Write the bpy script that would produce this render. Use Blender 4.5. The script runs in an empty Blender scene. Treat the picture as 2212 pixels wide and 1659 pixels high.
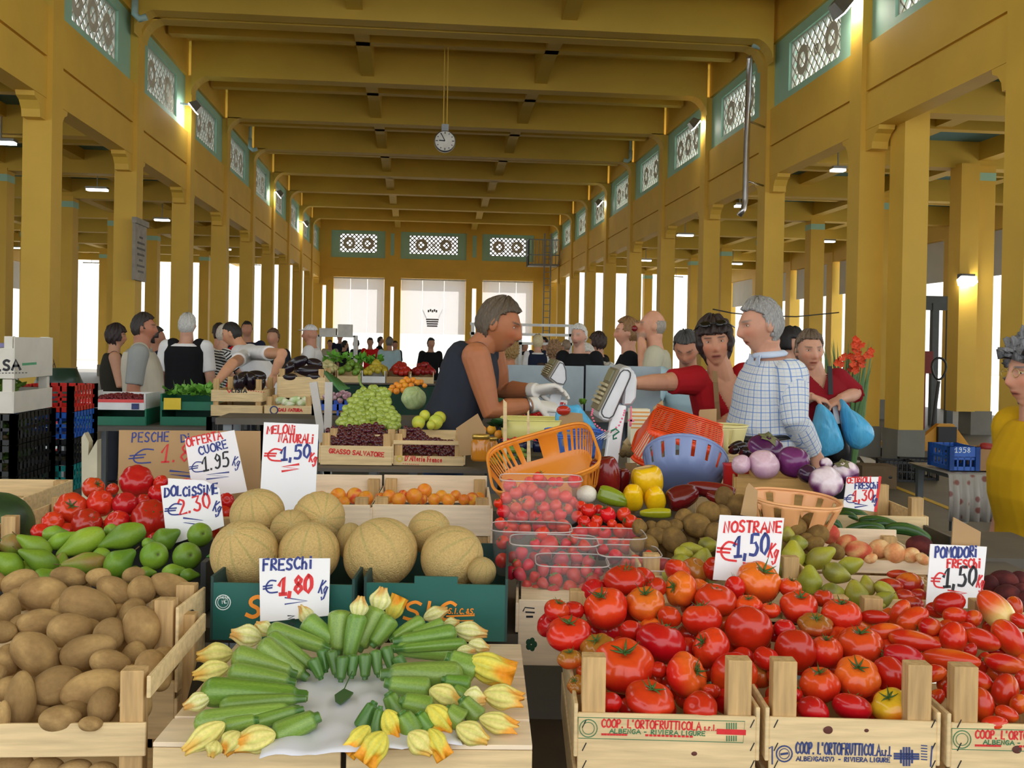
import bpy, bmesh, math, random
import numpy as np
from mathutils import Vector as V, Matrix
random.seed(7); rng = np.random.default_rng(7)
# ------------------------------------------------------------------ camera, sky, sun, exposure
F = 2150.0; CX, CY = 1106.0, 829.5; HC = 1.52
YAW = math.atan(196 / 2150); PITCH = math.radians(-.5); ROLL = .0185; SHIFT = 63.0
FWD = V((math.sin(YAW) * math.cos(PITCH), math.cos(YAW) * math.cos(PITCH), math.sin(PITCH)))
_r = V((math.cos(YAW), -math.sin(YAW), 0)); _u = _r.cross(FWD)
CR = _r * math.cos(ROLL) + _u * math.sin(ROLL)
CU = -_r * math.sin(ROLL) + _u * math.cos(ROLL)
EYE = V((0, 0, HC))
scene = bpy.context.scene
COL = scene.collection
cam_data = bpy.data.cameras.new('camera'); camera = bpy.data.objects.new('camera', cam_data); COL.objects.link(camera)
cam_data.sensor_width = 36; cam_data.lens = F / 2212 * 36; cam_data.shift_y = -SHIFT / 2212
cam_data.clip_start = .05; cam_data.clip_end = 400
camera.matrix_world = Matrix(((CR.x, CU.x, -FWD.x, 0), (CR.y, CU.y, -FWD.y, 0), (CR.z, CU.z, -FWD.z, HC), (0, 0, 0, 1)))
scene.camera = camera
world = bpy.data.worlds.new('sky'); scene.world = world; world.use_nodes = True
_bg = world.node_tree.nodes['Background']; _bg.inputs[0].default_value = (.93, .97, 1, 1); _bg.inputs[1].default_value = 1.5
sun_data = bpy.data.lights.new('sun', 'SUN'); sun = bpy.data.objects.new('sun', sun_data); COL.objects.link(sun)
sun_data.energy = 7.5; sun_data.angle = .009; sun_data.color = (1, .95, .86)
sun.rotation_euler = V((-.46, -.6, -.8)).to_track_quat('-Z', 'Y').to_euler()
scene.view_settings.view_transform = 'Standard'; scene.view_settings.look = 'None'
scene.view_settings.gamma = 1; scene.view_settings.use_curve_mapping = False
scene.view_settings.exposure = 0.6

# ------------------------------------------------------------------ geometry of the photograph -> places in the hall
def ray(px, py): return FWD + CR * ((px - CX) / F) + CU * ((CY - SHIFT - py) / F)
def atY(px, py, Y): d = ray(px, py); return EYE + d * (Y / d.y)
def atX(px, py, X): d = ray(px, py); return EYE + d * (X / d.x)
def atZ(px, py, Z): d = ray(px, py); return EYE + d * ((Z - HC) / d.z)
def mpp(p): return (p - EYE).dot(FWD) / F          # metres per photo pixel at p
def proj(p):
    v = p - EYE; z = v.dot(FWD); return CX + F * v.dot(CR) / z, CY - SHIFT - F * v.dot(CU) / z
def reg(x0, y0, s): return lambda x, y: (x0 + x / s, y0 + y / s)

# ------------------------------------------------------------------ objects
ORD = 'first second third fourth fifth sixth seventh eighth ninth tenth eleventh twelfth thirteenth fourteenth fifteenth sixteenth seventeenth eighteenth nineteenth twentieth'.split()
def tag(o, label=None, cat=None, group=None, kind=None):
    for k, v in (('label', label), ('category', cat), ('group', group), ('kind', kind)):
        if v: o[k] = v
    return o
def link(name, me, parent=None, mats=()):
    o = bpy.data.objects.new(name, me); COL.objects.link(o)
    if parent: o.parent = parent
    for m in mats: o.data.materials.append(m)
    return o
def thing(name, label, cat, loc=(0, 0, 0), rz=0, group=None):
    o = bpy.data.objects.new(name, None); COL.objects.link(o); o.empty_display_size = .05
    o.location = loc; o.rotation_euler = (0, 0, rz)
    return tag(o, label, cat, group)
KIDS = {}
def copytree(o, parent=None):
    c = o.copy(); COL.objects.link(c)
    if parent: c.parent = parent
    for ch in o.children: copytree(ch, c)
    return c
def rotm(x=0, y=0, z=0):
    return (Matrix.Rotation(z, 3, 'Z') @ Matrix.Rotation(y, 3, 'Y') @ Matrix.Rotation(x, 3, 'X'))
class MB:
    def __init__(s): s.v = []; s.f = []; s.m = []
    def add(s, vs, fs, mi=0):
        b = len(s.v); s.v += [tuple(v) for v in vs]
        s.f += [tuple(i + b for i in f) for f in fs]; s.m += [mi] * len(fs); return s
    def box(s, c, d, R=None, mi=0, taper=1):
        c = V(c); vs = []
        for z in (-1, 1):
            for x, y in ((-1, -1), (1, -1), (1, 1), (-1, 1)):
                k = taper if z > 0 else 1
                p = V((x * d[0] / 2 * k, y * d[1] / 2 * k, z * d[2] / 2)); vs.append(c + (R @ p if R else p))
        return s.add(vs, [(3, 2, 1, 0), (4, 5, 6, 7), (0, 1, 5, 4), (1, 2, 6, 5), (2, 3, 7, 6), (3, 0, 4, 7)], mi)
    def rng(s, x0, x1, y0, y1, z0, z1, mi=0):
        return s.box(((x0 + x1) / 2, (y0 + y1) / 2, (z0 + z1) / 2), (abs(x1 - x0), abs(y1 - y0), abs(z1 - z0)), None, mi)
    def bar(s, p, q, w, h, up=(0, 0, 1), mi=0):
        p, q = V(p), V(q); d = (q - p); L = d.length; d.normalize(); up = V(up)
        sd = d.cross(up)
        if sd.length < 1e-4: sd = d.cross(V((1, 0, 0)))
        sd.normalize(); u = sd.cross(d)
        R = Matrix((d, sd, u)).transposed(); return s.box((p + q) / 2, (L, w, h), R, mi)
    def tube(s, pts, r, n=8, mi=0, flat=1, closed=False):
        pts = [V(p) for p in pts]; N = len(pts); rs = r if hasattr(r, '__len__') else [r] * N
        vs = []; ref = None
        for i, p in enumerate(pts):
            t = (pts[(i + 1) % N] - pts[i - 1]) if closed else (pts[min(i + 1, N - 1)] - pts[max(i - 1, 0)])
            t.normalize()
            if ref is None:
                ref = t.orthogonal().normalized()
            ref = (ref - t * ref.dot(t))
            if ref.length < 1e-5: ref = t.orthogonal()
            ref.normalize(); b = t.cross(ref)
            for k in range(n):
                a = 2 * math.pi * k / n; vs.append(p + ref * (math.cos(a) * rs[i]) + b * (math.sin(a) * rs[i] * flat))
        fs = []
        for i in range(N if closed else N - 1):
            j = (i + 1) % N
            for k in range(n):
                k2 = (k + 1) % n; fs.append((i * n + k, i * n + k2, j * n + k2, j * n + k))
        if not closed:
            fs.append(tuple(range(n - 1, -1, -1))); fs.append(tuple((N - 1) * n + k for k in range(n)))
        return s.add(vs, fs, mi)
    def lathe(s, prof, n=24, M=None, mi=0, caps=True, arc=None):
        vs = []; N = len(prof)
        for (r, z) in prof:
            for k in range(n):
                a = 2 * math.pi * k / n; p = V((r * math.cos(a), r * math.sin(a), z)); vs.append(M @ p if M else p)
        fs = []
        for i in range(N - 1):
            for k in range(n):
                k2 = (k + 1) % n; fs.append((i * n + k, i * n + k2, (i + 1) * n + k2, (i + 1) * n + k))
        if caps: fs.append(tuple(range(n - 1, -1, -1))); fs.append(tuple((N - 1) * n + k for k in range(n)))
        return s.add(vs, fs, mi)
    def prism(s, poly, d, mi=0):
        n = len(poly); d = V(d); vs = [V(p) for p in poly] + [V(p) + d for p in poly]
        fs = [tuple(range(n - 1, -1, -1)), tuple(range(n, 2 * n))] + [(i, (i + 1) % n, n + (i + 1) % n, n + i) for i in range(n)]
        return s.add(vs, fs, mi)
    def ball(s, c, r, n=10, R=None, mi=0, nv=None):
        c = V(c); r = r if hasattr(r, '__len__') else (r, r, r); nv = nv or max(4, n // 2 + 1); vs = []
        for i in range(1, nv):
            t = math.pi * i / nv
            for k in range(n):
                a = 2 * math.pi * k / n; p = V((r[0] * math.sin(t) * math.cos(a), r[1] * math.sin(t) * math.sin(a), r[2] * math.cos(t)))
                vs.append(c + (R @ p if R else p))
        T = V((0, 0, r[2])); vs += [c + (R @ T if R else T), c - (R @ T if R else T)]; fs = []
        for i in range(nv - 2):
            for k in range(n):
                k2 = (k + 1) % n; fs.append((i * n + k, (i + 1) * n + k, (i + 1) * n + k2, i * n + k2))
        e = len(vs)
        for k in range(n):
            k2 = (k + 1) % n; fs.append((e - 2, k, k2)); fs.append((e - 1, (nv - 2) * n + k2, (nv - 2) * n + k))
        return s.add(vs, fs, mi)
    def mesh(s, name, mats=(), smooth=False):
        me = bpy.data.meshes.new(name); me.from_pydata(s.v, [], s.f)
        for m in mats: me.materials.append(m)
        if len(mats) > 1: me.polygons.foreach_set('material_index', s.m)
        bm = bmesh.new(); bm.from_mesh(me); bmesh.ops.recalc_face_normals(bm, faces=bm.faces); bm.to_mesh(me); bm.free()
        if smooth: me.polygons.foreach_set('use_smooth', [True] * len(me.polygons))
        me.update(); return me
    def build(s, name, m, parent=None, smooth=False, bevel=0):
        mats = m if isinstance(m, (list, tuple)) else [m]
        o = link(name, s.mesh(name, mats, smooth), parent)
        if bevel:
            b = o.modifiers.new('edge', 'BEVEL'); b.width = bevel; b.segments = 1; b.limit_method = 'ANGLE'
        return o
def struct(name, mb, m, parent=None, smooth=False):
    o = mb.build(name, m, parent, smooth)
    if not parent: o['kind'] = 'structure'
    return o

# ------------------------------------------------------------------ materials
MATS = {}
def srgb(r, g, b):
    f = lambda c: ((c / 255 + .055) / 1.055) ** 2.4 if c > 10 else c / 255 / 12.92
    return (f(r), f(g), f(b), 1)
def nodes(m):
    m.use_nodes = True; nt = m.node_tree; return nt, nt.nodes['Principled BSDF']
def mat(name, rgb, rough=.6, metal=0, var=.12, scale=6, bump=0, stretch=None, rand=0, spec=.5, emit=0, trans=0, alpha=1, hue=0, sss=0, fine=0, coat=0):
    if name in MATS: return MATS[name]
    m = bpy.data.materials.new(name); MATS[name] = m; nt, p = nodes(m); N, L = nt.nodes, nt.links
    c = srgb(*rgb); p.inputs['Roughness'].default_value = rough; p.inputs['Metallic'].default_value = metal
    p.inputs['Specular IOR Level'].default_value = spec; p.inputs['Base Color'].default_value = c
    if coat: p.inputs['Coat Weight'].default_value = coat; p.inputs['Coat Roughness'].default_value = .12
    if trans: p.inputs['Transmission Weight'].default_value = trans
    if alpha < 1: p.inputs['Alpha'].default_value = alpha
    if sss: p.inputs['Subsurface Weight'].default_value = sss; p.inputs['Subsurface Radius'].default_value = (.012, .006, .004); p.inputs['Subsurface Scale'].default_value = 1
    if emit:
        p.inputs['Emission Color'].default_value = c; p.inputs['Emission Strength'].default_value = emit
    if var or rand or bump:
        tc = N.new('ShaderNodeTexCoord'); mp = N.new('ShaderNodeMapping'); L.new(tc.outputs['Object'], mp.inputs[0])
        if stretch: mp.inputs['Scale'].default_value = stretch
        nz = N.new('ShaderNodeTexNoise'); nz.inputs['Scale'].default_value = scale; nz.inputs['Detail'].default_value = 5
        L.new(mp.outputs[0], nz.inputs['Vector'])
        hsv = N.new('ShaderNodeHueSaturation'); hsv.inputs['Color'].default_value = c
        mr = N.new('ShaderNodeMapRange'); mr.inputs['From Min'].default_value = .3; mr.inputs['From Max'].default_value = .7
        mr.inputs['To Min'].default_value = 1 - var; mr.inputs['To Max'].default_value = 1 + var; L.new(nz.outputs[0], mr.inputs[0])
        if rand or hue:
            oi = N.new('ShaderNodeObjectInfo')
            if rand:
                m2 = N.new('ShaderNodeMapRange'); m2.inputs['To Min'].default_value = 1 - rand; m2.inputs['To Max'].default_value = 1 + rand
                L.new(oi.outputs['Random'], m2.inputs[0]); mu = N.new('ShaderNodeMath'); mu.operation = 'MULTIPLY'
                L.new(m2.outputs[0], mu.inputs[0]); L.new(mr.outputs[0], mu.inputs[1]); L.new(mu.outputs[0], hsv.inputs['Value'])
            else: L.new(mr.outputs[0], hsv.inputs['Value'])
            if hue:
                m3 = N.new('ShaderNodeMapRange'); m3.inputs['To Min'].default_value = .5 - hue; m3.inputs['To Max'].default_value = .5 + hue
                L.new(oi.outputs['Random'], m3.inputs[0]); L.new(m3.outputs[0], hsv.inputs['Hue'])
        else: L.new(mr.outputs[0], hsv.inputs['Value'])
        L.new(hsv.outputs[0], p.inputs['Base Color'])
        if bump:
            n2 = nz
            if fine:
                n2 = N.new('ShaderNodeTexNoise'); n2.inputs['Scale'].default_value = fine; L.new(mp.outputs[0], n2.inputs['Vector'])
            bp = N.new('ShaderNodeBump'); bp.inputs['Strength'].default_value = bump; bp.inputs['Distance'].default_value = .01
            L.new(n2.outputs[0], bp.inputs['Height']); L.new(bp.outputs[0], p.inputs['Normal'])
    return m
def vmat(name, rough=.4, var=.1, scale=30, bump=0, bscale=60, rand=.08, hue=0, spec=.5, sss=0, sat=1, coat=0):
    """pigment from the mesh's own colour attribute, with mottling and a little difference from fruit to fruit"""
    if name in MATS: return MATS[name]
    m = bpy.data.materials.new(name); MATS[name] = m; nt, p = nodes(m); N, L = nt.nodes, nt.links
    p.inputs['Roughness'].default_value = rough; p.inputs['Specular IOR Level'].default_value = spec
    if coat: p.inputs['Coat Weight'].default_value = coat; p.inputs['Coat Roughness'].default_value = .1
    if sss: p.inputs['Subsurface Weight'].default_value = sss; p.inputs['Subsurface Radius'].default_value = (.01, .004, .002); p.inputs['Subsurface Scale'].default_value = 1
    at = N.new('ShaderNodeAttribute'); at.attribute_name = 'Col'
    tc = N.new('ShaderNodeTexCoord'); nz = N.new('ShaderNodeTexNoise'); nz.inputs['Scale'].default_value = scale; nz.inputs['Detail'].default_value = 4
    L.new(tc.outputs['Object'], nz.inputs['Vector'])
    mr = N.new('ShaderNodeMapRange'); mr.inputs['From Min'].default_value = .3; mr.inputs['From Max'].default_value = .7
    mr.inputs['To Min'].default_value = 1 - var; mr.inputs['To Max'].default_value = 1 + var; L.new(nz.outputs[0], mr.inputs[0])
    oi = N.new('ShaderNodeObjectInfo'); m2 = N.new('ShaderNodeMapRange'); m2.inputs['To Min'].default_value = 1 - rand; m2.inputs['To Max'].default_value = 1 + rand
    L.new(oi.outputs['Random'], m2.inputs[0]); mu = N.new('ShaderNodeMath'); mu.operation = 'MULTIPLY'; L.new(m2.outputs[0], mu.inputs[0]); L.new(mr.outputs[0], mu.inputs[1])
    hsv = N.new('ShaderNodeHueSaturation'); hsv.inputs['Saturation'].default_value = sat; L.new(at.outputs['Color'], hsv.inputs['Color']); L.new(mu.outputs[0], hsv.inputs['Value'])
    if hue:
        m3 = N.new('ShaderNodeMapRange'); m3.inputs['To Min'].default_value = .5 - hue; m3.inputs['To Max'].default_value = .5 + hue
        fr = N.new('ShaderNodeMath'); fr.operation = 'FRACT'; mm = N.new('ShaderNodeMath'); mm.operation = 'MULTIPLY'; mm.inputs[1].default_value = 7.13
        L.new(oi.outputs['Random'], mm.inputs[0]); L.new(mm.outputs[0], fr.inputs[0]); L.new(fr.outputs[0], m3.inputs[0]); L.new(m3.outputs[0], hsv.inputs['Hue'])
    L.new(hsv.outputs[0], p.inputs['Base Color'])
    if bump:
        n2 = N.new('ShaderNodeTexNoise'); n2.inputs['Scale'].default_value = bscale; n2.inputs['Detail'].default_value = 3; L.new(tc.outputs['Object'], n2.inputs['Vector'])
        bp = N.new('ShaderNodeBump'); bp.inputs['Strength'].default_value = bump; bp.inputs['Distance'].default_value = .004
        L.new(n2.outputs[0], bp.inputs['Height']); L.new(bp.outputs[0], p.inputs['Normal'])
    return m
def setcol(me, cols):
    """cols: n x 3 sRGB 0..255 per vertex"""
    c = np.asarray(cols, float) / 255.0
    c = np.where(c > .04045, ((c + .055) / 1.055) ** 2.4, c / 12.92)
    at = me.color_attributes.new('Col', 'FLOAT_COLOR', 'POINT')
    at.data.foreach_set('color', np.concatenate([c, np.ones((len(c), 1))], 1).astype(np.float32).ravel())
YEL = mat('yellow_paint', (224, 182, 72), .62, var=.06, scale=1.2, bump=.05, fine=40)
YELC = mat('yellow_ceiling_paint', (216, 180, 74), .7, var=.06, scale=.8)
AQUA = mat('pale_aqua_paint', (160, 205, 185), .6, var=.05, scale=2)
LATT = mat('lattice_concrete', (196, 190, 175), .8, var=.06, scale=5)
AISLEBLUE = mat('aisle_blue_paint', (96, 140, 150), .7, var=.08, scale=1)
CONC = mat('floor_concrete', (86, 81, 72), .55, var=.16, scale=1.4)
GREYBASE = mat('grey_plinth_paint', (125, 122, 112), .7, var=.1, scale=3)
STEEL = mat('grey_steel', (120, 124, 126), .4, metal=.8, var=.1, scale=8)
DARK = mat('dark_metal', (28, 28, 30), .45, var=.1)
BLACKP = mat('black_plastic', (22, 22, 25), .4, var=.1, scale=10)
WOODX = mat('crate_wood', (222, 194, 146), .7, var=.16, scale=14, stretch=(.6, 5, 7), bump=.12, rand=.06)
WOODP = mat('post_wood', (196, 160, 108), .75, var=.22, scale=16, stretch=(7, 7, .6), bump=.15, rand=.08)
WOODL = mat('pale_crate_wood', (240, 218, 188), .7, var=.1, scale=14, stretch=(.6, 5, 7), bump=.08, rand=.03)
CARD = mat('cardboard', (176, 142, 100), .85, var=.06, scale=9)
PAPER = mat('white_card', (238, 236, 238), .75, var=.02, scale=4)
GREENBOX = mat('green_printed_card', (24, 92, 84), .45, var=.06, scale=8)
ORANGEINK = mat('orange_print', (250, 150, 40), .5, var=0)
WHITEINK = mat('white_print', (225, 235, 232), .5, var=0)
REDINK = mat('red_marker', (214, 40, 44), .6, var=.1, scale=90)
BLUEINK = mat('blue_marker', (44, 58, 130), .6, var=.12, scale=90)
BLACKINK = mat('black_marker', (26, 26, 34), .6, var=.1, scale=90)
GREENINK = mat('green_print', (60, 120, 80), .7, var=.15, scale=60)
# ------------------------------------------------------------------ the hall
XL, XR = -5.02, 6.30; PITCHY = 4.02; Y0 = 14.1; YEND = 50.2
DK = [Y0 + PITCHY * k for k in range(-1, 9)]            # column lines along the hall
f_ = MB(); f_.rng(-17.5, 15.5, -6, 51.2, -.2, 0); struct('floor', f_, CONC)
PAVE = mat('pale_paving', (190, 186, 176), .8, var=.05)  # unseen ground outside, kept pale to bounce sunlight up onto the hall ceiling
for i_, (a, b, c_, d_) in enumerate(((-70, 70, 51.2, 90), (-70, -17.5, -30, 51.2), (15.5, 70, -30, 51.2), (-17.5, 15.5, -30, -6))): f_ = MB(); f_.rng(a, b, c_, d_, -.22, -.02); struct('pavement', f_, PAVE)
yl = MB(); yl.bar(atZ(1880, 1030, .003), atZ(2080, 1110, .003), .07, .004); struct('trim_1', yl, mat('yellow_floor_line', (200, 160, 40), .7))
def prism_y(pts, y0, y1): return [V((x, y0, z)) for x, z in pts], V((0, y1 - y0, 0))
# ceiling slab and ribs
c = MB(); c.rng(XL - .6, XR + .6, -5.5, YEND, 7.95, 8.15); struct('ceiling', c, YELC)
def haunch(sgn, x, z, r, y0, y1, m):
    n = 8; pts = [(x, z - r)]
    for i in range(n + 1):
        a = math.pi / 2 * i / n; pts.append((x + sgn * (r - r * math.cos(a)), z - r + r * math.sin(a)))
    pts.append((x, z)); P_, d = prism_y(pts, y0, y1); m.prism(P_, d)
for k, d in enumerate(DK):
    for y0, y1 in (((d - .42, d - .06), (d + .06, d + .42)) if k == 2 else ((d - .2, d + .2),)):
        b = MB(); b.rng(XL, XR, y0, y1, 7.2, 7.97); haunch(1, XL, 7.22, .42, y0, y1, b); haunch(-1, XR, 7.22, .42, y0, y1, b)
        struct('beam', b, YELC)
    b = MB(); ym = d + PITCHY / 2; b.rng(XL, XR, ym - .13, ym + .13, 7.5, 7.97); struct('beam', b, YELC)
    for x in (-1.27, 2.53):
        b = MB()
        b.prism([V((x - .14, d + .2, 7.34)), V((x - .14, d + 1.4, 7.5)), V((x - .14, d + 2.6, 7.5)), V((x - .14, d + 3.82, 7.34)), V((x - .14, d + 3.82, 7.97)), V((x - .14, d + .2, 7.97))], (.28, 0, 0))
        struct('beam', b, YELC)
# columns, upper walls with lattice windows
def lattice_mesh(W, H, rings, name, w=.026):
    m = MB(); dpt = .035; st = .215
    def clip(p, q):
        t0, t1 = 0., 1.; dx, dz = q[0] - p[0], q[1] - p[1]
        for a, b in ((-dx, p[0] + W / 2), (dx, W / 2 - p[0]), (-dz, p[1] + H / 2), (dz, H / 2 - p[1])):
            if abs(a) < 1e-9:
                if b < 0: return None
            else:
                t = b / a
                if a < 0: t0 = max(t0, t)
                else: t1 = min(t1, t)
        return None if t0 >= t1 - .02 else ((p[0] + dx * t0, p[1] + dz * t0), (p[0] + dx * t1, p[1] + dz * t1))
    n = int((W + H) / st) + 1
    for s in (-1, 1):
        for i in range(-n, n + 1):
            c_ = i * st
            r = clip((c_ - s * H, -H), (c_ + s * H, H))
            if r: m.bar((r[0][0], 0, r[0][1]), (r[1][0], 0, r[1][1]), w, dpt, up=(0, 1, 0))
    def ring(x, ro, ri, d):
        N = 20; vs = []
        for k in range(N):
            a = 2 * math.pi * k / N
            for rr, yy in ((ro, -d), (ro, d), (ri, d), (ri, -d)): vs.append((x + rr * math.cos(a), yy, rr * math.sin(a)))
        fs = []
        for k in range(N):
            k2 = (k + 1) % N
            for j in range(4): fs.append((k * 4 + j, k * 4 + (j + 1) % 4, k2 * 4 + (j + 1) % 4, k2 * 4 + j))
        m.add(vs, fs)
    for x, ro, ri in rings: ring(x, ro, ri, .022)
    for x0, x1, z0, z1 in ((-W / 2, W / 2, -H / 2 - .02, -H / 2 + .02), (-W / 2, W / 2, H / 2 - .02, H / 2 + .02), (-W / 2 - .02, -W / 2 + .02, -H / 2, H / 2), (W / 2 - .02, W / 2 + .02, -H / 2, H / 2)):
        m.rng(x0, x1, -.03, .03, z0, z1)
    return m.mesh(name, [LATT])
LM2 = lattice_mesh(2.2, .86, [(-.62, .26, .13), (.62, .26, .13), (0, .1, .06)], 'lattice')
LM3 = lattice_mesh(2.2, .86, [(-.74, .26, .13), (0, .26, .13), (.74, .26, .13)], 'lattice')
nwin = 0
for side, X, s in (('left', XL, -1), ('right', XR, 1)):
    for k, d in enumerate(DK):
        c = MB(); c.rng(X, X + s * .38, d - .12, d + .28, .45, 7.22); struct('column', c, YEL)
        c = MB(); c.rng(X - s * .02, X + s * .40, d - .14, d + .30, 0, .45); struct('column_plinth', c, GREYBASE)['kind'] = 'structure'
        xa, xb = X + s * .07, X + s * .36; y0, y1 = d + .28, d + PITCHY - .12
        w = MB()
        w.rng(xa, xb, y0, y1, 4.75, 5.27); w.rng(xa + s * .05, xb, y0, y1, 5.27, 5.32); w.rng(xa, xb, y0, y1, 5.32, 6.0)
        w.rng(xa, xb, y0, y1, 7.2, 7.95)
        struct('wall_' + side, w, YEL)
        # bracket under the lintel at both ends
        for ye, q in ((y0, 1), (y1, -1)):
            pts = [(0, 0), (.42, 0), (.40, -.06), (.30, -.10), (.22, -.2), (.2, -.3), (0, -.3)]
            br = MB(); br.prism([V((X + s * .08, ye + q * a, 4.75 + b)) for a, b in pts], (s * .24, 0, 0)); struct('column_bracket', br, YEL)['kind'] = 'structure'
        nwin += 1
        fr = MB(); yc = (y0 + y1) / 2; xp0, xp1 = X + s * .14, X + s * .30
        fr.rng(xp0, xp1, y0, yc - 1.1, 6.0, 7.2); fr.rng(xp0, xp1, yc + 1.1, y1, 6.0, 7.2)
        fr.rng(xp0, xp1, yc - 1.1, yc + 1.1, 6.0, 6.16); fr.rng(xp0, xp1, yc - 1.1, yc + 1.1, 7.02, 7.2)
        wo = struct('window_%d' % nwin, fr, AQUA)
        la = link('lattice', LM3 if (k + (s > 0)) % 3 == 1 else LM2, wo); la.location = (X + s * .22, yc, 6.59); la.rotation_euler = (0, 0, math.pi / 2)
# expansion-joint column beside the first column on the right, nearer the aisle
c = MB(); c.rng(6.66, 7.02, 13.35, 13.78, .45, 5.1); struct('column', c, YEL)
c = MB(); c.rng(6.64, 7.04, 13.33, 13.80, 0, .45); struct('column_plinth', c, GREYBASE)['kind'] = 'structure'
# side aisles: slab, beams, columns with an aqua band, outer openings with grey blinds
BLIND = mat('grey_blind_cloth', (206, 208, 212), .8, var=.04, scale=2)
def aisle(s, rows, xo):
    x0 = (XL if s < 0 else XR) + s * .36
    sl = MB(); sl.rng(x0, xo + s * (3.0 if s > 0 else 1.0), -5.5, YEND, 5.55, 5.75); struct('ceiling_aisle', sl, AISLEBLUE)['kind'] = 'structure'  # right slab overshoots its outer wall: an unseen eave added to cut the sun
    for d in DK:
        b = MB(); b.rng(x0, xo, d - .1, d + .25, 5.05, 5.56); struct('beam', b, YELC)
    for d in [q + PITCHY / 2 for q in DK]:
        b = MB(); b.rng(x0, xo, d - .08, d + .12, 5.3, 5.56); struct('beam', b, YELC)
    for x in rows + [x0 + s * 2, xo - s * 2]:
        b = MB(); b.rng(x - .14, x + .14, 8, YEND, 5.2 if x in rows else 5.33, 5.56); struct('beam', b, YELC)
    for x in rows:
        for d in DK:
            c = MB(); c.rng(x - .19, x + .19, d - .12, d + .28, .45, 5.1); o = struct('column', c, YEL)
            c = MB(); c.rng(x - .195, x + .195, d - .125, d + .285, 4.82, 4.97); struct('column_band', c, AQUA)['kind'] = 'structure'
            c = MB(); c.rng(x - .21, x + .21, d - .14, d + .30, 0, .45); struct('column_plinth', c, GREYBASE)['kind'] = 'structure'
    for k, d in enumerate(DK):
        c = MB(); c.rng(xo - .2, xo + .2, d - .2, d + .3, 0, 5.6); struct('column', c, YEL)
        if k < 9:
            w = MB(); w.rng(xo - .18, xo + .18, d + .3, d + PITCHY - .2, 4.7, 5.6); struct('wall_' + ('left' if s < 0 else 'right') + '_outer', w, YEL)
            bl = MB(); bl.rng(xo - .02, xo + .02, d + .5, d + PITCHY - .4, 3.55, 4.7); tag(bl.build('roller_blind', BLIND), 'pale grey roller blind half lowered in an outer aisle opening', 'blind', 'roller blinds of the side aisles')
aisle(-1, [-9.0, -13.0], -17.0); aisle(1, [10.6], 14.6)
c = MB(); c.rng(10.2, 10.36, 18.0, 18.4, .45, 5.1); c.rng(10.0, 10.36, 17.8, 18.2, .45, 5.1); struct('column', c, YEL)
# end wall
w = MB(); TH = .5; ye = YEND
doors = [(-4.41, -1.90), (-1.08, 2.18), (3.02, 5.59)]; slots = [(-4.98, -4.78), (-1.6, -1.42), (2.5, 2.72)]
xs = [XL - .5] + [v for sd in sorted(doors + slots) for v in sd] + [XR + .5]
for i in range(0, len(xs), 2): w.rng(xs[i], xs[i + 1], ye, ye + TH, 0, 4.83)
for a, b in slots: w.rng(a, b, ye, ye + TH, 4.4, 4.83)
w.rng(XL - .5, XR + .5, ye, ye + TH, 4.83, 5.8); w.rng(XL - .5, XR + .5, ye, ye + TH, 7.15, 8.1)
pans = [(-4.56, -1.88), (-1.12, 2.18), (2.97, 5.6)]; xs = [XL - .5] + [v for p_ in pans for v in p_] + [XR + .5]
for i in range(0, len(xs), 2): w.rng(xs[i], xs[i + 1], ye, ye + TH, 5.8, 7.15)
for a, b in doors: w.rng(a - .12, b + .12, ye - .03, ye, 4.83, 5.0)
w.rng(XL - .5, XR + .5, ye - .02, ye, 5.22, 5.28)
struct('wall_end', w, YEL)
for i, (a, b) in enumerate(pans):
    xc = (a + b) / 2; hw = .93 if i != 1 else 1.22; nwin += 1; fr = MB()
    fr.rng(a, xc - hw, ye + .08, ye + .3, 5.8, 7.15); fr.rng(xc + hw, b, ye + .08, ye + .3, 5.8, 7.15)
    fr.rng(xc - hw, xc + hw, ye + .08, ye + .3, 5.8, 6.06); fr.rng(xc - hw, xc + hw, ye + .08, ye + .3, 7.0, 7.15)
    wo = struct('window_%d' % nwin, fr, AQUA)
    me = lattice_mesh(2 * hw, .94, [(-hw * .5, .3, .15), (hw * .5, .3, .15)] + ([(0, .1, .06)] if i == 1 else []), 'lattice', .052)
    la = link('lattice', me, wo); la.location = (xc, ye + .18, 6.53)
for a, b in ((-1.62, -1.44), (2.48, 2.68)):
    t_ = MB(); t_.rng(a, b, ye - .015, ye, 5.95, 7.05); struct('trim_2', t_, AQUA)
CURT = bpy.data.materials.new('white_curtain_cloth'); CURT.use_nodes = True; nt = CURT.node_tree
tr = nt.nodes.new('ShaderNodeBsdfTranslucent'); tr.inputs[0].default_value = (.86, .86, .88, 1)
df = nt.nodes.new('ShaderNodeBsdfDiffuse'); df.inputs[0].default_value = (.8, .8, .82, 1); mx = nt.nodes.new('ShaderNodeMixShader'); mx.inputs[0].default_value = .5
nt.links.new(df.outputs[0], mx.inputs[1]); nt.links.new(tr.outputs[0], mx.inputs[2]); nt.links.new(mx.outputs[0], nt.nodes['Material Output'].inputs[0])
PRINT = mat('grey_print', (120, 122, 126), .8, var=0)
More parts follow.
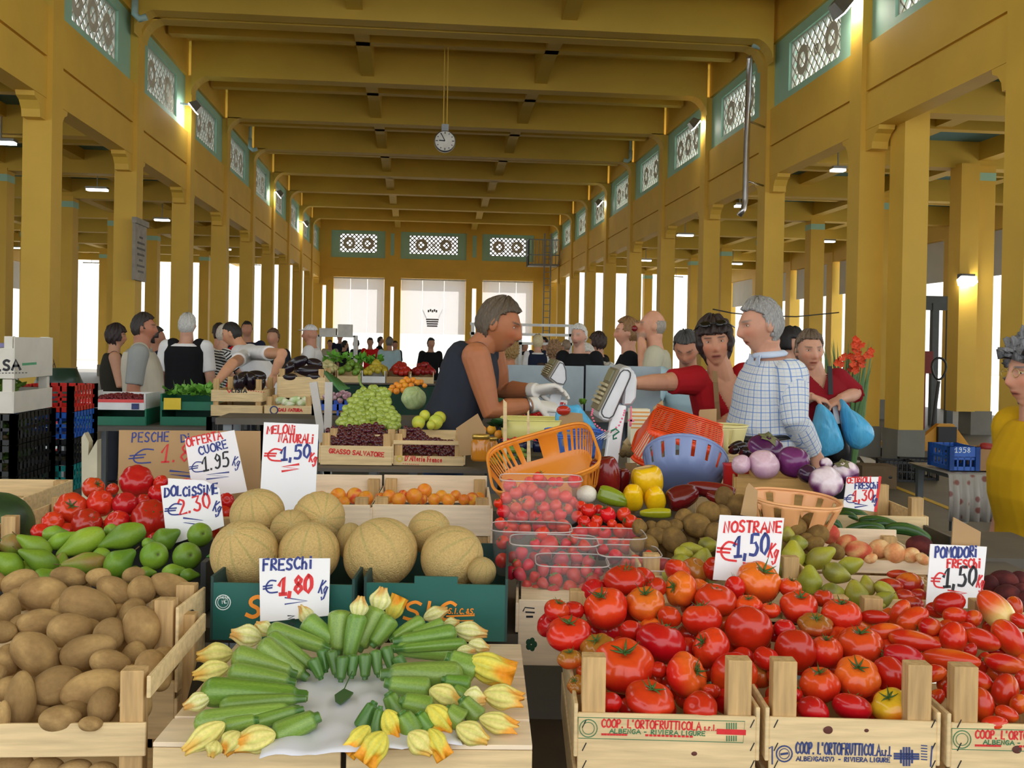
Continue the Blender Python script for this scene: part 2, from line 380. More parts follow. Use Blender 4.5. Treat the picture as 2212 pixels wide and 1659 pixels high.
for i, (a, b) in enumerate(doors):
    t = thing('door_curtain', 'white translucent cloth curtain in the %s doorway of the end wall' % ['doorway beside the shelving', 'middle, with a basket print', 'ladder-side'][i] if i != 1 else 'white translucent curtain printed with a grey basket in the middle end doorway', 'curtain', (0, 0, 0), 0, 'end wall curtains')
    if i == 0: t['label'] = 'white translucent curtain above the shelving in the end wall'
    if i == 2: t['label'] = 'white translucent curtain beside the caged ladder in the end wall'
    w3 = (b - a) / 3
    for j in range(3):
        m = MB(); m.rng(a + w3 * j + .012, a + w3 * (j + 1) - .012, ye + .03, ye + .035, 2.05, 4.8); m.build('curtain_panel', CURT, t)
    m = MB(); m.rng(a, b, ye + .01, ye + .06, 4.74, 4.82); m.build('curtain_rail', mat('white_paint', (226, 226, 222), .5), t)
    if i == 1:
        m = MB(); g = (atY(934, 685, ye))
        for z, hw in ((-.33, .26), (-.22, .28), (-.11, .3), (0, .32)): m.box((g.x, ye + .026, g.z + z - .12), (hw * 2, .004, .075))
        m.bar((g.x - .3, ye + .026, g.z - .05), (g.x - .5, ye + .026, g.z + .38), .004, .06, up=(0, 1, 0)); m.bar((g.x + .3, ye + .026, g.z - .05), (g.x + .5, ye + .026, g.z + .38), .004, .06, up=(0, 1, 0))
        for q in range(5): m.box((g.x - .2 + q * .1, ye + .026, g.z + .3 + .04 * (q % 2)), (.08, .004, .12))
        m.build('basket_print', PRINT, t)
# outside: pale paving and a pale facade beyond the doors
g = MB(); g.rng(-60, 60, 75, 75.4, 0, 7); struct('wall_outside', g, mat('white_render', (235, 232, 225), .8))
# ------------------------------------------------------------------ fruit and vegetable shapes (unit size, pigment per vertex)
def grid_mesh(name, nu, nv, fn, m):
    T = np.linspace(0, math.pi, nv + 1)[1:-1]; Pm = np.arange(nu) * 2 * math.pi / nu
    TT, PP = np.meshgrid(T, Pm, indexing='ij'); tt = np.concatenate([TT.ravel(), [0, math.pi]]); pp = np.concatenate([PP.ravel(), [0, 0]])
    xyz, col = fn(tt, pp); me = bpy.data.meshes.new(name); fs = []
    for i in range(nv - 2):
        for k in range(nu):
            k2 = (k + 1) % nu; fs.append((i * nu + k, (i + 1) * nu + k, (i + 1) * nu + k2, i * nu + k2))
    e = nu * (nv - 1)
    for k in range(nu):
        k2 = (k + 1) % nu; fs.append((e, k, k2)); fs.append((e + 1, (nv - 2) * nu + k2, (nv - 2) * nu + k))
    me.from_pydata([tuple(v) for v in np.asarray(xyz).T], [], fs); setcol(me, col); me.materials.append(m)
    me.polygons.foreach_set('use_smooth', [True] * len(me.polygons)); me.update(); return me
def mixc(a, b, t): a = np.asarray(a, float); b = np.asarray(b, float); return a + (b - a) * np.clip(t, 0, 1)[:, None]
def sm(x, a, b): t = np.clip((x - a) / (b - a), 0, 1); return t * t * (3 - 2 * t)
def lump(seed, amp=1.0):
    r_ = np.random.default_rng(seed); D = r_.normal(size=(6, 3)); A = r_.uniform(.3, 1, 6) * amp; ph = r_.uniform(0, 6.28, 6); K = r_.uniform(1, 2.6, 6)
    return lambda x, y, z: sum(a * np.sin(k * (d[0] * x + d[1] * y + d[2] * z) + p) for a, d, p, k in zip(A, D, ph, K)) / 6
GLOSS = vmat('tomato_skin', .2, .05, 6, rand=.12, hue=.006, spec=.45, coat=.12)
SKIN_SOFT = vmat('fruit_skin', .42, .09, 9, rand=.1, hue=.01)
SKIN_MATT = vmat('potato_skin', .8, .12, 4, bump=.25, bscale=7, rand=.1, spec=.25)
NETSKIN = vmat('melon_rind', .72, .13, 16, bump=.9, bscale=22, rand=.05, spec=.3)
SHINY = vmat('glossy_rind', .18, .06, 5, rand=.06, spec=.5, coat=.15)
LEAFY = vmat('green_vegetable_skin', .32, .16, 14, rand=.1, hue=.008)
PETAL = vmat('petal', .6, .1, 6, rand=.08, sss=.0)
CALYX = mat('calyx_green', (66, 98, 38), .5, var=.2, scale=20, rand=.15)
STEMG = mat('stem_green', (120, 140, 66), .6, var=.2, scale=20, rand=.1)
def tomato(seed, c0, c1, ribs=6, amp=.05, flat=.8, dimple=.25, shoulder=.55, m=GLOSS, nu=48, nv=26):
    L_ = lump(seed, .09); r_ = np.random.default_rng(seed); ph = r_.uniform(0, 6.28)
    def fn(t, p):
        s, c = np.sin(t), np.cos(t); rib = amp * (np.abs(np.cos((ribs * p + ph) / 2)) - .6) * (.25 + .75 * sm(c, -.6, .7))
        r = 1 + rib * 1.4; x, y, z = s * np.cos(p) * r, s * np.sin(p) * r, flat * c
        z = z - dimple * np.exp(-(s / .3) ** 2) * (c > 0) + .07 * np.exp(-(s / .25) ** 2) * (c < 0)
        k = 1 + L_(x, y, z); col = mixc(c1, c0, sm(c + .25 * np.sin(p * 2 + ph), shoulder - .9, shoulder + .2) if shoulder < 9 else 0 * c)
        return (x * k, y * k, z * k), col
    return grid_mesh('tomato', nu, nv, fn, m)
def oval(name, seed, colfn, m, lum=.05, asp=(1, 1, 1), nu=24, nv=14, taper=0, cleft=0):
    L_ = lump(seed, lum)
    def fn(t, p):
        x, y, z = np.cos(t), np.sin(t) * np.cos(p), np.sin(t) * np.sin(p)
        k = 1 + L_(x, y, z) - cleft * np.exp(-(np.minimum(np.abs(p), 6.283 - np.abs(p)) / .22) ** 2) * np.sin(t); tp = 1 - taper * x
        return (x * k * asp[0], y * k * tp * asp[1], z * k * tp * asp[2]), colfn(x, y, z, p)
    return grid_mesh(name, nu, nv, fn, m)
flatc = lambda c: (lambda x, y, z, p: np.tile(np.asarray(c, float), (len(x), 1)))
def blend(a, b, seed, lo=-.1, hi=.1, axis=None):
    L_ = lump(seed, 1.0)
    def f(x, y, z, p): return mixc(a, b, sm((x if axis == 'x' else L_(x * 1.5, y * 1.5, z * 1.5)), lo, hi))
    return f
TOM = [tomato(1, (214, 56, 24), (196, 30, 20), 6, .07), tomato(2, (222, 78, 26), (206, 40, 20), 5, .10, .76), tomato(3, (200, 36, 18), (190, 30, 16), 4, .02, .86, .12),
       tomato(4, (228, 104, 34), (212, 54, 24), 7, .08, .78), tomato(5, (196, 42, 20), (184, 30, 16), 5, .05, .84, .18), tomato(6, (170, 110, 40), (196, 70, 26), 7, .10, .74)]
TOMY = tomato(8, (214, 170, 40), (228, 110, 28), 6, .07, .8)
CUORE = [tomato(11, (206, 48, 26), (200, 34, 22), 9, .06, .9, .2), tomato(12, (212, 60, 28), (196, 34, 22), 7, .07, .82, .22), tomato(13, (190, 34, 24), (186, 28, 22), 8, .055, .95, .15)]
CHERRY = [tomato(21, (214, 40, 24), (206, 26, 20), 4, .01, .95, .1, nu=20, nv=12), tomato(22, (220, 66, 30), (208, 34, 22), 4, .01, .95, .1, nu=20, nv=12)]
PLUMT = [oval('plum_tomato', s, blend(a, b, s, -.12, .12), GLOSS, .07, taper=.08) for s, a, b in ((31, (198, 44, 18), (206, 66, 22)), (32, (212, 90, 28), (196, 44, 18)), (33, (184, 34, 16), (190, 40, 18)))]
PLUMP = oval('plum_tomato', 34, blend((226, 196, 120), (206, 66, 28), 34, -.3, .6, 'x'), GLOSS, .06, taper=.1)
POT = [oval('potato', s, blend((182, 148, 96), (152, 120, 76), s, -.25, .25), SKIN_MATT, .22, nu=28, nv=18, taper=tp) for s, tp in ((41, .05), (42, .12), (43, 0), (44, .08), (45, .15), (46, -.05))]
def pearm(seed, a, b, neck=.42):
    L_ = lump(seed, .05); L2 = lump(seed + 1, 1)
    def fn(t, p):
        c, s = np.cos(t), np.sin(t); r = s * (.98 - neck * sm(c, -.15, .75)); k = 1 + L_(c, s * np.cos(p), s * np.sin(p))
        dim = .14 * np.exp(-(s / .2) ** 2) * (c < 0)
        return (c + dim, r * np.cos(p) * k, r * np.sin(p) * k), mixc(mixc(a, b, sm(L2(c, s * np.cos(p), s * np.sin(p)), -.2, .3)), (70, 56, 30), (1 - sm(s, .06, .16)) * (c < 0))
    return grid_mesh('pear', 26, 18, fn, SKIN_SOFT)
PEARG = [pearm(51, (122, 156, 40), (100, 136, 38)), pearm(52, (138, 168, 48), (114, 148, 38)), pearm(53, (120, 150, 44), (150, 120, 60), .36)]
PEARB = [pearm(54, (150, 148, 48), (118, 116, 44), .25), pearm(55, (164, 160, 50), (134, 122, 52), .34), pearm(56, (180, 172, 56), (140, 140, 44), .3)]
KIWI = [oval('kiwi', s, blend((110, 84, 46), (132, 102, 54), s), SKIN_MATT, .05) for s in (61, 62)]
def melon(seed):
    L_ = lump(seed, .035)
    def fn(t, p):
        c, s = np.cos(t), np.sin(t); q = (p * 10 / 6.2832) % 1; g = np.exp(-((q - .5) / .06) ** 2); k = 1 + L_(s * np.cos(p), s * np.sin(p), c) - .022 * g * s
        col = mixc((206, 174, 112), (150, 150, 88), g * .5 * (.25 + .75 * sm(c, -.3, .8))); col = mixc(col, (196, 174, 118), 1 - sm(s, .05, .2))
        return (s * np.cos(p) * k, s * np.sin(p) * k, 1.03 * c * k), col
    return grid_mesh('melon', 80, 40, fn, NETSKIN)
MELON = [melon(71), melon(72), melon(73)]
def zucc(seed, a, b, bend=.06):
    r_ = np.random.default_rng(seed); L2 = lump(seed, 1)
    def fn(t, p):
        x = -np.cos(t); u = (x + 1) / 2                       # 0 blossom end .. 1 stalk
        r = np.sqrt(np.clip(1 - ((.14 - u) / .14).clip(0) ** 2.2, 0, 1)) * (1 - .42 * u ** 1.4); stem = sm(u, .84, .9)
        r = r * (1 - .35 * stem) * np.where(u > .985, .8, 1) * (1 + .06 * np.cos(5 * p) * sm(u, .3, .9)); r = np.where(u > .9985, 0, r); r = np.where(u < .0005, 0, r)
        z = r * np.sin(p) + bend * 6 * (u - .5) ** 2; k = np.abs(np.sin(4 * p)) > .5
        col = mixc(mixc(a, b, .45 * k * 1.0 + .2 * L2(x * 3, np.cos(p), np.sin(p))), (58, 104, 42), stem * .75); col = mixc(col, (186, 196, 120), sm(u, .994, .999) * .8)
        return (x, r * np.cos(p), z), col
    return grid_mesh('zucchini', 24, 34, fn, LEAFY)
ZUC = [zucc(81, (138, 166, 76), (104, 140, 54), .05), zucc(82, (126, 158, 66), (92, 130, 46), -.04), zucc(83, (110, 146, 54), (76, 116, 38), .02), zucc(84, (90, 130, 56), (60, 100, 40), .03)]
def blossom(seed, open_=.0, tip=(236, 150, 30), base=(228, 214, 128)):
    r_ = np.random.default_rng(seed); ph = r_.uniform(0, 6)
    def fn(t, p):
        x = -np.cos(t); u = (x + 1) / 2; lob = np.cos(5 * p + ph)
        r = np.where(u < .55, np.sin(np.clip(u / .55, 0, 1) * 1.5708) ** .6, 1 - (.62 - open_) * sm(u, .5, 1.0) + open_ * .5 * sm(u, .7, 1)) * (1 + .09 * np.cos(10 * p) + (.1 + .5 * open_) * lob * sm(u, .45, 1))
        r = np.where(u > .9985, .05, r); xx = x + (.12 + .5 * open_) * lob * sm(u, .6, 1)
        col = mixc(mixc(base, (196, 200, 92), .6 * (np.cos(10 * p) > .45) * (u < .8)), tip, sm(u + .14 * np.sin(3 * p + ph), .62, .95) * .9)
        return (xx, r * np.cos(p) * .72, r * np.sin(p) * .72), col
    return grid_mesh('blossom', 40, 16, fn, PETAL)
BLOS = [blossom(91, .0, (222, 170, 70)), blossom(92, .1, (232, 150, 40)), blossom(93, .3, (240, 150, 20), (226, 210, 80)), blossom(94, .0, (206, 150, 70), (230, 224, 160))]
def peppr(seed, a, b, lobes=4):
    def fn(t, p):
        x = np.cos(t); u = (1 - x) / 2; r = np.sin(t) ** .6 * (1 - .28 * u) * (1 + .13 * np.abs(np.cos(lobes * p / 2)) - .07); x = x - .16 * np.exp(-(np.sin(t) / .35) ** 2) * (x > 0)
        return (x, r * np.cos(p) * .95, r * np.sin(p) * .95), mixc(a, b, .5 + .5 * np.sin(p + seed))
    return grid_mesh('pepper', 40, 22, fn, SHINY)
PEPY = peppr(3, (236, 190, 20), (230, 172, 14)); PEPG = peppr(4, (190, 180, 30), (120, 140, 30)); PEPR = peppr(5, (124, 22, 24), (96, 14, 20)); PEPL = peppr(6, (130, 28, 26), (104, 18, 22), 2)
def eggp(seed, a, b, lo, hi):
    L_ = lump(seed, .05)
    def fn(t, p):
        c, s = np.cos(t), np.sin(t); k = 1 + L_(s * np.cos(p), s * np.sin(p), c) + .03 * np.cos(4 * p) * s
        return (s * np.cos(p) * k, s * np.sin(p) * k, .9 * c * k), mixc(a, b, sm(c + .12 * np.sin(7 * p + seed) + .1 * np.sin(3 * p), lo, hi))
    return grid_mesh('eggplant', 40, 22, fn, SHINY)
EGGV = eggp(1, (112, 44, 104), (74, 24, 72), -.5, .9); EGGP = eggp(2, (184, 138, 166), (206, 172, 186), -.6, .6); EGGW = eggp(3, (92, 34, 84), (230, 212, 220), .1, .75); EGGD = eggp(5, (34, 20, 40), (60, 24, 58), -.5, .9)
EGGL = oval('eggplant', 77, flatc((30, 20, 32)), SHINY, .05, taper=-.16)
APRI = [oval('apricot', s, blend(a, b, s, -.15, .2), SKIN_SOFT, .03, cleft=.08) for s, a, b in ((101, (236, 158, 44), (232, 132, 36)), (102, (238, 170, 56), (216, 90, 44)))]
PEACH = [oval('peach', s, blend(a, b, s, -.2, .2), SKIN_MATT, .03, cleft=.1) for s, a, b in ((103, (226, 174, 116), (196, 84, 62)), (104, (234, 194, 140), (222, 150, 100)), (105, (196, 76, 62), (220, 130, 90)))]
PEACHD = [oval('peach', 106, blend((74, 30, 32), (104, 44, 40), 106), SKIN_MATT, .03, cleft=.1)]
NECT = [oval('nectarine', s, blend(a, b, s, -.2, .2), SHINY, .03, cleft=.06) for s, a, b in ((107, (214, 110, 34), (170, 34, 26)), (108, (156, 30, 28), (190, 60, 30)))]
ORNG = [oval('orange', 109, flatc((238, 152, 40)), SKIN_SOFT, .02)]
APPLE = [oval('apple', 110, blend((206, 204, 70), (186, 196, 70), 110), SKIN_SOFT, .04, asp=(.88, 1, 1))]
GRAPG = oval('grape', 111, blend((170, 184, 86), (146, 164, 66), 111), SHINY, .03, nu=12, nv=8); GRAPR = oval('grape', 112, blend((96, 30, 36), (62, 22, 38), 112), SHINY, .03, nu=12, nv=8)
def strawb(seed):
    def fn(t, p):
        c, s = np.cos(t), np.sin(t); r = s ** .8 * (.95 + .3 * c * .8) * .9; sd = (np.sin(9 * c * 2 + 3) * np.sin(9 * p) > .82)
        return (-c * 1.0, r * np.cos(p), r * np.sin(p)), mixc(mixc((196, 30, 36), (214, 50, 40), .5 + .5 * np.sin(p)), (226, 170, 90), sd * .7)
    return grid_mesh('strawberry', 22, 16, fn, vmat('strawberry_skin', .3, .08, 20, rand=.12, hue=.008))
STRAW = [strawb(1)]
def cucm(seed):
    L_ = lump(seed, .05)
    def fn(t, p):
        x = -np.cos(t); r = np.clip(np.sin(t), 0, 1) ** .35 * (1 - .12 * x); k = 1 + .05 * (np.sin(14 * x) * np.sin(6 * p) > .7)
        return (x, r * np.cos(p) * k, r * np.sin(p) * k + .9 * x * x), mixc((44, 84, 38), (92, 128, 58), sm(np.sin(8 * p), .3, .9) * .6 + .4 * sm(x, .6, 1))
    return grid_mesh('cucumber', 20, 24, fn, LEAFY)
CUC = [cucm(1), cucm(2)]
LEMON = [oval('lemon', 113, flatc((240, 176, 50)), SKIN_SOFT, .03)]
# calyx meshes, stuck on as parts
def calyx_mesh(n=5, L=.75, w=.16, drop=.1, stalk=.35, seed=0, rise=.5):
    m = MB(); r_ = random.Random(seed)
    for i in range(n):
        a = 2 * math.pi * i / n + r_.uniform(-.25, .25); d = V((math.cos(a), math.sin(a), 0)); sd = V((-d.y, d.x, 0)); l = L * r_.uniform(.75, 1.1)
        p0 = V((0, 0, .0)); p1 = d * l * .5 + V((0, 0, .17)); p2 = d * l + V((0, 0, -drop + r_.uniform(0, rise)))
        vs = [p0 + sd * w * .5, p0 - sd * w * .5, p1 + sd * w * .5, p1 - sd * w * .5, p2]
        t = V((0, 0, -.05)); vs += [v + t for v in vs]
        m.add(vs, [(0, 1, 3, 2), (2, 3, 4), (5, 7, 8, 6), (7, 9, 8), (0, 2, 7, 5), (1, 6, 8, 3), (2, 4, 9, 7), (3, 8, 9, 4)])
    if stalk: m.tube([(0, 0, -.05), (.02, 0, stalk * .6), (.1, .03, stalk)], [.09, .06, .07], 6)
    return m
CALT = [calyx_mesh(6, .8, .13, -.05, .3, s, .75).mesh('calyx', [CALYX], True) for s in range(3)]
CALE = calyx_mesh(5, .9, .6, .25, .5, 5).mesh('calyx', [mat('calyx_brown_green', (110, 108, 70), .7, var=.2, scale=9)], True)
CALS = calyx_mesh(6, .8, .34, .1, .3, 6).mesh('calyx', [mat('strawberry_leaf', (96, 150, 60), .6, var=.2)], True)
STALKP = MB().tube([(.8, 0, 0), (1.0, 0, .02), (1.28, .06, .1)], [.05, .035, .05], 6).mesh('stalk', [mat('pear_stalk', (104, 80, 44), .8)], True)
STALKC = MB().lathe([(.0, .72), (.3, .76), (.34, .82), (.16, .9), (.13, 1.2), (.16, 1.24)], 8, Matrix.Rotation(math.pi / 2, 4, 'Y')).mesh('stalk', [mat('pepper_stalk', (64, 110, 44), .5)], True)

# ------------------------------------------------------------------ heaps: items stand where the photograph shows them on a sloping pile
ALLHEAPS = []
class Heap:
    def __init__(s, noun, cat, group, y0, z0, y1, z1, label, side='L', maxpush=.05):
        s.noun, s.cat, s.group, s.label, s.side, s.mp = noun, cat, group, label, side, maxpush; s.items = []; ALLHEAPS.append(s)
        s.n = V((0, -(z1 - z0), (y1 - y0))).normalized(); s.d = s.n.dot(V((0, y0, z0)))
    def hit(s, px, py):
        r = ray(px, py); t = (s.d - s.n.dot(EYE)) / s.n.dot(r); return EYE + r * t
    def put(s, mesh, px, py, L, W=None, ang=0, tilt=0, up=None, spin=None, part=None, off=0, label=None, tight=.8, rec=True):
        W = W or L; c = s.hit(px, py); r = (c - EYE).normalized(); c = c + r * off; moved = 0
        while moved < s.mp:
            re = .5 * math.sqrt(L * W) * mpp(c); bad = any((c - q).length < tight * (re + rr) for q, rr, *_ in s.items)
            if not bad: break
            c += r * .004; moved += .004
        k = mpp(c); o = link(s.noun, mesh)
        ez = -r; ex = (CR * math.cos(ang) + CU * math.sin(ang)); ex = (ex - ez * ex.dot(ez)).normalized(); ey = ez.cross(ex)
        if up is not None:
            z = (CR * up[0] + CU * up[1] - r * up[2]).normalized(); x = z.orthogonal().normalized(); y = z.cross(x); a = spin if spin is not None else random.uniform(0, 6.28)
            x, y = x * math.cos(a) + y * math.sin(a), y * math.cos(a) - x * math.sin(a); B = Matrix((x, y, z)).transposed()
            # keep the drawn width and height: scale across and along the view
            S = Matrix.Diagonal((L * k / 2,) * 2 + ((W if W else L) * k / 2 / .82,)) if abs(up[1]) > .6 else Matrix.Identity(3) * (.5 * (L + W) * k / 2)
        else:
            B = Matrix((ex, ey, ez)).transposed() @ Matrix.Rotation(-tilt, 3, 'Y') @ Matrix.Rotation(spin if spin is not None else random.uniform(0, 6.28), 3, 'X')
            S = Matrix.Diagonal((L * k / 2, W * k / 2, W * k / 2))
        o.matrix_world = Matrix.LocRotScale(c, None, None) @ (B @ S).to_4x4()
        if part is not None:
            for pm, M in part: q = link(pm.name.split('.')[0], pm, o); q.matrix_local = M
        tag(o, label, s.cat, s.group)
        s.items.append((c, .5 * math.sqrt(L * W) * k, px, py, L, W, o, label)); return o
    def fill(s, mesh, poly, size, n=40, off=.03, label=None, seed=1, **kw):
        r_ = random.Random(seed); xs = [p[0] for p in poly]; ys = [p[1] for p in poly]; k = 0
        for _ in range(n * 30):
            x, y = r_.uniform(min(xs), max(xs)), r_.uniform(min(ys), max(ys)); ins = False
            for i in range(len(poly)):
                (x1, y1), (x2, y2) = poly[i], poly[i - 1]
                if (y1 > y) != (y2 > y) and x < (x2 - x1) * (y - y1) / (y2 - y1) + x1: ins = not ins
            if not ins or any(((x - i[2]) / (i[4] * .5)) ** 2 + ((y - i[3]) / (i[5] * .5)) ** 2 < .55 for i in s.items): continue
            if any(math.hypot(x - i[2], y - i[3]) < size * .62 for i in s.items): continue
            sz = size * r_.uniform(.85, 1.1); a = dict(kw)
            if 'W' in a: a['W'] = a['W'] * sz / size
            if 'up' in a: a['up'] = (r_.uniform(-.5, .5), r_.uniform(.2, 1), r_.uniform(-.2, .6))
            elif 'ang' not in a: a['ang'] = r_.uniform(-1.5, 1.5)
            s.put(mesh[r_.randrange(len(mesh))], x, y, sz, off=off, label=label, **a); k += 1
            if k >= n: break
    def finish(s):
        its = [i for i in s.items if not i[7]]
        if not its: return
        hh = sorted(i[5] for i in its)[len(its) // 2]; its.sort(key=lambda i: -i[3]); rows = []; 
        for i in its:
            if rows and rows[-1][0][3] - i[3] < .62 * hh: rows[-1].append(i)
            else: rows.append([i])
        for a, row in enumerate(rows):
            row.sort(key=lambda i: i[2] if s.side == 'L' else -i[2])
            for b, i in enumerate(row): i[6]['label'] = s.label.format(n=ORD[min(b, 19)], r=ORD[min(a, 19)])
def ZM(x0, y0, s): return lambda x, y, L, W=None: (x0 + x / s, y0 + y / s, L / s, (W or L) / s)
RAD = math.radians
# ------------------------------------------------------------------ lettering
GL = {'A': [[(0, 0), (.45, 1), (.9, 0)], [(.18, .38), (.72, .38)]], 'B': [[(0, 0), (0, 1), (.5, .95), (.6, .75), (.45, .55), (0, .52)], [(.45, .53), (.7, .35), (.6, .08), (0, 0)]],
 'C': [[(.8, .85), (.5, 1), (.15, .8), (0, .45), (.2, .1), (.5, 0), (.8, .12)]], 'D': [[(0, 0), (.05, 1), (.5, .9), (.8, .5), (.5, .1), (0, 0)]], 'E': [[(.75, 1), (0, 1), (0, 0), (.75, 0)], [(0, .52), (.6, .52)]],
 'F': [[(.75, 1), (0, 1), (0, 0)], [(0, .55), (.55, .55)]], 'G': [[(.8, .85), (.45, 1), (.1, .75), (0, .4), (.3, 0), (.75, .1), (.78, .45), (.5, .45)]], 'H': [[(0, 0), (0, 1)], [(.75, 0), (.75, 1)], [(0, .5), (.75, .5)]],
 'I': [[(.2, 0), (.2, 1)]], 'i': [[(.2, 0), (.2, .7)], [(.2, .95), (.22, 1.02)]], 'K': [[(0, 0), (.05, 1)], [(.7, 1), (.06, .5), (.75, 0)]], 'L': [[(.05, 1), (0, 0), (.65, 0)]], 'M': [[(0, 0), (.1, 1), (.45, .35), (.8, 1), (.9, 0)]],
 'N': [[(0, 0), (.05, 1), (.7, 0), (.75, 1)]], 'O': [[(.45, 1), (.12, .8), (0, .45), (.15, .1), (.45, 0), (.75, .15), (.85, .5), (.75, .85), (.45, 1)]], 'P': [[(0, 0), (.05, 1), (.5, 1), (.72, .78), (.5, .52), (.03, .5)]],
 'R': [[(0, 0), (.05, 1), (.5, 1), (.7, .78), (.5, .54), (.03, .5), (.75, 0)]], 'S': [[(.75, .88), (.45, 1), (.1, .85), (.15, .6), (.6, .42), (.7, .15), (.4, 0), (0, .1)]], 'T': [[(0, 1), (.85, 1)], [(.43, 1), (.4, 0)]],
 'U': [[(0, 1), (.05, .2), (.35, 0), (.7, .2), (.75, 1)]], 'V': [[(0, 1), (.4, 0), (.8, 1)]], 'h': [[(.05, 1), (0, 0)], [(.03, .45), (.4, .6), (.6, .4), (.58, 0)]], 'g': [[(.55, .55), (.2, .6), (0, .3), (.25, .05), (.5, .3), (.56, .55), (.5, -.35), (.2, -.5), (0, -.3)]],
 'r': [[(0, 0), (0, .6)], [(0, .4), (.3, .62), (.5, .55)]], 's': [[(.5, .55), (.2, .6), (.1, .42), (.5, .22), (.4, 0), (.05, .05)]], 'l': [[(.1, 0), (.1, 1)]], 'a': [[(.5, .5), (.2, .6), (0, .3), (.2, 0), (.5, .2), (.5, .6), (.52, 0)]], 'o': [[(.3, .6), (0, .3), (.3, 0), (.55, .3), (.3, .6)]],
 'n': [[(0, 0), (0, .6)], [(0, .4), (.3, .6), (.5, .45), (.5, 0)]], 'c': [[(.5, .5), (.2, .6), (0, .3), (.2, 0), (.5, .1)]], 'e': [[(0, .3), (.5, .35), (.3, .6), (0, .3), (.2, 0), (.5, .08)]], 't': [[(.2, .95), (.2, .05), (.45, 0)], [(0, .62), (.45, .62)]],
 '1': [[(.05, .55), (.5, 1), (.45, 0)], [(.15, 0), (.75, 0)]], '2': [[(.05, .75), (.3, 1), (.65, .85), (.6, .55), (0, 0), (.8, .02)]], '3': [[(.05, .95), (.7, .95), (.35, .58), (.7, .4), (.6, .08), (.3, 0), (0, .12)]], '5': [[(.75, 1), (.15, 1), (.1, .58), (.5, .62), (.72, .35), (.5, .02), (0, .05)]],
 '8': [[(.4, .52), (.1, .75), (.38, 1), (.68, .78), (.4, .52), (.05, .25), (.38, 0), (.75, .25), (.4, .52)]], '9': [[(.65, .65), (.35, .5), (.1, .72), (.35, 1), (.66, .8), (.6, .2), (.3, 0), (.05, .08)]], '0': [[(.4, 1), (.08, .7), (.1, .2), (.4, 0), (.72, .3), (.7, .8), (.4, 1)]],
 '.': [[(.15, 0), (.2, .06)]], ',': [[(.25, .08), (.12, -.2)]], '-': [[(.05, .45), (.5, .45)]], "'": [[(.2, 1), (.15, .8)]], '(': [[(.4, 1), (.1, .5), (.4, 0)]], ')': [[(.1, 1), (.4, .5), (.1, 0)]], '&': [[(.8, 0), (.2, .8), (.4, 1), (.55, .8), (.05, .25), (.3, 0), (.75, .4)]],
 '€': [[(.95, .92), (.55, 1), (.25, .7), (.18, .35), (.4, .05), (.95, .02)], [(0, .6), (.65, .62)], [(-.02, .4), (.6, .42)]], ' ': []}
def smooth_line(p):
    if len(p) < 4: return p
    o = [p[0]]
    for i in range(len(p) - 1):
        a, b, c, d = p[max(i - 1, 0)], p[i], p[i + 1], p[min(i + 2, len(p) - 1)]
        sharp = any((v[0] - u[0]) * (w[0] - v[0]) + (v[1] - u[1]) * (w[1] - v[1]) < 0.15 * math.hypot(v[0] - u[0], v[1] - u[1]) * math.hypot(w[0] - v[0], w[1] - v[1]) for u, v, w in ((a, b, c), (b, c, d)) if u != v and v != w)
        if not sharp:
            for t in (.33, .66):
                o.append(tuple(.5 * (2 * b[k] + (c[k] - a[k]) * t + (2 * a[k] - 5 * b[k] + 4 * c[k] - d[k]) * t * t + (3 * b[k] - a[k] - 3 * c[k] + d[k]) * t ** 3) for k in (0, 1)))
        o.append(c)
    return o
class Plane:
    def __init__(s, p, n): s.p = V(p); s.n = V(n).normalized(); s.n = s.n if s.n.dot(EYE - s.p) > 0 else -s.n
    def at(s, px, py): r = ray(px, py); return EYE + r * ((s.p - EYE).dot(s.n) / r.dot(s.n))
def stroke(m, pl, pts, w, lift=.0009):
    P3 = [pl.at(*q) + pl.n * lift for q in pts]
    if len(P3) < 2: return
    vs = []
    for i, p in enumerate(P3):
        t = (P3[min(i + 1, len(P3) - 1)] - P3[max(i - 1, 0)])
        if t.length < 1e-7: t = V((1, 0, 0))
        t.normalize(); s = t.cross(pl.n) * (w / 2)
        e = t * (w * .35) * (-1 if i == 0 else 1 if i == len(P3) - 1 else 0)
        vs += [p + s + e, p - s + e, p + s + e - pl.n * .0008, p - s + e - pl.n * .0008]
    fs = []
    for i in range(len(P3) - 1):
        a, b = 4 * i, 4 * i + 4; fs += [(a, a + 1, b + 1, b), (a + 2, b + 2, b + 3, a + 3), (a, b, b + 2, a + 2), (a + 1, a + 3, b + 3, b + 1)]
    m.add(vs, fs)
def write(m, pl, s, p0, p1, h, w, slant=.0, gap=.28, jit=0):
    """lettering s from photo point p0 to p1 along its baseline, h photo pixels tall, w metres thick"""
    adv = [(.35 if c in " .,'iIl1(" and c != '1' else .55 if c in 'rst' else .85 if c in 'M€ADO' else .72) for c in s]; tot = sum(adv) + gap * (len(s) - 1)
    dx, dy = p1[0] - p0[0], p1[1] - p0[1]; x = 0; L_ = math.hypot(dx, dy); ux, uy = dx / L_, dy / L_; sc = L_ / tot; r_ = random.Random(s)
    for c, a in zip(s, adv):
        wd = {'.': .35}.get(c, a); oy = r_.uniform(-jit, jit) * h; k = 1 + r_.uniform(-jit, jit)
        for line in GL.get(c, []):
            q = [(x * sc + (gx * min(a / .8, 1.05)) * sc + gy * h * slant, gy * h * k + oy) for gx, gy in line]
            stroke(m, pl, smooth_line([(p0[0] + X * ux + Y * uy, p0[1] + X * uy - Y * ux) for X, Y in q]), w)
        x += a + gap
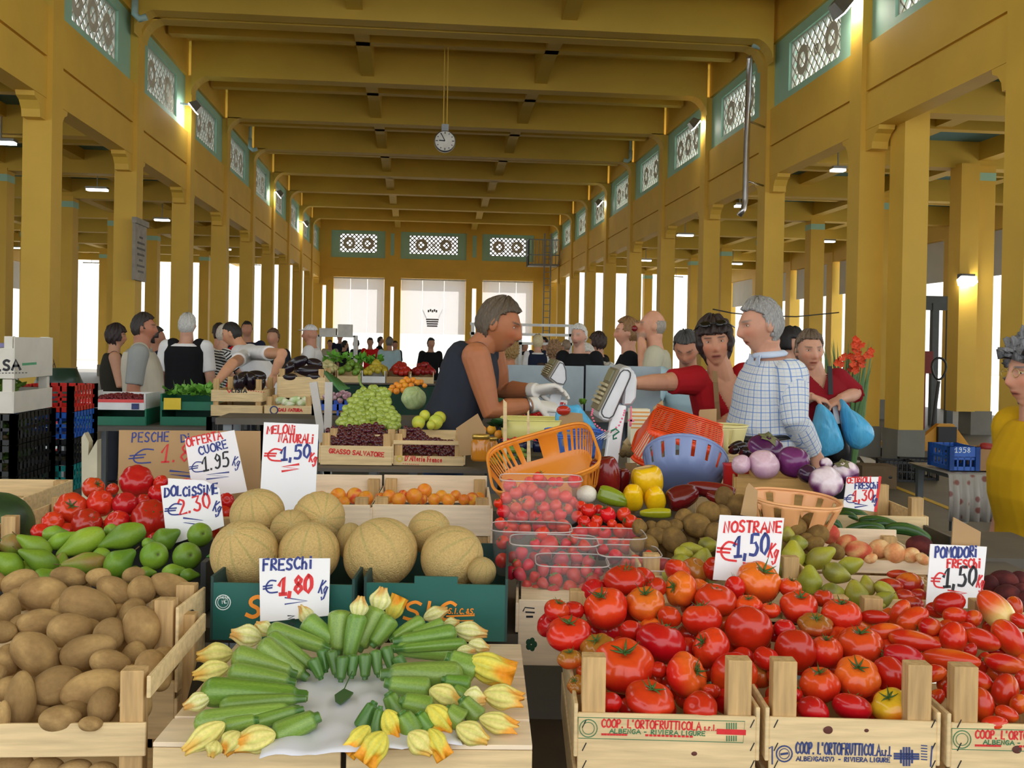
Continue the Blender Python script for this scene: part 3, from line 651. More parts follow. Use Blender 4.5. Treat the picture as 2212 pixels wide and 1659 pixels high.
def adopt(o, parent): o.parent = parent; o.matrix_parent_inverse = parent.matrix_basis.inverted(); return o
def sign(label, poly, Yt, Yb, texts, m=PAPER, name='price_sign', thick=.003, edge=None, cat='price sign'):
    """poly: outline in photo pixels, clockwise from the top corner nearest the left; texts: (ink, kind, ...)"""
    ys = [p[1] for p in poly]; top, bot = min(ys), max(ys); mx = sum(p[0] for p in poly) / len(poly)
    A = atY(mx, top, Yt); B = atY(mx, bot, Yb); up = (A - B).normalized(); n = up.cross(CR).normalized(); pl = Plane((A + B) / 2, n)
    pts = [pl.at(*p) for p in poly]; low = min(pts, key=lambda v: v.z)
    t = thing(name, label, cat, (low.x, low.y, low.z)); b = MB(); b.prism(pts, -pl.n * thick); adopt(b.build('card', m), t)
    inks = {}
    for tx in texts:
        k = inks.setdefault(tx[0].name, (tx[0], MB()))[1]
        if tx[1] == 'w': write(k, pl, *tx[2:])
        else: stroke(k, pl, tx[2], tx[3])
    for ink, k in inks.values(): adopt(k.build('lettering', ink), t)
    return t, pl
def zig(x0, x1, y0, y1, n): return [((x0 if i % 2 == 0 else x1), y0 + (y1 - y0) * i / n) for i in range(n + 1)]

# ------------------------------------------------------------------ crates and stands
RZ = -.1
def crate(label, p0, w, d, h, zp=None, front=((0, 1),), back=((0, 1),), side=((0, 1),), rz=RZ, wood=WOODX, pw=.034, t=.006, name='wooden_crate', group=None, slat='slat', posts=True, front_side=True, z_front=None):
    """p0: lower front corner on the left, world; slats are (z0, z1) as fractions of h"""
    o = thing(name, label, 'crate', p0, rz, group); pm = WOODP if wood in (WOODX, WOODL) else wood; zp = zp or h
    def part(n, mb, m, b=.0012): q = mb.build(n, m, o, bevel=b); return q
    if posts:
        for x in (0, 1):
            for y in (0, 1):
                m = MB(); xx = t + pw / 2 + x * (w - pw - 2 * t); yy = t + pw / 2 * .8 + y * (d - pw * .8 - 2 * t)
                m.box((xx, yy, zp / 2), (pw, pw * .8, zp)); part('corner_post', m, pm)
    for nm, sl in (('front_slat', front), ('back_slat', back)):
        y = t / 2 if nm[0] == 'f' else d - t / 2
        for a, b in sl: m = MB(); m.box((w / 2, y, (a + b) / 2 * h), (w, t, (b - a) * h)); part(nm, m, wood)
    for x in (t / 2 - t, w - t / 2 + t):
        for a, b in side: m = MB(); m.box((x, d / 2, (a + b) / 2 * h), (t, d, (b - a) * h)); part('side_slat', m, wood)
    m = MB(); m.box((w / 2, d / 2, .006), (w - 2 * t, d - 2 * t, .006)); part('base_board', m, wood, 0)
    return o
def frontplane(o): R = o.rotation_euler.to_matrix(); return Plane(V(o.location), R @ V((0, -1, 0)))
def stencil(o, ink, items, name='stencil', pl=None, lift=.001):
    pl = pl or frontplane(o); m = MB()
    for it in items:
        if isinstance(it, MB): m = it
        elif it[0] == 'ring':
            _, x, y, r, w = it; stroke(m, pl, [(x + r * math.cos(a * .3142), y + r * math.sin(a * .3142)) for a in range(21)], w)
        elif it[0] == 'line': stroke(m, pl, it[1], it[2])
        else: write(m, pl, *it)
    return adopt(m.build(name, ink), o)
def corner(px, py, z, zb): p = atZ(px, py, z); return V((p.x, p.y, zb))
def stand(label, p0, w, d, z, rz=RZ, m=None, th=.03, skirt=None, z0=0):
    o = thing('market_stand', label, 'stand', (p0[0], p0[1], 0), rz); m = m or mat('stand_boards', (94, 86, 76), .7, var=.2, scale=5)
    t = MB(); t.box((w / 2, d / 2, z - th / 2), (w, d, th)); t.build('stand_top', m, o)
    for x in (.05, w - .05):
        for y in (.05, d - .05): t = MB(); t.box((x, y, (z - th + z0) / 2), (.04, .04, z - th - z0)); t.build('leg', STEEL, o)
    if skirt: t = MB(); t.box((w / 2, .004, z / 2), (w, .008, z * .96)); t.build('front_skirt', skirt, o)
    return o
R_ = Matrix.Rotation(RZ, 3, 'Z')
def st(x, y, z=0): return R_ @ V((x, y, 0)) + V((0, 0, z))          # stand coordinates, turned like the crates
stand('low front trestle stand carrying the tomato, zucchini and potato crates', st(-1.25, 1.34), 2.45, .62, .785)
stand('middle trestle stand under the melon boxes, pears and kiwis', st(-1.35, 2.0), 2.72, .80, .94)
stand('rear trestle stand under the grape and citrus crates', st(-1.1, 2.83), 1.95, 1.22, .95)
stand('back table behind the grapes, carrying the cabbage and the orange pyramid', (-.95, 4.74), .97, .34, 1.16, 0)
stand('vendor-side table under the tomato tub and the blue bag', (.40, 4.62), .70, .34, 1.2, 0)
stand('raised shelf under the two crates of dark red grapes', (-.52, 3.70), .84, .62, 1.06, -.05, None, .012, None, .951)
stand('raised shelf under the honey jars and oranges', (.36, 3.45), .70, .66, 1.10, -.05, None, .012, None, .951)
stand('low shelf under the pale zucchini', (.22, 3.06), .52, .36, 1.01, -.05, None, .012, None, .951)
stand('side trestle stand under the round eggplants and cucumbers', st(.87, 2.80), .72, .42, .95)
# front row: two tomato crates and the plum tomato crate
GC = 'tomato crates of the front row'
T = []
for i, (l, r_, lab) in enumerate((((1243, 1540), (1645, 1549), 'open wooden crate with a red and green stencilled band, full of big tomatoes'), ((1657, 1549), (2036, 1560), 'open wooden crate stencilled in blue with a dark knot, full of big tomatoes'), ((2050, 1562), (2440, 1572), 'wooden crate of long plum tomatoes cut off by the picture edge'))):
    a, b = atZ(*l, .964), atZ(*r_, .964); w = (b - a).length
    T.append(crate(lab, (a.x + .004, a.y, .787), w - .012, .45, .177, .26, front=((0, .46), (.48, 1)), back=((.1, .5), (.6, 1.1)), side=((.1, .52), (.62, 1.08)), rz=math.atan2(b.y - a.y, b.x - a.x), group=GC, pw=.036))
y_ = lambda a, b, x: a + (b - a) * x
for o, x0, y0 in ((T[0], 1245, 1548), (T[2], 2052, 1572)):
    band = [(x0 + 4, y0 + 1), (x0 + 364, y0 + 10), (x0 + 360, y0 + 56), (x0 + 4, y0 + 46), (x0 + 4, y0 + 1)]
    stencil(o, REDINK, [("COOP. L'ORTOFRUTTICOLA", (x0 + 55, y0 + 22), (x0 + 268, y0 + 29), 17, .0022), ('s.r.l.', (x0 + 276, y0 + 29), (x0 + 303, y0 + 30), 12, .0016), ('-' * 9, (x0 + 55, y0 + 42), (x0 + 110, y0 + 43), 9, .003), ('-' * 12, (x0 + 150, y0 + 44), (x0 + 252, y0 + 47), 9, .003), ('line', [(x0 + 307, y0 + 32), (x0 + 362, y0 + 34)], .008)])
    stencil(o, GREENINK, [('line', band, .0008), ('ring', x0 + 26, y0 + 25, 19, .0012), ('ring', x0 + 26, y0 + 25, 13, .0008), ('ALBENGA - RIVIERA LIGURE', (x0 + 72, y0 + 35), (x0 + 278, y0 + 41), 9, .0014)] + [('line', [(x0 + 325 + 5 * k, y0 + 14), (x0 + 325 + 5 * k, y0 + 26)], .0016) for k in range(5)] + [('line', [(x0 + 325 + 5 * k, y0 + 42), (x0 + 325 + 5 * k, y0 + 52)], .0016) for k in range(5)])
NAVY = mat('navy_stencil', (58, 70, 120), .75, var=.2, scale=80)
cx_, cy_ = 1958, 1633
stencil(T[1], NAVY, [("COOP. L'ORTOFRUTTICOLA", (1719, 1627), (1901, 1632), 24, .0026), ('s.r.l.', (1904, 1632), (1926, 1633), 20, .002), ('ALBENGA(SV) - RIVIERA LIGURE', (1720, 1643), (1922, 1646), 9, .0016), ('ring', 1694, 1628, 17, .002), ('ring', 1694, 1628, 11, .001), ('line', [(1687, 1629), (1701, 1627)], .003), ('line', [(1668, 1650), (1668, 1612), (1662, 1616)], .002), ('line', [(2010, 1655), (2013, 1612)], .002)] +
        [('line', [(cx_ - 12 + 6 * k, cy_ - (18 if k in (1, 2, 3) else 12)), (cx_ - 12 + 6 * k, cy_ + (20 if k in (1, 2, 3) else 14))], .0028) for k in range(5)] + [('line', [(cx_ - 26, cy_ + 5 * k), (cx_ + 26, cy_ + 1 + 5 * k)], .0028) for k in (-1, 0, 1)] + [('line', [(1990, 1610 + 6 * k), (2002, 1611 + 6 * k)], .0014) for k in range(6)])
KNOT = mat('wood_knot', (92, 44, 34), .7)
for o, spots in ((T[1], ((1790, 1577, 9), (1872, 1578, 4))), (T[2], ((2198, 1619, 9),)), (T[0], ((1500, 1628, 5),))):
    pl = frontplane(o); m = MB()
    for x, y, r in spots: m.ball(pl.at(x, y), (r * .00068 * 1.4, .0012, r * .00068), 12)
    adopt(m.build('wood_knot', KNOT), o)
# staples on the crate fronts
for o, xs in ((T[0], (1262, 1625)), (T[1], (1676, 2016)), (T[2], (2072,))):
    pl = frontplane(o)
    for x in xs:
        for y in (1562, 1612, 1650):
            m = MB(); stroke(m, pl, [(x - 4, y + 9), (x + 4, y - 7)], .0014); adopt(m.build('staple', DARK), o)
# potatoes: two crates one behind the other
a = atZ(302, 1580, .955)
pc1 = crate('wooden crate of potatoes at the front corner, with a grey weathered front slat', st(a.x - .40 + .148, a.y + .0, .79) if 0 else (a.x - .40, a.y + .04, .79), .40, .345, .165, .24, front=((.0, .28), (.70, 1)), side=((0, .45), (1.22, 1.42)), back=((.1, .9),), rz=-.02)
for x in (.0,):
    m = MB(); m.tube([(.425, .02, -.02), (.428, .12, .03), (.425, .22, .10), (.42, .30, .15)], [.012, .013, .012, .01], 8, flat=2.2); m.build('rubber_strip', BLACKP, pc1)
pc2 = crate('second wooden potato crate behind the first, its side board pierced by a hole', (a.x - .66, 1.855, .79), .635, .15, .26, .27, front=((.1, .5),), side=((.0, .38), (.42, 1)), back=((.1, .9),))
m = MB(); m.ball((.644, .06, .22), (.004, .02, .02), 14); m.build('hand_hole', DARK, pc2)
# crates turned upside down under the zucchini
a, b = atZ(330, 1601, .953), atZ(1150, 1608, .953); dirx = (b - a).normalized(); zr = math.atan2(dirx.y, dirx.x); wz = (b - a).length / 2 - .004
for i in range(2):
    p = a + dirx * (i * (wz + .008)); o = thing('wooden_crate', ['upturned pale wooden crate under the zucchini, next to the potatoes', 'upturned pale wooden crate under the zucchini, next to the tomato crate'][i], 'crate', (p.x, p.y, .786), zr, 'upturned crates under the zucchini')
    for k in range(5): m = MB(); m.box((wz / 2, .045 + .098 * k, .162), (wz, .09, .007)); m.build('top_board', WOODL, o, bevel=.001)
    for z in (.135, .06): m = MB(); m.box((wz / 2, .004, z), (wz, .007, .045)); m.build('front_slat', WOODX, o, bevel=.001); m = MB(); m.box((wz / 2, .486, z), (wz, .007, .045)); m.build('back_slat', WOODX, o)
    for x in (.02, wz - .02):
        m = MB(); m.box((x, .245, .148), (.03, .48, .02)); m.build('batten', WOODP, o)
        for y in (.03, .46): m = MB(); m.box((x, y, .07), (.03, .03, .14)); m.build('corner_post', WOODP, o)
# white paper under the zucchini
def paper(label, pts, z, name='paper_sheet', sag=.004, m=None, seed=3, n=26):
    r_ = np.random.default_rng(seed); me = bpy.data.meshes.new(name); g = []
    c = [V(p) for p in pts]
    for j in range(n + 1):
        for i in range(n + 1):
            u, v = i / n, j / n; p = c[0] * (1 - u) * (1 - v) + c[1] * u * (1 - v) + c[2] * u * v + c[3] * (1 - u) * v
            wv = math.sin(9 * u + 5 * v) * math.cos(7 * v - 6 * u) + .6 * math.sin(23 * u - 11 * v) + .5 * math.sin(17 * v + 13 * u * v)
            g.append(p + V((0, 0, abs(wv) * sag + z)))
    fs = [(j * (n + 1) + i, j * (n + 1) + i + 1, (j + 1) * (n + 1) + i + 1, (j + 1) * (n + 1) + i) for j in range(n) for i in range(n)]
    me.from_pydata(g, [], fs); o = link(name, me, None, [m or PAPER]); so = o.modifiers.new('s', 'SOLIDIFY'); so.thickness = .0006
    me.polygons.foreach_set('use_smooth', [True] * len(fs)); return tag(o, label, 'paper')
zt = .956
paper('crumpled white paper sheet spread under the ring of zucchini', [atZ(560, 1640, zt), atZ(1000, 1612, zt), atZ(900, 1440, zt), atZ(620, 1440, zt)], .001, m=mat('crumpled_white_paper', (222, 222, 232), .5, var=.03))
# green printed melon boxes
MBX = []
for i, (l, r_) in enumerate((((455, 1272), (766, 1270)), ((786, 1270), (1097, 1270)))):
    p, q = atY(*l, 1.915 - .005 * i), atY(*r_, 1.89 - .005 * i); w = (q - p).length; rz = math.atan2(q.y - p.y, q.x - p.x); h = .108
    o = thing('cardboard_box', ['dark green printed cardboard box of melons behind the potato crate side', 'dark green printed cardboard box of melons with orange lettering, beside the berry punnets'][i], 'box', (p.x, p.y, .956), rz, 'green melon boxes'); MBX.append(o)
    m = MB(); m.box((w / 2, .003, h / 2), (w, .005, h)); 
    if i == 1: m.box((w * .5, .003, h + .007), (w * .30, .005, .014))
    m.build('front_panel', GREENBOX, o); GB2 = mat('green_card_side', (28, 62, 58), .6)
    m = MB(); m.box((w / 2, .40, h / 2), (w, .005, h)); m.build('back_panel', GB2, o)
    for x in (.0025, w - .0025): m = MB(); m.box((x, .20, h / 2 + .006), (.005, .40, h + .012)); m.build('side_panel', GB2, o)
    m = MB(); m.box((w / 2, .2, .003), (w, .39, .005)); m.build('base_panel', CARD, o)
pl = frontplane(MBX[0]); 
stencil(MBX[0], WHITEINK, [('ring', 482, 1301, 16, .0016), ('ring', 482, 1301, 11.5, .0009), ('ITALIA', (471, 1297 - 4), (493, 1297 - 4), 5, .0009), ('JMC', (475, 1305), (490, 1303), 8, .001)], 'round_emblem')
def fat(o, s, x0, x1, y, h, w): m = MB(); write(m, frontplane(o), s, (x0, y), (x1, y + 1), h, w, .18); return adopt(m.build('lettering', ORANGEINK), o)
fat(MBX[0], 'S', 532, 560, 1332, 44, .0075)
fat(MBX[1], 'SIC', 872, 978, 1338, 38, .006); fat(MBX[1], 'S.I.C.&S.', 968, 1026, 1325, 11, .002)
stencil(MBX[1], ORANGEINK, [('line', [(965, 1331), (1024, 1329)], .003), ('line', [(990, 1341), (1022, 1340)], .0016)], 'underline')
# peach crates (pale wood) behind the melons
for i, (l, r_, lab) in enumerate((((560, 1090), (797, 1094), 'pale wooden crate of apricots behind the tall melon price card'), ((804, 1094), (1060, 1084), 'pale wooden crate of apricots, next to the cherry tomato punnets'))):
    p, q = atY(*l, 2.63), atY(*r_, 2.60); w = (q - p).length; p.z = .95
    crate(lab, p, w, .40, .148, .165, front=((.45, 1),), back=((.62, 1.18), (.1, .5)), side=((.1, .95),), wood=WOODL, group='apricot crates', rz=-.04)
# red grape crates
GRC = []
for i, (l, r_, lab) in enumerate((((692, 962), (847, 974), 'wooden crate of dark red grapes with bold red stencilled letters'), ((849, 985), (1003, 990), 'wooden crate of dark red grapes with a high front rail, beside the honey jars'))):
    p, q = atY(*l, 3.78), atY(*r_, 3.74); w = (q - p).length; h = max(p.z - 1.062, .045); p.z = 1.062
    GRC.append(crate(lab, p, w - .004, .24, h, .118, front=(((0, .8), (1.75, 2.1)) if i else ((0, 1),)), back=((.2, 1.3),), side=((.1, 1.1),), pw=.028, group='grape crates', rz=-.05))
stencil(GRC[0], REDINK, [('GRASSO SALVATORE', (711, 978), (829, 987), 9, .0042)]); stencil(GRC[1], REDINK, [("D'Altoria Franco", (875, 995), (955, 999), 11, .0036), ('-' * 8, (870, 1003), (905, 1005), 3, .002)])
stencil(GRC[1], mat('yellow_stamp', (214, 190, 90), .7), [('ring', 863, 991, 6, .006)], 'round_stamp')
# ------------------------------------------------------------------ produce, row by row
def cal(seed=0, k=1.0, z=.62): return [(CALT[seed % 3], Matrix.Translation((0, 0, z)) @ Matrix.Scale(k, 4))]
# potatoes
H = Heap('potato', 'potato', 'potatoes in the corner crates', 1.50, .955, 1.98, 1.045, 'brown potato, {n} from the zucchini, {r} row above the grey slat', 'R')
zA = ZM(0, 1180, 3.464)
for x, y, L, W, a in ((680, 1330, 170, 110, 0), (450, 1290, 290, 190, 5), (20, 1280, 240, 110, 85), (150, 1150, 420, 220, 85), (770, 1200, 270, 210, 80), (1050, 1190, 230, 180, 80), (700, 1060, 430, 270, 15), (410, 1050, 330, 270, 20), (60, 1070, 200, 180, 0),
                      (1150, 930, 330, 230, -55), (820, 870, 300, 180, -5), (660, 790, 400, 240, 20), (270, 810, 390, 280, -35), (50, 850, 230, 190, 80), (1060, 620, 340, 270, -75), (820, 660, 240, 220, -60), (520, 630, 320, 250, 10), (300, 570, 320, 190, 10), (30, 640, 180, 160, 0), (1240, 560, 200, 140, -10),
                      (665, 440, 430, 270, -15), (50, 470, 240, 190, 80), (330, 360, 350, 260, 0), (1245, 460, 250, 160, 0), (1055, 330, 230, 220, 0), (850, 340, 270, 190, -40), (1300, 310, 330, 190, -25), (150, 265, 270, 190, 20), (520, 230, 270, 150, -10), (735, 230, 190, 150, 0), (1000, 215, 170, 120, 10), (-60, 960, 200, 180, 20), (-50, 270, 180, 170, 0)):
    px, py, l, w = zA(x, y, L, W); H.put(POT[int(x + y) % 6], px, py, l, w, RAD(a), random.uniform(-.2, .2))
H.fill(POT, [(0, 1260), (400, 1250), (385, 1400), (260, 1560), (0, 1560)], 54, 50, .045, 'potato mostly hidden under other potatoes in the corner crates', W=50)
H.finish()
for x, y, L, W in ((110, 1580, 250, 170), (340, 1595, 250, 150), (560, 1605, 230, 130), (760, 1620, 210, 130), (940, 1640, 160, 100)):
    px, py, l, w = zA(x, y + 60, L, W); p = atY(px, py, 1.55); o = link('potato', POT[x % 6]); k = mpp(p); o.location = p; o.scale = (l * k / 2, w * k / 2, w * k / 2); o.rotation_euler = (x, 0, .3)
    tag(o, 'brown potato below the grey slat, %s from the crate corner' % ORD[4 - [110, 340, 560, 760, 940].index(x)], 'potato', 'potatoes in the corner crates')
# pears in a black tray, ribbed tomatoes behind them
def tray(label, p0, w, d, h, rz, m, name='cardboard_tray', group=None):
    o = thing(name, label, 'tray', p0, rz, group)
    for nm, c, s in (('front_side', (w / 2, 0, h * .3), (w, .008, h * .6)), ('back_side', (w / 2, d, h / 2), (w, .008, h)), ('end_side', (0, d / 2, h / 2 + .006), (.012, d, h + .012)), ('end_side', (w, d / 2, h / 2 + .006), (.012, d, h + .012)), ('base', (w / 2, d / 2, .003), (w, d, .006))):
        q = MB(); q.box(c, s); q.build(nm, m, o, bevel=.001)
    return o
BLK = mat('black_printed_card', (48, 50, 50), .5, var=.1)
trp = tray('black card tray of green pears behind the potatoes', (-.955, 2.14, .95), .51, .30, .095, -.03, BLK)
for x in (.0, .51):
    for y in (.06, .2): m = MB(); m.box((x, y, .1085), (.011, .03, .001)); m.build('green_mark', mat('green_print_bright', (70, 150, 60), .6), trp)
trt = crate('wooden crate of ribbed red tomatoes behind the green pears', (-1.0, 2.47, .95), .56, .34, .12, .14, front=((0, .35),), back=((.3, 1),), rz=-.03)
zB = ZM(0, 880, 3.95)
H = Heap('pear', 'pear', 'green pears', 2.16, 1.015, 2.44, 1.10, 'bright green pear, {n} from the melons, {r} row above the potatoes', 'R')
for i, (x, y, L, W, a) in enumerate(((1250, 1410, 170, 110, 0), (1480, 1400, 200, 140, 10), (1620, 1430, 170, 120, 0), (720, 1330, 370, 190, 184), (330, 1300, 370, 200, 155), (60, 1330, 300, 220, 145), (1030, 1320, 300, 250, 40), (1310, 1270, 270, 250, 999), (1590, 1275, 270, 250, 999), (690, 1160, 430, 230, 207), (1040, 1110, 420, 230, 200), (290, 1180, 330, 190, 150), (1700, 1090, 240, 215, 999), (530, 1130, 260, 150, 25), (480, 1080, 230, 150, 0), (960, 1050, 150, 120, 0), (1270, 1160, 120, 100, 0))):
    px, py, l, w = zB(x, y, L, W)
    if a == 999: H.put(PEARG[i % 2], px, py, l, w, RAD(200), 1.25 if 0 else -1.25, spin=.3)
    else: H.put(PEARG[2 if x == 720 else i % 2], px, py, l, w, RAD(a), .1, part=[(STALKP, Matrix.Identity(4))] if L > 250 else None)
H.fill(PEARG, [(0, 1180), (440, 1130), (440, 1250), (0, 1260)], 62, 12, .05, 'green pear almost hidden under the other pears', W=50)
H.finish(); H.items = []
H = Heap('tomato', 'tomato', 'ribbed beefsteak tomatoes', 2.50, 1.06, 2.80, 1.20, 'ribbed red tomato, {n} from the melons, {r} row above the green pears', 'R')
for i, (x, y, L, W) in enumerate(((1340, 1130, 160, 100), (1000, 980, 230, 200), (740, 990, 300, 210), (450, 980, 200, 170), (340, 1060, 150, 120), (1290, 950, 330, 330), (860, 820, 220, 240), (600, 860, 300, 240), (1065, 830, 210, 180), (1330, 1040, 200, 160), (800, 690, 220, 170), (1165, 630, 270, 290), (1350, 740, 170, 150), (1370, 640, 130, 130), (1220, 800, 130, 110), (1930, 800, 140, 140), (1910, 900, 130, 120), (960, 700, 120, 90))):
    px, py, l, w = zB(x, y, L, W); up = [(.2, .9, .4), (-.5, .6, .6), (.6, .6, .5), (.1, .3, 1)][i % 4]
    if L > 260 and W > 260: up = (.1, .5, .85)
    H.put(CUORE[i % 3], px, py, l, w, up=up, part=cal(i, .6, .66) if i in (2, 5, 7, 10, 14) else None)
H.fill(CUORE, [(90, 1150), (200, 1070), (330, 1030), (500, 1090), (480, 1150)], 52, 10, .05, 'ribbed tomato mostly hidden under the other ribbed tomatoes', up=1)
H.finish()
# melons
zC = ZM(420, 880, 3.3515)
H = Heap('melon', 'melon', 'netted melons', 2.05, 1.085, 2.32, 1.175, '', maxpush=.12)
MLAB = ['big netted melon at the front next to the potato crate', 'netted melon half covered by the zucchini price card', 'biggest netted melon, upright in the middle of the box with a dark seam', 'netted melon with one bold green stripe, beside the punnets', 'sliver of melon between the card-covered melon and the biggest one', 'melon low in the box corner beside the punnets', 'netted melon behind, between the other two back melons', 'netted melon in the back corner, in front of the tilted price cards', 'netted melon whose green ribs meet in a star, at the foot of the tall card', 'netted melon behind the striped one, against the apricot crate']
for i, (x, y, L, W, up) in enumerate(((365, 1065, 500, 480, (-.3, .5, .5)), (830, 1055, 440, 430, (.1, .95, .1)), (1345, 1055, 545, 485, (-.45, .8, -.1)), (1865, 1085, 470, 425, (.75, .6, .1)), (1130, 970, 200, 260, (0, 1, 0)), (2080, 1190, 200, 220, (.2, .6, .4)), (700, 890, 340, 260, (0, .3, 1)), (455, 770, 390, 340, (-.2, .7, .4)), (900, 800, 410, 350, (.15, -.05, 1)), (1700, 900, 370, 260, (.5, .3, .6)))):
    px, py, l, w = zC(x, y, L, W); H.put(MELON[i % 3], px, py, l, w * .82 if abs(up[1]) > .6 else w, up=up, spin=[.3, .31, 1.0, .15, 0, 0, .5, .5, .2, .4][i], label=MLAB[i], tight=.86)
# apricots
H = Heap('apricot', 'apricot', 'apricots in the pale crates', 2.68, 1.075, 2.98, 1.10, 'orange apricot, {n} from the tall card, {r} row up in the pale crates', 'L', .1)
for i, (x, y, L) in enumerate(((1080, 690, 90), (1480, 668, 105), (1410, 645, 100), (1040, 640, 115), (1160, 640, 120), (1240, 658, 110), (1000, 662, 80), (1590, 645, 120), (1735, 668, 90), (1840, 672, 95), (1950, 668, 80), (2010, 662, 95), (920, 640, 70), (1510, 635, 75), (1665, 605, 110))):
    px, py, l, w = zC(x, y, L); H.put(APRI[1 if x in (2010, 1510, 1160) else 0], px, py, l, w, random.uniform(0, 6), label='orange apricot topmost on the pile in the crate near the punnets' if x == 1665 else None)
H.fill(APRI, [(690, 1085), (790, 1085), (1040, 1078), (1030, 1070), (700, 1072)], 26, 14, .03, 'apricot sunk low in one of the pale crates')
H.finish()
# zucchini with their blossoms
H = Heap('zucchini', 'zucchini', 'zucchini with blossoms', 1.52, .978, 1.93, 1.022, 'green zucchini, {n} from the potatoes, {r} row above the crate edge', 'L', .03)
zD = ZM(300, 1240, 3.95)
def zuke(k, x1, y1, x2, y2, w, fl=None, off=0, label=None):
    a = zD(x1, y1, 1); b = zD(x2, y2, 1); L = math.hypot(a[0] - b[0], a[1] - b[1]); ang = math.atan2(-(b[1] - a[1]), b[0] - a[0])
    o = H.put(ZUC[k], (a[0] + b[0]) / 2, (a[1] + b[1]) / 2, L, w / 3.95 * 1.40, ang, .08, spin=random.choice([1.57, -1.57, 1.2]), off=off, tight=.42, label=label)
    if fl:
        kb, fx, fy, fL, fW, fa = fl; c = V(o.matrix_world.translation); r = (c - EYE).normalized(); q = zD(fx, fy, fL, fW); dist = (c - EYE).length
        rr = ray(q[0], q[1]); p = H.hit(q[0], q[1]) if abs((H.hit(q[0], q[1]) - EYE).length - dist) < .12 else EYE + rr.normalized() * dist
        k_ = mpp(p); f_ = link('blossom', BLOS[kb]); ez = -rr.normalized(); an = RAD(fa); ex = (CR * math.cos(an) + CU * math.sin(an)); ex = (ex - ez * ex.dot(ez)).normalized(); ey = ez.cross(ex)
        B = Matrix((ex, ey, ez)).transposed() @ Matrix.Rotation(random.uniform(0, 6), 3, 'X') @ Matrix.Diagonal((q[2] * k_ * .56, q[3] * k_ * .76, q[3] * k_ * .76))
        f_.parent = o; f_.matrix_parent_inverse = o.matrix_basis.inverted(); f_.matrix_basis = Matrix.Translation(p) @ B.to_4x4()
    return o
bx = 1580
for z in ((1, 1160, 1390, 1540, 1210, 170, (1, 1000, 1410, 300, 210, 195)), (0, 720, 1310, 1020, 1240, 110, (0, 565, 1390, 340, 190, 215)), (1, 880, 1310, 1400, 1150, 115, (1, 790, 1430, 180, 170, 230)), (0, 490, 1270, 1370, 1150, 150, (0, 640, 1490, 120, 130, 250)),
          (2, 540, 1000, 1440, 1040, 185, None), (1, 700, 1120, 1420, 1060, 110, (3, 500, 1090, 200, 140, 200)), (0, 760, 840, 1340, 930, 145, (0, 620, 830, 260, 170, 195)), (0, 800, 690, 1360, 850, 155, (0, 655, 690, 260, 180, 185)),
          (0, 1020, 590, 1440, 900, 145, (3, 920, 530, 230, 180, 170)), (1, 1100, 520, 1510, 810, 115, None), (0, 1100, 470, 1640, 640, 130, (3, 1065, 465, 140, 120, 150)), (0, 1410, 390, 1690, 600, 145, (3, 1430, 350, 170, 120, 120)),
          (0, 1720, 310, 1690, 690, 155, None), (1, 1870, 340, 1780, 750, 125, (3, 1880, 285, 160, 140, 80)), (0, 2040, 290, 1860, 650, 155, (3, 2060, 220, 180, 170, 75)), (1, 2160, 370, 1990, 620, 125, (2, 2180, 300, 170, 140, 65)),
          (1, 440 + bx, 700, 380 + bx, 400, 1, None) if 0 else (1, 560 + bx, 390, 480 + bx, 590, 100, None), (1, 850 + bx, 390, 560 + bx, 560, 95, (3, 950 + bx, 340, 190, 120, 20)), (0, 1030 + bx, 430, 720 + bx, 530, 95, (3, 1085 + bx, 420, 120, 90, 10)), (1, 1135 + bx, 505, 590 + bx, 585, 125, (3, 1245 + bx, 490, 250, 150, -8)),
          (1, 1220 + bx, 590, 600 + bx, 640, 80, (3, 1320 + bx, 610, 160, 110, -15)), (0, 1130 + bx, 670, 560 + bx, 640, 120, (3, 1210 + bx, 655, 140, 90, 0)), (0, 1300 + bx, 840, 1030 + bx, 720, 190, (2, 1400 + bx, 800, 330, 230, -20)),
          (0, 1190 + bx, 870, 480 + bx, 850, 185, None), (0, 905 + bx, 995, 510 + bx, 930, 150, (0, 1030 + bx, 1045, 260, 190, -25)), (1, 1200 + bx, 1050, 1090 + bx, 960, 100, (3, 1280 + bx, 1060, 170, 180, -10)), (2, 1250 + bx, 950, 1000 + bx, 900, 110, (1, 1520 + bx, 1050, 300, 190, -10)),
          (0, 1320 + bx, 1240, 1160 + bx, 1060, 140, (1, 1480 + bx, 1270, 290, 160, -15)), (0, 1170 + bx, 1270, 1030 + bx, 1150, 160, (0, 1260 + bx, 1360, 260, 180, -25)), (1, 920 + bx, 1160, 640 + bx, 1070, 160, (2, 970 + bx, 1230, 240, 200, -50)),
          (1, 770 + bx, 1370, 660 + bx, 1170, 155, (0, 820 + bx, 1440, 230, 190, -40)), (2, 640 + bx, 1200, 540 + bx, 1010, 130, (2, 570 + bx, 1270, 210, 170, -70)), (3, 310 + bx, 1320, 430 + bx, 1090, 110, (2, 300 + bx, 1400, 230, 150, 230)), (3, 430 + bx, 1390, 480 + bx, 1130, 80, (2, 440 + bx, 1465, 240, 200, 235)), (2, 900 + bx, 1330, 800 + bx, 1180, 110, (2, 960 + bx, 1430, 220, 150, -60))):
    zuke(z[0], *z[1:6], z[6] if len(z) > 6 else None)
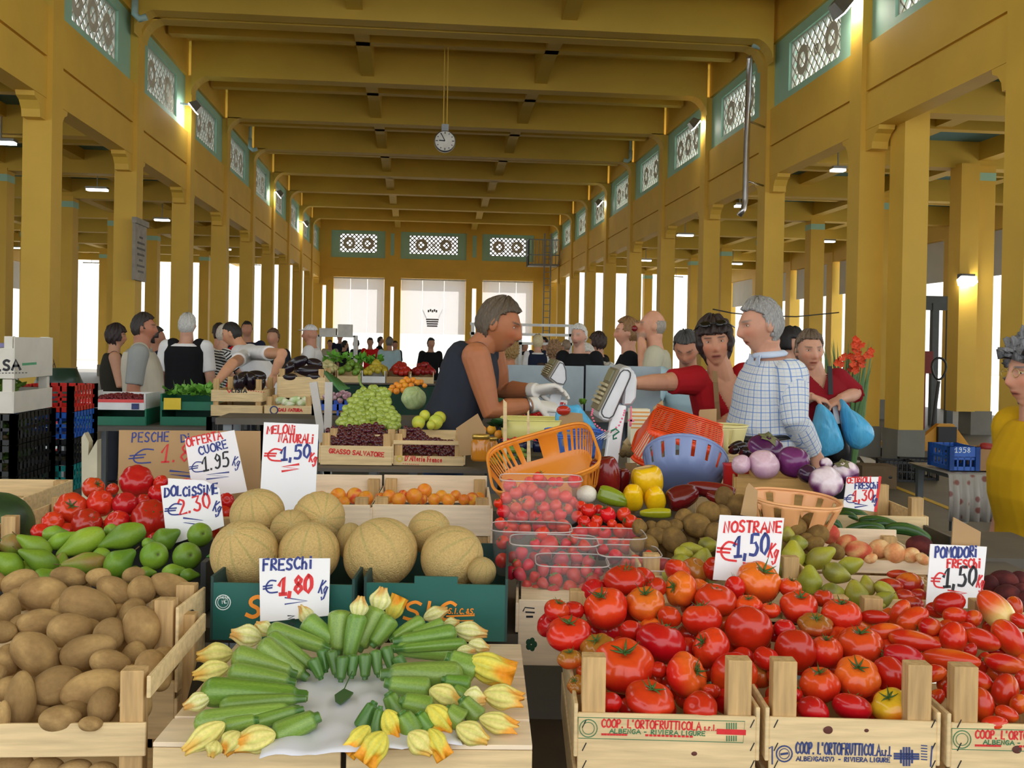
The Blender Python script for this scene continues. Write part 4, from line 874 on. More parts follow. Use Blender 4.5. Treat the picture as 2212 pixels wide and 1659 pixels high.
for i, (x1, y1, x2, y2, w) in enumerate(((1560, 640, 1600, 840, 70), (1640, 650, 1690, 880, 75), (1740, 700, 1720, 920, 80), (1830, 690, 1810, 890, 80), (1930, 680, 1930, 900, 85), (2010, 650, 2050, 880, 80), (2100, 620, 2180, 860, 80), (1480, 720, 1560, 900, 80), (2200, 700, 2290, 850, 80))):
    zuke(3, x1, y1, x2, y2, w, None, .02)
lf = MB(); pp = [atZ(*zD(x, y, 1)[:2], .966) for x, y in ((1670, 1040), (1750, 985), (1830, 1020), (1800, 1060), (1720, 1120), (1675, 1090))]; lf.prism(pp, (0, 0, .002)); lf.tube([atZ(*zD(1750, 985, 1)[:2], .967), atZ(*zD(1820, 830, 1)[:2], .985)], .001, 5)
tag(lf.build('leaf', mat('dark_leaf', (60, 92, 50), .5, var=.15)), 'single dark green leaf lying on the white paper', 'leaf')
H.finish()
# big tomatoes in the two front crates
H = Heap('tomato', 'tomato', 'big tomatoes in the front crates', 1.50, .965, 1.93, 1.075, 'big red tomato, {n} from the punnets, {r} row above the crate fronts', 'L', .07)
zE = ZM(1120, 1200, 3.614); zF = ZM(1600, 1180, 3.464)
for z, lst in ((zE, ((1030, 1125, 390, 260, 0, (.2, .9, .3)), (1420, 1195, 350, 200, 2, (-.4, .3, .5)), (720, 1150, 200, 160, 2, (0, .5, -.5)), (1310, 940, 370, 340, 3, (.75, .35, .55)), (1680, 925, 370, 350, 1, (.1, -.2, .3)), (820, 860, 460, 390, 1, (.05, .75, .55)), (1500, 720, 330, 290, 0, (-.7, .5, .4)), (1110, 680, 390, 310, 4, (.3, .9, -.1)), (620, 720, 280, 190, 5, (-.2, .8, .3)), (400, 810, 190, 160, 5, (0, .8, .2)), (880, 590, 220, 160, 2, (0, .6, -.4)),
                     (395, 615, 360, 260, 0, (0, .95, .25)), (1430, 500, 320, 260, 0, (-.1, .9, -.2)), (1795, 580, 370, 360, 4, (.1, .2, -.9)), (680, 415, 340, 330, 1, (-.3, .8, .4)), (990, 385, 310, 275, 3, (0, .9, .35)), (300, 430, 200, 180, 1, (.2, .8, .2)), (430, 430, 170, 140, 2, (0, .7, 0)), (1180, 480, 190, 160, 2, (.2, .7, 0)), (1540, 350, 330, 235, 2, (.1, .95, .2)), (1270, 265, 280, 275, 3, (-.75, .25, .55)), (1075, 255, 170, 180, 2, (-.5, .5, 0)), (835, 195, 330, 225, 4, (0, .95, .15)), (1690, 250, 160, 180, 2, (0, .7, -.2)), (1875, 210, 345, 320, 3, (.35, .72, .5)), (460, 1010, 140, 190, 5, (-.4, .6, .4)), (1090, 890, 150, 140, 2, (0, .5, 0)), (1510, 1060, 150, 130, 0, (0, .5, -.3)))),
               (zF, ((540, 1235, 310, 170, 2, (.2, .4, -.3)), (830, 1205, 290, 200, 4, (.1, .7, -.3)), (1130, 1195, 300, 235, 9, (-.3, .8, .4)), (590, 1040, 290, 275, 1, (0, .9, .2)), (870, 980, 330, 295, 3, (.1, .72, .6)), (1120, 965, 290, 280, 4, (.5, .4, -.5)), (410, 780, 310, 310, 4, (.1, .3, -.8)), (640, 790, 240, 255, 1, (0, .85, .1)), (895, 735, 330, 260, 0, (0, .95, .25)), (560, 590, 260, 160, 5, (.1, .85, .3)), (755, 515, 300, 240, 0, (0, .95, .1)), (435, 455, 270, 250, 1, (.15, .85, .45)), (370, 310, 170, 150, 1, (.2, .9, .1)), (620, 390, 170, 140, 2, (0, .6, 0)), (190, 840, 220, 180, 2, (.2, .5, 0)), (330, 620, 170, 170, 2, (0, .6, 0)), (250, 660, 130, 140, 4, (0, .6, 0)), (390, 1090, 130, 180, 0, (.5, .4, .2)), (1320, 1010, 190, 180, 2, (0, .6, 0)), (1310, 1180, 150, 150, 2, (0, .6, .2)), (220, 480, 150, 150, 1, (0, .6, 0)), (60, 440, 200, 140, 1, (0, .7, .2))))):
    for x, y, L, W, k, up in lst:
        px, py, l, w = z(x, y, L, W); m_ = TOMY if k == 9 else TOM[k]; lab = None
        if (x, y) == (1875, 210): lab = 'orange-red tomato crowning the pile, in front of the nearest big price card'
        if k == 9: lab = 'yellow-orange tomato at the slat of the blue-stencilled crate'
        if (x, y) == (1680, 925): lab = 'dull orange tomato with a grey scar by the crate post'
        H.put(m_, px, py, l, w, up=up, part=cal(int(x), .62, .60 if up[1] > .6 or up[2] > .4 else .62) if k != 2 or y < 400 else None, label=lab, tight=.84)
H.fill(TOM, [(1175, 1340), (1300, 1250), (1560, 1220), (1650, 1290), (1870, 1350), (1960, 1430), (1980, 1550), (1300, 1530)], 56, 90, .05, 'red tomato mostly hidden deeper in the two front crates', up=1)
H.finish()
# long plum tomatoes
H = Heap('plum_tomato', 'tomato', 'plum tomatoes', 1.50, .975, 1.93, 1.07, 'long plum tomato, {n} from the picture edge, {r} row above the crate front', 'R', .06)
for i, (x, y, L, W, a) in enumerate(((1800, 1190, 260, 190, -80), (1990, 1255, 170, 120, -20), (2080, 1180, 160, 120, 60), (1980, 1080, 260, 190, 75), (1770, 1000, 220, 150, -20), (2100, 1000, 150, 100, 80), (1980, 880, 300, 145, -12), (1570, 850, 430, 160, -5), (1220, 830, 300, 185, -10), (1810, 700, 260, 155, -20), (2010, 690, 310, 200, -50), (1300, 710, 380, 155, -10), (1590, 680, 240, 200, 80), (1420, 610, 180, 150, 0), (1090, 640, 260, 130, 5), (1610, 520, 190, 130, 0), (1910, 480, 340, 220, -50), (1560, 430, 240, 170, 20), (1290, 545, 260, 165, 30), (1190, 500, 230, 135, 60), (1000, 530, 220, 110, 0), (2090, 560, 140, 110, -30), (1740, 540, 140, 120, 40), (1720, 780, 120, 90, 60), (1700, 620, 130, 100, -10), (1440, 950, 200, 130, 10), (1640, 1000, 170, 120, -40), (1900, 1330, 200, 120, 10), (2150, 860, 200, 140, 30), (2150, 700, 160, 120, 0), (2160, 1120, 140, 110, 20))):
    px, py, l, w = zF(x, y, L, W)
    if (x, y) == (1910, 480): H.put(PLUMP, px, py, l, w, RAD(a + 180), .1, label='half pale, half red plum tomato high on the pile beside the price card')
    else: H.put(PLUMT[1 if x in (1300, 1090, 1810, 2010, 2080, 1980) else i % 3], px, py, l, w, RAD(a), random.uniform(-.3, .3), tight=.7, part=[(CALT[0], Matrix.Translation((-.93, 0, 0)) @ Matrix.Rotation(-1.57, 4, 'Y') @ Matrix.Scale(.5, 4))] if i in (6, 8, 13) else None)
H.fill(PLUMT, [(1900, 1320), (2100, 1310), (2212, 1310), (2212, 1540), (2020, 1540), (1960, 1440)], 44, 50, .04, 'plum tomato mostly hidden deeper in the pile', W=32)
H.finish()
# kiwis, mottled pears, peaches, nectarines behind the tomatoes
zG = ZM(1000, 880, 3.568); zH = ZM(1560, 900, 3.393)
crate('wooden crate of kiwis with the yellow and red peppers behind its slat', (.47, 2.06, .945), .34, .36, .12, .14, front=((.2, .8),), rz=RZ)
crate('wooden crate of mottled green pears behind the big tomatoes', (.83, 1.97, .945), .26, .36, .07, .08, rz=RZ, front=((0, 1),))
H = Heap('kiwi', 'kiwi', 'brown kiwis', 2.10, 1.045, 2.42, 1.175, 'brown kiwi, {n} from the punnets, {r} row above the mottled pears', 'L', .05)
for z, lst in ((zG, ((1430, 1050, 170, 130), (1625, 1025, 225, 190), (1500, 990, 180, 130), (1360, 930, 120, 140), (1540, 925, 140, 110), (1620, 925, 160, 120), (1800, 910, 230, 190), (1700, 850, 150, 130), (1890, 810, 190, 175), (2000, 810, 140, 120), (1340, 1060, 120, 120), (1930, 960, 160, 150), (1460, 920, 120, 90), (2010, 920, 120, 130))), (zH, ((540, 820, 165, 150), (700, 865, 165, 150), (670, 935, 160, 110), (830, 990, 140, 120), (520, 740, 130, 110), (430, 790, 120, 120), (620, 900, 120, 100)))):
    for x, y, L, W in lst: px, py, l, w = z(x, y, L, W); H.put(KIWI[x % 2], px, py, l, w, RAD(random.uniform(-50, 50)), .2, tight=.72)
H.fill(KIWI, [(1370, 1180), (1500, 1100), (1580, 1060), (1640, 1100), (1780, 1130), (1780, 1200), (1560, 1200), (1400, 1210)], 50, 26, .05, 'brown kiwi mostly hidden under the other kiwis', W=42)
H.finish()
H = Heap('pear', 'pear', 'mottled green pears', 1.99, 1.03, 2.30, 1.135, 'mottled green pear, {n} from the punnets, {r} row above the tomatoes', 'L', .05)
for z, lst in ((zH, ((1180, 1340, 180, 120, 30), (1120, 1385, 150, 90, 0), (980, 1300, 210, 190, 100), (810, 1290, 180, 150, 0), (1210, 1290, 220, 120, -40), (640, 1200, 230, 190, 90), (840, 1150, 220, 160, -20), (1060, 1240, 160, 130, 100), (940, 1090, 200, 140, 20), (430, 1110, 160, 130, 90), (720, 1030, 250, 165, 30), (520, 1010, 220, 180, 90), (560, 930, 140, 130, 0), (480, 860, 120, 110, 90))), (zG, ((1690, 1200, 190, 150, 0), (1850, 1190, 230, 200, 80), (1700, 1130, 150, 130, 0), (1890, 1060, 160, 130, 0), (1760, 1090, 190, 110, 0), (1600, 1290, 140, 120, 0)))):
    for i, (x, y, L, W, a) in enumerate(lst): px, py, l, w = z(x, y, L, W); H.put(PEARB[i % 3], px, py, l, w, RAD(a), random.uniform(-.4, .4), tight=.72, part=[(STALKP, Matrix.Identity(4))] if i % 3 == 0 else None)
H.fill(PEARB, [(1450, 1240), (1560, 1160), (1690, 1190), (1800, 1200), (1930, 1290), (1900, 1310), (1700, 1270), (1480, 1270)], 52, 22, .05, 'mottled pear mostly hidden under the other pears', W=44)
H.finish()
p, q = atY(1700, 1204, 2.24), atY(2010, 1212, 2.19)
crate('wooden crate of peaches behind the mottled pears', (p.x, p.y, .945), (q - p).length, .25, p.z - .945, p.z - .93, front=((.1, .62), (.68, 1)), rz=math.atan2(q.y - p.y, q.x - p.x), back=((.1, 1.3),), wood=WOODL)
H = Heap('peach', 'peach', 'peaches', 2.26, 1.065, 2.48, 1.10, 'peach, {n} from the mottled pears in the {r} row of the slatted crate', 'L', .06)
for i, (x, y, L, W, lab) in enumerate(((1000, 985, 195, 150, 'deeply creased pale peach at the front of the peach crate'), (1265, 1000, 155, 150, 'palest round peach at the front of the peach crate'), (1385, 1015, 130, 110, None), (1470, 1045, 110, 80, None), (1150, 970, 160, 140, None), (915, 940, 170, 150, 'red-cheeked peach behind the creased one'), (790, 860, 140, 150, 'reddest peach, against the brown kiwis'), (1090, 1040, 100, 70, None))):
    px, py, l, w = zH(x, y, L, W); H.put(PEACH[2 if x == 790 else (0 if x in (915, 1000) else 1)], px, py, l, w, random.uniform(-.5, .5), label=lab, spin=[1.5, 4, 2, 1, 5, 1.2, 2, 0][i])
H.put(PEACHD[0], *zH(1445, 945, 190, 150), label='very dark peach behind the tomato price card', off=.03); H.finish()
H = Heap('nectarine', 'nectarine', 'nectarines', 1.98, 1.02, 2.16, 1.075, 'red nectarine, {n} from the pears, {r} row up by the Pomodori card', 'L', .06)
for x, y, L, W, k, lab in ((1400, 1375, 150, 110, 1, None), (1440, 1315, 130, 110, 0, None), (1220, 1245, 210, 120, 1, None), (1370, 1230, 210, 180, 0, 'yellow-cheeked red nectarine with its stalk hollow showing'), (1290, 1155, 160, 70, 1, None), (1330, 1320, 160, 110, 1, None)):
    H.put(NECT[k], *zH(x, y, L, W), label=lab)
H.finish()
H = Heap('peach', 'peach', 'dark peaches', 1.96, 1.02, 2.2, 1.08, 'dark red peach, {n} from the Pomodori card, {r} row up', 'L', .06)
for x, y, L, W in ((2150, 1390, 150, 110), (2090, 1310, 190, 160), (2190, 1290, 140, 140), (2060, 1210, 210, 175), (2180, 1200, 140, 140), (1965, 1230, 120, 140), (2000, 1380, 120, 90), (2240, 1230, 150, 140), (2240, 1350, 160, 140)): H.put(PEACHD[0], *zH(x, y, L, W))
H.finish()
crate('low wooden crate of dark peaches at the picture edge', (1.13, 1.93, .945), .36, .28, .06, .06)
# cucumbers
tray('black plastic crate of cucumbers behind the peaches', (.98, 2.50, .945), .40, .30, .09, RZ, BLACKP, 'plastic_crate')
H = Heap('cucumber', 'cucumber', 'cucumbers', 2.50, 1.045, 2.85, 1.09, 'dark green cucumber, {n} from the eggplants, {r} row up', 'L', .05)
for i, (x1, y1, x2, y2, w) in enumerate(((1210, 790, 1525, 865, 90), (900, 815, 1180, 790, 70), (1090, 770, 1320, 800, 65), (775, 765, 885, 805, 70), (1010, 740, 1290, 775, 60), (820, 735, 985, 715, 70), (860, 675, 1090, 735, 70), (1000, 830, 1200, 830, 60))):
    a = zH(x1, y1, 1); b = zH(x2, y2, 1); H.put(CUC[i % 2], (a[0] + b[0]) / 2, (a[1] + b[1]) / 2, math.hypot(a[0] - b[0], a[1] - b[1]), w / 3.393, math.atan2(a[1] - b[1], b[0] - a[0]), 0, spin=1.5, tight=.3, label='longest pale-tipped cucumber, reaching out over the crate edge' if i == 0 else None)
H.finish()
# round eggplants
p, q = atY(1590, 1030, 2.66), atY(1782, 1044, 2.60)
crate('old brown wooden crate of round violet eggplants', (p.x, p.y, .95), (q - p).length, .34, p.z - .95, p.z - .945, front=((.15, 1),), rz=math.atan2(q.y - p.y, q.x - p.x), wood=mat('old_brown_wood', (186, 146, 84), .75, var=.18, scale=12, stretch=(.6, 5, 7), bump=.1))
crate('wooden crate with the split eggplants beside the cucumbers', (1.10, 2.66, .95), .30, .30, .12, .17, rz=RZ)
H = Heap('eggplant', 'eggplant', 'round eggplants', 2.66, 1.215, 2.98, 1.30, '', 'L', .1)
for x, y, L, W, m_, up, lab in ((305, 350, 265, 190, EGGP, (.2, .3, .2), 'pale pink round eggplant at the crate slat'), (525, 335, 235, 245, EGGV, (.3, .3, -.5), 'glossy purple round eggplant beside the pale one'), (320, 225, 255, 160, EGGV, (.25, .8, .5), 'dark purple eggplant on top with a big green calyx'), (140, 350, 120, 170, EGGP, (-.4, .2, .3), 'eggplant partly behind the pale one, next to the red tub'), (760, 480, 220, 270, EGGW, (.2, .4, .8), 'split white and purple eggplant hanging over the crate end'), (900, 410, 200, 150, EGGW, (-.2, .8, .4), 'wrinkled white and purple eggplant with a grey-green calyx'), (630, 420, 160, 140, EGGD, (0, .5, .3), 'very dark eggplant between the purple and the split ones'), (760, 345, 110, 80, EGGW, (.3, .4, .6), 'white-fleshed piece of eggplant behind the split one')):
    H.put(m_, *zH(x, y, L, W), up=up, spin=.4, label=lab, part=[(CALE, Matrix.Translation((0, 0, .82)) @ Matrix.Scale(.7, 4))] if lab.startswith(('dark purple', 'wrinkled')) else None)
H2 = Heap('eggplant', 'eggplant', 'small dark eggplants', 3.0, 1.2, 3.3, 1.25, 'small dark eggplant, {n} from the colander behind the round ones', 'L', .1)
for x, y, L, W in ((2090, 330, 90, 70), (2140, 310, 110, 60), (2180, 350, 110, 90), (2100, 290, 120, 50)): H2.put(EGGL, *zG(x, y, L, W), ang=.4)
H2.finish()
# peppers behind the kiwi crate
H = Heap('pepper', 'pepper', 'peppers', 2.42, 1.12, 2.75, 1.235, '', 'L', .06)
for x, y, L, W, m_, a, t_, st_, lab in ((1490, 815, 220, 80, PEPG, 0, 0, 0, 'yellow-green pepper low behind the crate slat'), (1310, 690, 200, 175, PEPY, 270, -.9, 1, 'yellow pepper with its green stalk facing out, next to the green one'), (1480, 700, 180, 170, PEPY, 270, -.8, 1, 'yellow pepper with stalk facing out, under the tallest yellow one'), (1150, 690, 220, 150, PEPG, 160, 0, 0, 'yellow-green pepper beside the mushroom-white one'), (1425, 580, 240, 250, PEPY, 100, .2, 0, 'tallest yellow pepper, standing against the blue colander'), (1690, 690, 230, 190, PEPR, 200, .3, 0, 'dark red pepper with a hooked tip beside the kiwis'), (1100, 545, 310, 230, PEPR, 100, .2, 0, 'large dark red pepper behind the punnets'), (1225, 570, 190, 120, PEPR, 80, .2, 0, 'dark red pepper touching the large one'), (1920, 640, 340, 130, PEPL, -10, 0, 0, 'long dark red pepper lying behind the kiwis'), (2060, 735, 330, 140, PEPL, -20, 0, 0, 'long dark red pepper in front of the other long one'), (955, 670, 160, 140, None, 0, 0, 0, 'white bulb of an onion beside the upper punnet')):
    if m_ is None: o = H.put(oval('onion', 9, flatc((228, 220, 205)), SKIN_SOFT, .03), *zG(x, y, L, W), label=lab); o['category'] = 'onion'
    else: H.put(m_, *zG(x, y, L * 1.16, W * 1.16), ang=RAD(a), tilt=t_, label=lab, part=[(STALKC, Matrix.Translation((-.02, 0, 0)))] if st_ else None, tight=.72)
# punnets of cherry tomatoes and strawberries
CLEAR = bpy.data.materials.new('clear_plastic'); CLEAR.use_nodes = True; nt = CLEAR.node_tree; tp_ = nt.nodes.new('ShaderNodeBsdfTransparent'); tp_.inputs[0].default_value = (1, 1, 1, 1)
gl = nt.nodes.new('ShaderNodeBsdfPrincipled'); gl.inputs['Base Color'].default_value = (.9, .88, .88, 1); gl.inputs['Roughness'].default_value = .15; mx = nt.nodes.new('ShaderNodeMixShader'); mx.inputs[0].default_value = .035
nt.links.new(tp_.outputs[0], mx.inputs[1]); nt.links.new(gl.outputs[0], mx.inputs[2]); nt.links.new(mx.outputs[0], nt.nodes['Material Output'].inputs[0])
RIMC = mat('frosted_plastic_rim', (225, 215, 212), .25, var=0, alpha=.55)
def ring_pts(a, b, z, n=40, e=.38):
    o = []
    for k in range(n):
        t = 2 * math.pi * k / n; c, s = math.cos(t), math.sin(t); o.append(V((a * math.copysign(abs(c) ** e, c), b * math.copysign(abs(s) ** e, s), z)))
    return o
def vessel(name, label, cat, M, rows, m, rimm=None, group=None, slots=(), n=40, e=.38, rim_r=.003, thick=.0012, bottom=True, skipbottom=None):
    """rows: (a, b, z) rounded rectangles from rim to base; slots: (row, on) -> faces left out"""
    o = thing(name, label, cat, (0, 0, 0), 0, group); o.matrix_world = M; v = []; f = []
    for a, b, z in rows: v += ring_pts(a, b, z, n, e)
    for i in range(len(rows) - 1):
        for k in range(n):
            if any(r == i and fn(k) for r, fn in slots): continue
            k2 = (k + 1) % n; f.append((i * n + k, i * n + k2, (i + 1) * n + k2, (i + 1) * n + k))
    if bottom:
        b0 = (len(rows) - 1) * n
        if skipbottom is None: f.append(tuple(b0 + k for k in range(n)))
        else:
            # slatted base: strips across with open gaps
            a, b, z = rows[-1]
            for q in range(skipbottom):
                y0, y1 = -b + 2 * b * (q + .2) / skipbottom, -b + 2 * b * (q + .8) / skipbottom; i0 = len(v); v += [V((-a, y0, z)), V((a, y0, z)), V((a, y1, z)), V((-a, y1, z))]; f.append((i0, i0 + 1, i0 + 2, i0 + 3))
    me = bpy.data.meshes.new(name); me.from_pydata(v, [], f); me.polygons.foreach_set('use_smooth', [True] * len(f)); w = link('body', me, o, [m])
    sd = w.modifiers.new('s', 'SOLIDIFY'); sd.thickness = thick
    r_ = MB(); r_.tube(ring_pts(rows[0][0], rows[0][1], rows[0][2], n, e), rim_r, 6, closed=True); r_.build('rim', rimm or m, o, True)
    return o
def TR(p, rz=0, rx=0, ry=0, s=1): return Matrix.Translation(p) @ Matrix.Rotation(rz, 4, 'Z') @ Matrix.Rotation(ry, 4, 'Y') @ Matrix.Rotation(rx, 4, 'X') @ Matrix.Scale(s, 4)
def punnet(label, xl, xr, yrim, ybot, Y, depth=.11, rz=RZ, group='clear plastic punnets'):
    p, q = atY(xl, yrim, Y), atY(xr, yrim, Y); c = (p + q) / 2; hw = (q - p).length / 2; h = c.z - atY((xl + xr) / 2, ybot, Y).z; zc = c.z
    M = TR(V((c.x, Y, zc)) + R_ @ V((0, depth * .0, 0)), rz)
    return vessel('punnet', label, 'punnet', M, [(hw, depth * .60, 0), (hw * .97, depth * .59, -h * .12), (hw * .88, depth * .52, -h * .94), (hw * .82, depth * .47, -h)], CLEAR, RIMC, group, thick=.0005, rim_r=.0015)
H = Heap('cherry_tomato', 'tomato', 'cherry tomatoes', 2.20, 1.03, 2.38, 1.145, 'red cherry tomato, {n} from the melons, {r} row up in the punnets', 'L', .03)
pun = [punnet('tall clear punnet of cherry tomatoes on top of the others', 1080, 1256, 1032, 1125, 2.27), punnet('clear punnet of cherry tomatoes under the tall one, beside the melons', 1061, 1234, 1138, 1235, 2.20), punnet('clear punnet of cherry tomatoes next to the kiwis', 1232, 1392, 1152, 1200, 2.19), punnet('clear punnet of strawberries behind the front one, beside the melon box', 1102, 1290, 1167, 1262, 2.12), punnet('clear punnet of strawberries right behind the big tomatoes, at the front', 1157, 1312, 1210, 1300, 2.06), punnet('shallow clear punnet of strawberries between the tomatoes and the kiwis', 1312, 1461, 1218, 1262, 2.06), punnet('clear punnet mostly hidden behind the shallow one', 1290, 1424, 1190, 1230, 2.12)]
for i, (x, y, d) in enumerate(((580, 545, 90), (510, 572, 80), (610, 575, 90), (690, 575, 80), (740, 575, 80), (860, 570, 112), (410, 660, 105), (590, 680, 112), (700, 665, 105), (790, 690, 105), (500, 740, 122), (410, 780, 95), (620, 775, 105), (715, 762, 100), (805, 785, 85), (455, 845, 105), (560, 845, 105), (655, 845, 100), (750, 830, 95), (970, 795, 125), (1115, 830, 125), (1240, 825, 115), (1290, 885, 125), (1005, 935, 115), (1090, 965, 112), (1210, 952, 118), (1340, 970, 112), (935, 890, 105), (1030, 880, 95), (880, 840, 95), (905, 965, 110), (770, 918, 118), (590, 920, 115), (370, 915, 110), (480, 935, 95), (290, 895, 90), (310, 1040, 110), (305, 1180, 110), (350, 970, 90), (1165, 1050, 112), (1260, 1072, 120), (1150, 900, 80), (270, 740, 70), (690, 905, 80), (1040, 1040, 90))):
    H.put(CHERRY[1 if x in (1240, 500, 410, 310, 305) and y > 700 else 0], *zG(x, y, d), up=(random.uniform(-.6, .6), random.uniform(.1, .9), random.uniform(-.1, .7)), part=[(CALT[i % 3], Matrix.Translation((0, 0, .86)) @ Matrix.Scale(.75, 4))] if i % 2 == 0 else None, tight=.74)
H.fill(CHERRY, [(1085, 1110), (1090, 1050), (1230, 1040), (1240, 1085), (1380, 1130), (1385, 1160), (1080, 1150)], 28, 16, .02, 'cherry tomato mostly hidden inside the punnets', up=1)
H.finish()
H = Heap('strawberry', 'strawberry', 'strawberries', 2.07, 1.0, 2.18, 1.085, 'red strawberry, {n} from the melons, {r} row up in the punnets', 'L', .03)
for i, (x, y, d) in enumerate(((620, 985, 130), (660, 1060, 150), (850, 1015, 95), (790, 1055, 90), (940, 1070, 105), (450, 1130, 110), (500, 1215, 95), (440, 1290, 110), (550, 1310, 90), (420, 1210, 80), (640, 1140, 112), (750, 1172, 130), (880, 1160, 105), (965, 1200, 112), (620, 1260, 105), (715, 1265, 105), (860, 1300, 122), (720, 1340, 122), (820, 1395, 122), (1010, 1340, 122), (930, 1425, 130), (700, 1425, 110), (780, 1250, 110), (960, 1270, 110), (1040, 1270, 90), (620, 1360, 100), (1170, 1155, 122), (1340, 1195, 122), (1540, 1215, 112), (1430, 1140, 80), (1080, 1100, 90), (1250, 1200, 90), (1450, 1215, 90), (560, 1060, 90))):
    H.put(STRAW[0], *zG(x, y, d), ang=RAD(random.uniform(200, 340)), tilt=random.uniform(-.5, .5), tight=.72, part=[(CALS, Matrix.Translation((-.9, 0, 0)) @ Matrix.Rotation(-1.57, 4, 'Y') @ Matrix.Scale(.85, 4))] if i % 2 else None)
H.fill(STRAW, [(1105, 1240), (1110, 1180), (1270, 1180), (1300, 1220), (1290, 1290), (1170, 1300)], 28, 14, .02, 'strawberry mostly hidden inside the punnets', ang=4.4)
H.finish()
pcw = crate('pale wooden crate with a green leaf print under the strawberry punnets', (atY(1116, 1440, 2.0).x, 1.985, .945), .34, .30, .06, .06, front=((-1.1, 1.1),), wood=WOODL, pw=.02)
m = MB(); m.box((.17, .15, .062), (.33, .29, .004)); m.build('top_board', WOODL, pcw)
stencil(pcw, BLACKINK, [('line', [(1130, 1320), (1134, 1312), (1154, 1314)], .002), ('line', [(1136, 1322), (1154, 1323)], .003), ('line', [(1138, 1332), (1150, 1332)], .004)]); pl = frontplane(pcw); m = MB()
for a in range(5): m.ball(pl.at(1148 + 7 * math.cos(a * 1.25), 1392 + 8 * math.sin(a * 1.25)), (.006, .0012, .007), 8)
adopt(m.build('leaf_print', mat('dark_green_print', (28, 74, 48), .7)), pcw)
# ------------------------------------------------------------------ price cards
W_, S_ = 'w', 's'
def zz(x0, x1, y, n=3, dy=7): return [((x0, x1)[i % 2], y + dy * i) for i in range(n + 1)]
sign('tall white price card reading Meloni naturali 1,50 behind the melons', [(570, 912), (688, 917), (677, 1185), (556, 1185)], 2.52, 2.46, [
    (REDINK, W_, 'MELONi', (577, 936), (638, 937), 17, .0042, .05, .3, .06), (REDINK, W_, 'NATURALi', (602, 954), (677, 957), 18, .0042, .05, .3, .06), (REDINK, W_, '€', (572, 995), (602, 996), 26, 0.0043), (BLUEINK, W_, '1,50', (606, 994), (670, 988), 28, .0062, .12, .22),
    (REDINK, W_, 'Kg', (668, 997), (684, 999), 19, .004, .1, .15), (REDINK, S_, zz(645, 610, 1003, 3, 5), .0055)])
sign('tilted white price card reading Offerta cuore 1,95 before the cardboard', [(399, 948), (506, 929), (534, 1062), (418, 1078)], 2.78, 2.74, [
    (REDINK, W_, 'OFFERTA', (405, 965), (480, 948), 18, .0042, .0, .3), (BLUEINK, W_, 'CUORE', (432, 983), (492, 967), 17, .0042, 0, .3), (BLUEINK, W_, '€', (411, 1022), (434, 1019), 22, 0.0029), (BLACKINK, W_, '1.95', (438, 1018), (496, 1006), 30, .005, .1, .2), (BLUEINK, W_, 'Kg', (502, 1005), (517, 1008), 20, .0028, .1, .1), (BLUEINK, S_, zz(494, 447, 1020, 3, 5), .004)])
sign('torn-topped white price card reading Dolcissime 2.30 among the ribbed tomatoes', [(347, 1050), (363, 1047), (363, 1033), (443, 1038), (458, 1047), (474, 1055), (484, 1136), (450, 1150), (361, 1179)], 2.46, 2.40, [
    (BLUEINK, W_, 'DOLCiSSiME', (356, 1073), (470, 1066), 20, .0048, .05, .26, .08), (BLUEINK, W_, '€', (357, 1114), (386, 1112), 24, 0.0035, .1), (REDINK, W_, '2.30', (388, 1112), (456, 1096), 32, .0052, .05, .22), (BLUEINK, W_, 'Kg', (460, 1103), (476, 1108), 22, .0036, .05, .1), (BLUEINK, S_, zz(397, 438, 1119, 3, 5), .004)])
sign('brown cardboard sheet lettered Pesche in blue and red, behind the ribbed tomatoes', [(257, 929), (562, 931), (562, 1125), (253, 1125)], 2.98, 2.96, [
    (BLUEINK, W_, 'PESCHE', (285, 955), (364, 953), 20, .0042, .08, .35), (BLUEINK, W_, 'Di', (392, 955), (412, 953), 16, .0042), (BLUEINK, W_, '€', (277, 1003), (318, 1000), 30, 0.0040, .3), (REDINK, W_, '1.8', (346, 998), (408, 996), 38, .0055, .15, .25), (BLUEINK, S_, zz(368, 410, 1017, 3, 4), .006)], CARD, 'cardboard_sign', .006)
sg, pl = sign('white price card reading Freschi 1,80 standing in front of the melons', [(560, 1206), (713, 1206), (710, 1330), (562, 1345)], 1.882, 1.862, [
    (BLUEINK, W_, 'FRESChi', (569, 1232), (675, 1227), 24, .0042, .08, .3, .05), (BLUEINK, W_, '€', (571, 1283), (595, 1280), 27, 0.0029), (REDINK, W_, '1,80', (602, 1284), (674, 1279), 36, .0068, .1, .2), (BLUEINK, W_, 'Kg', (688, 1280), (705, 1284), 28, .0028, .1, .1), (BLUEINK, S_, zz(616, 664, 1291, 2, 7), .0022)])
k = MB(); stroke(k, pl, [(622, 1330), (636, 1330), (622, 1337), (636, 1337)], .002); stroke(k, pl, [(624, 1352 - 4), (630, 1344), (636, 1349), (630, 1354), (624, 1348)], .002); adopt(k.build('lettering', BLACKINK), sg)
sign('big white price card reading Nostrane 1,50 standing in the tomatoes', [(1555, 1112), (1694, 1119), (1680, 1262), (1540, 1252)], 1.99, 1.94, [
    (REDINK, W_, 'NOSTRANE', (1564, 1149), (1687, 1151), 23, .0045, .05, .32, .05), (REDINK, W_, '€', (1550, 1208), (1584, 1212), 40, 0.0043, -.1), (BLUEINK, W_, '1,50', (1584, 1203), (1660, 1197), 44, .0062, .12, .2), (REDINK, W_, 'Kg', (1659, 1203), (1680, 1206), 30, .0036, .12, .1), (REDINK, S_, zz(1606, 1640, 1216, 2, 6), .004)])
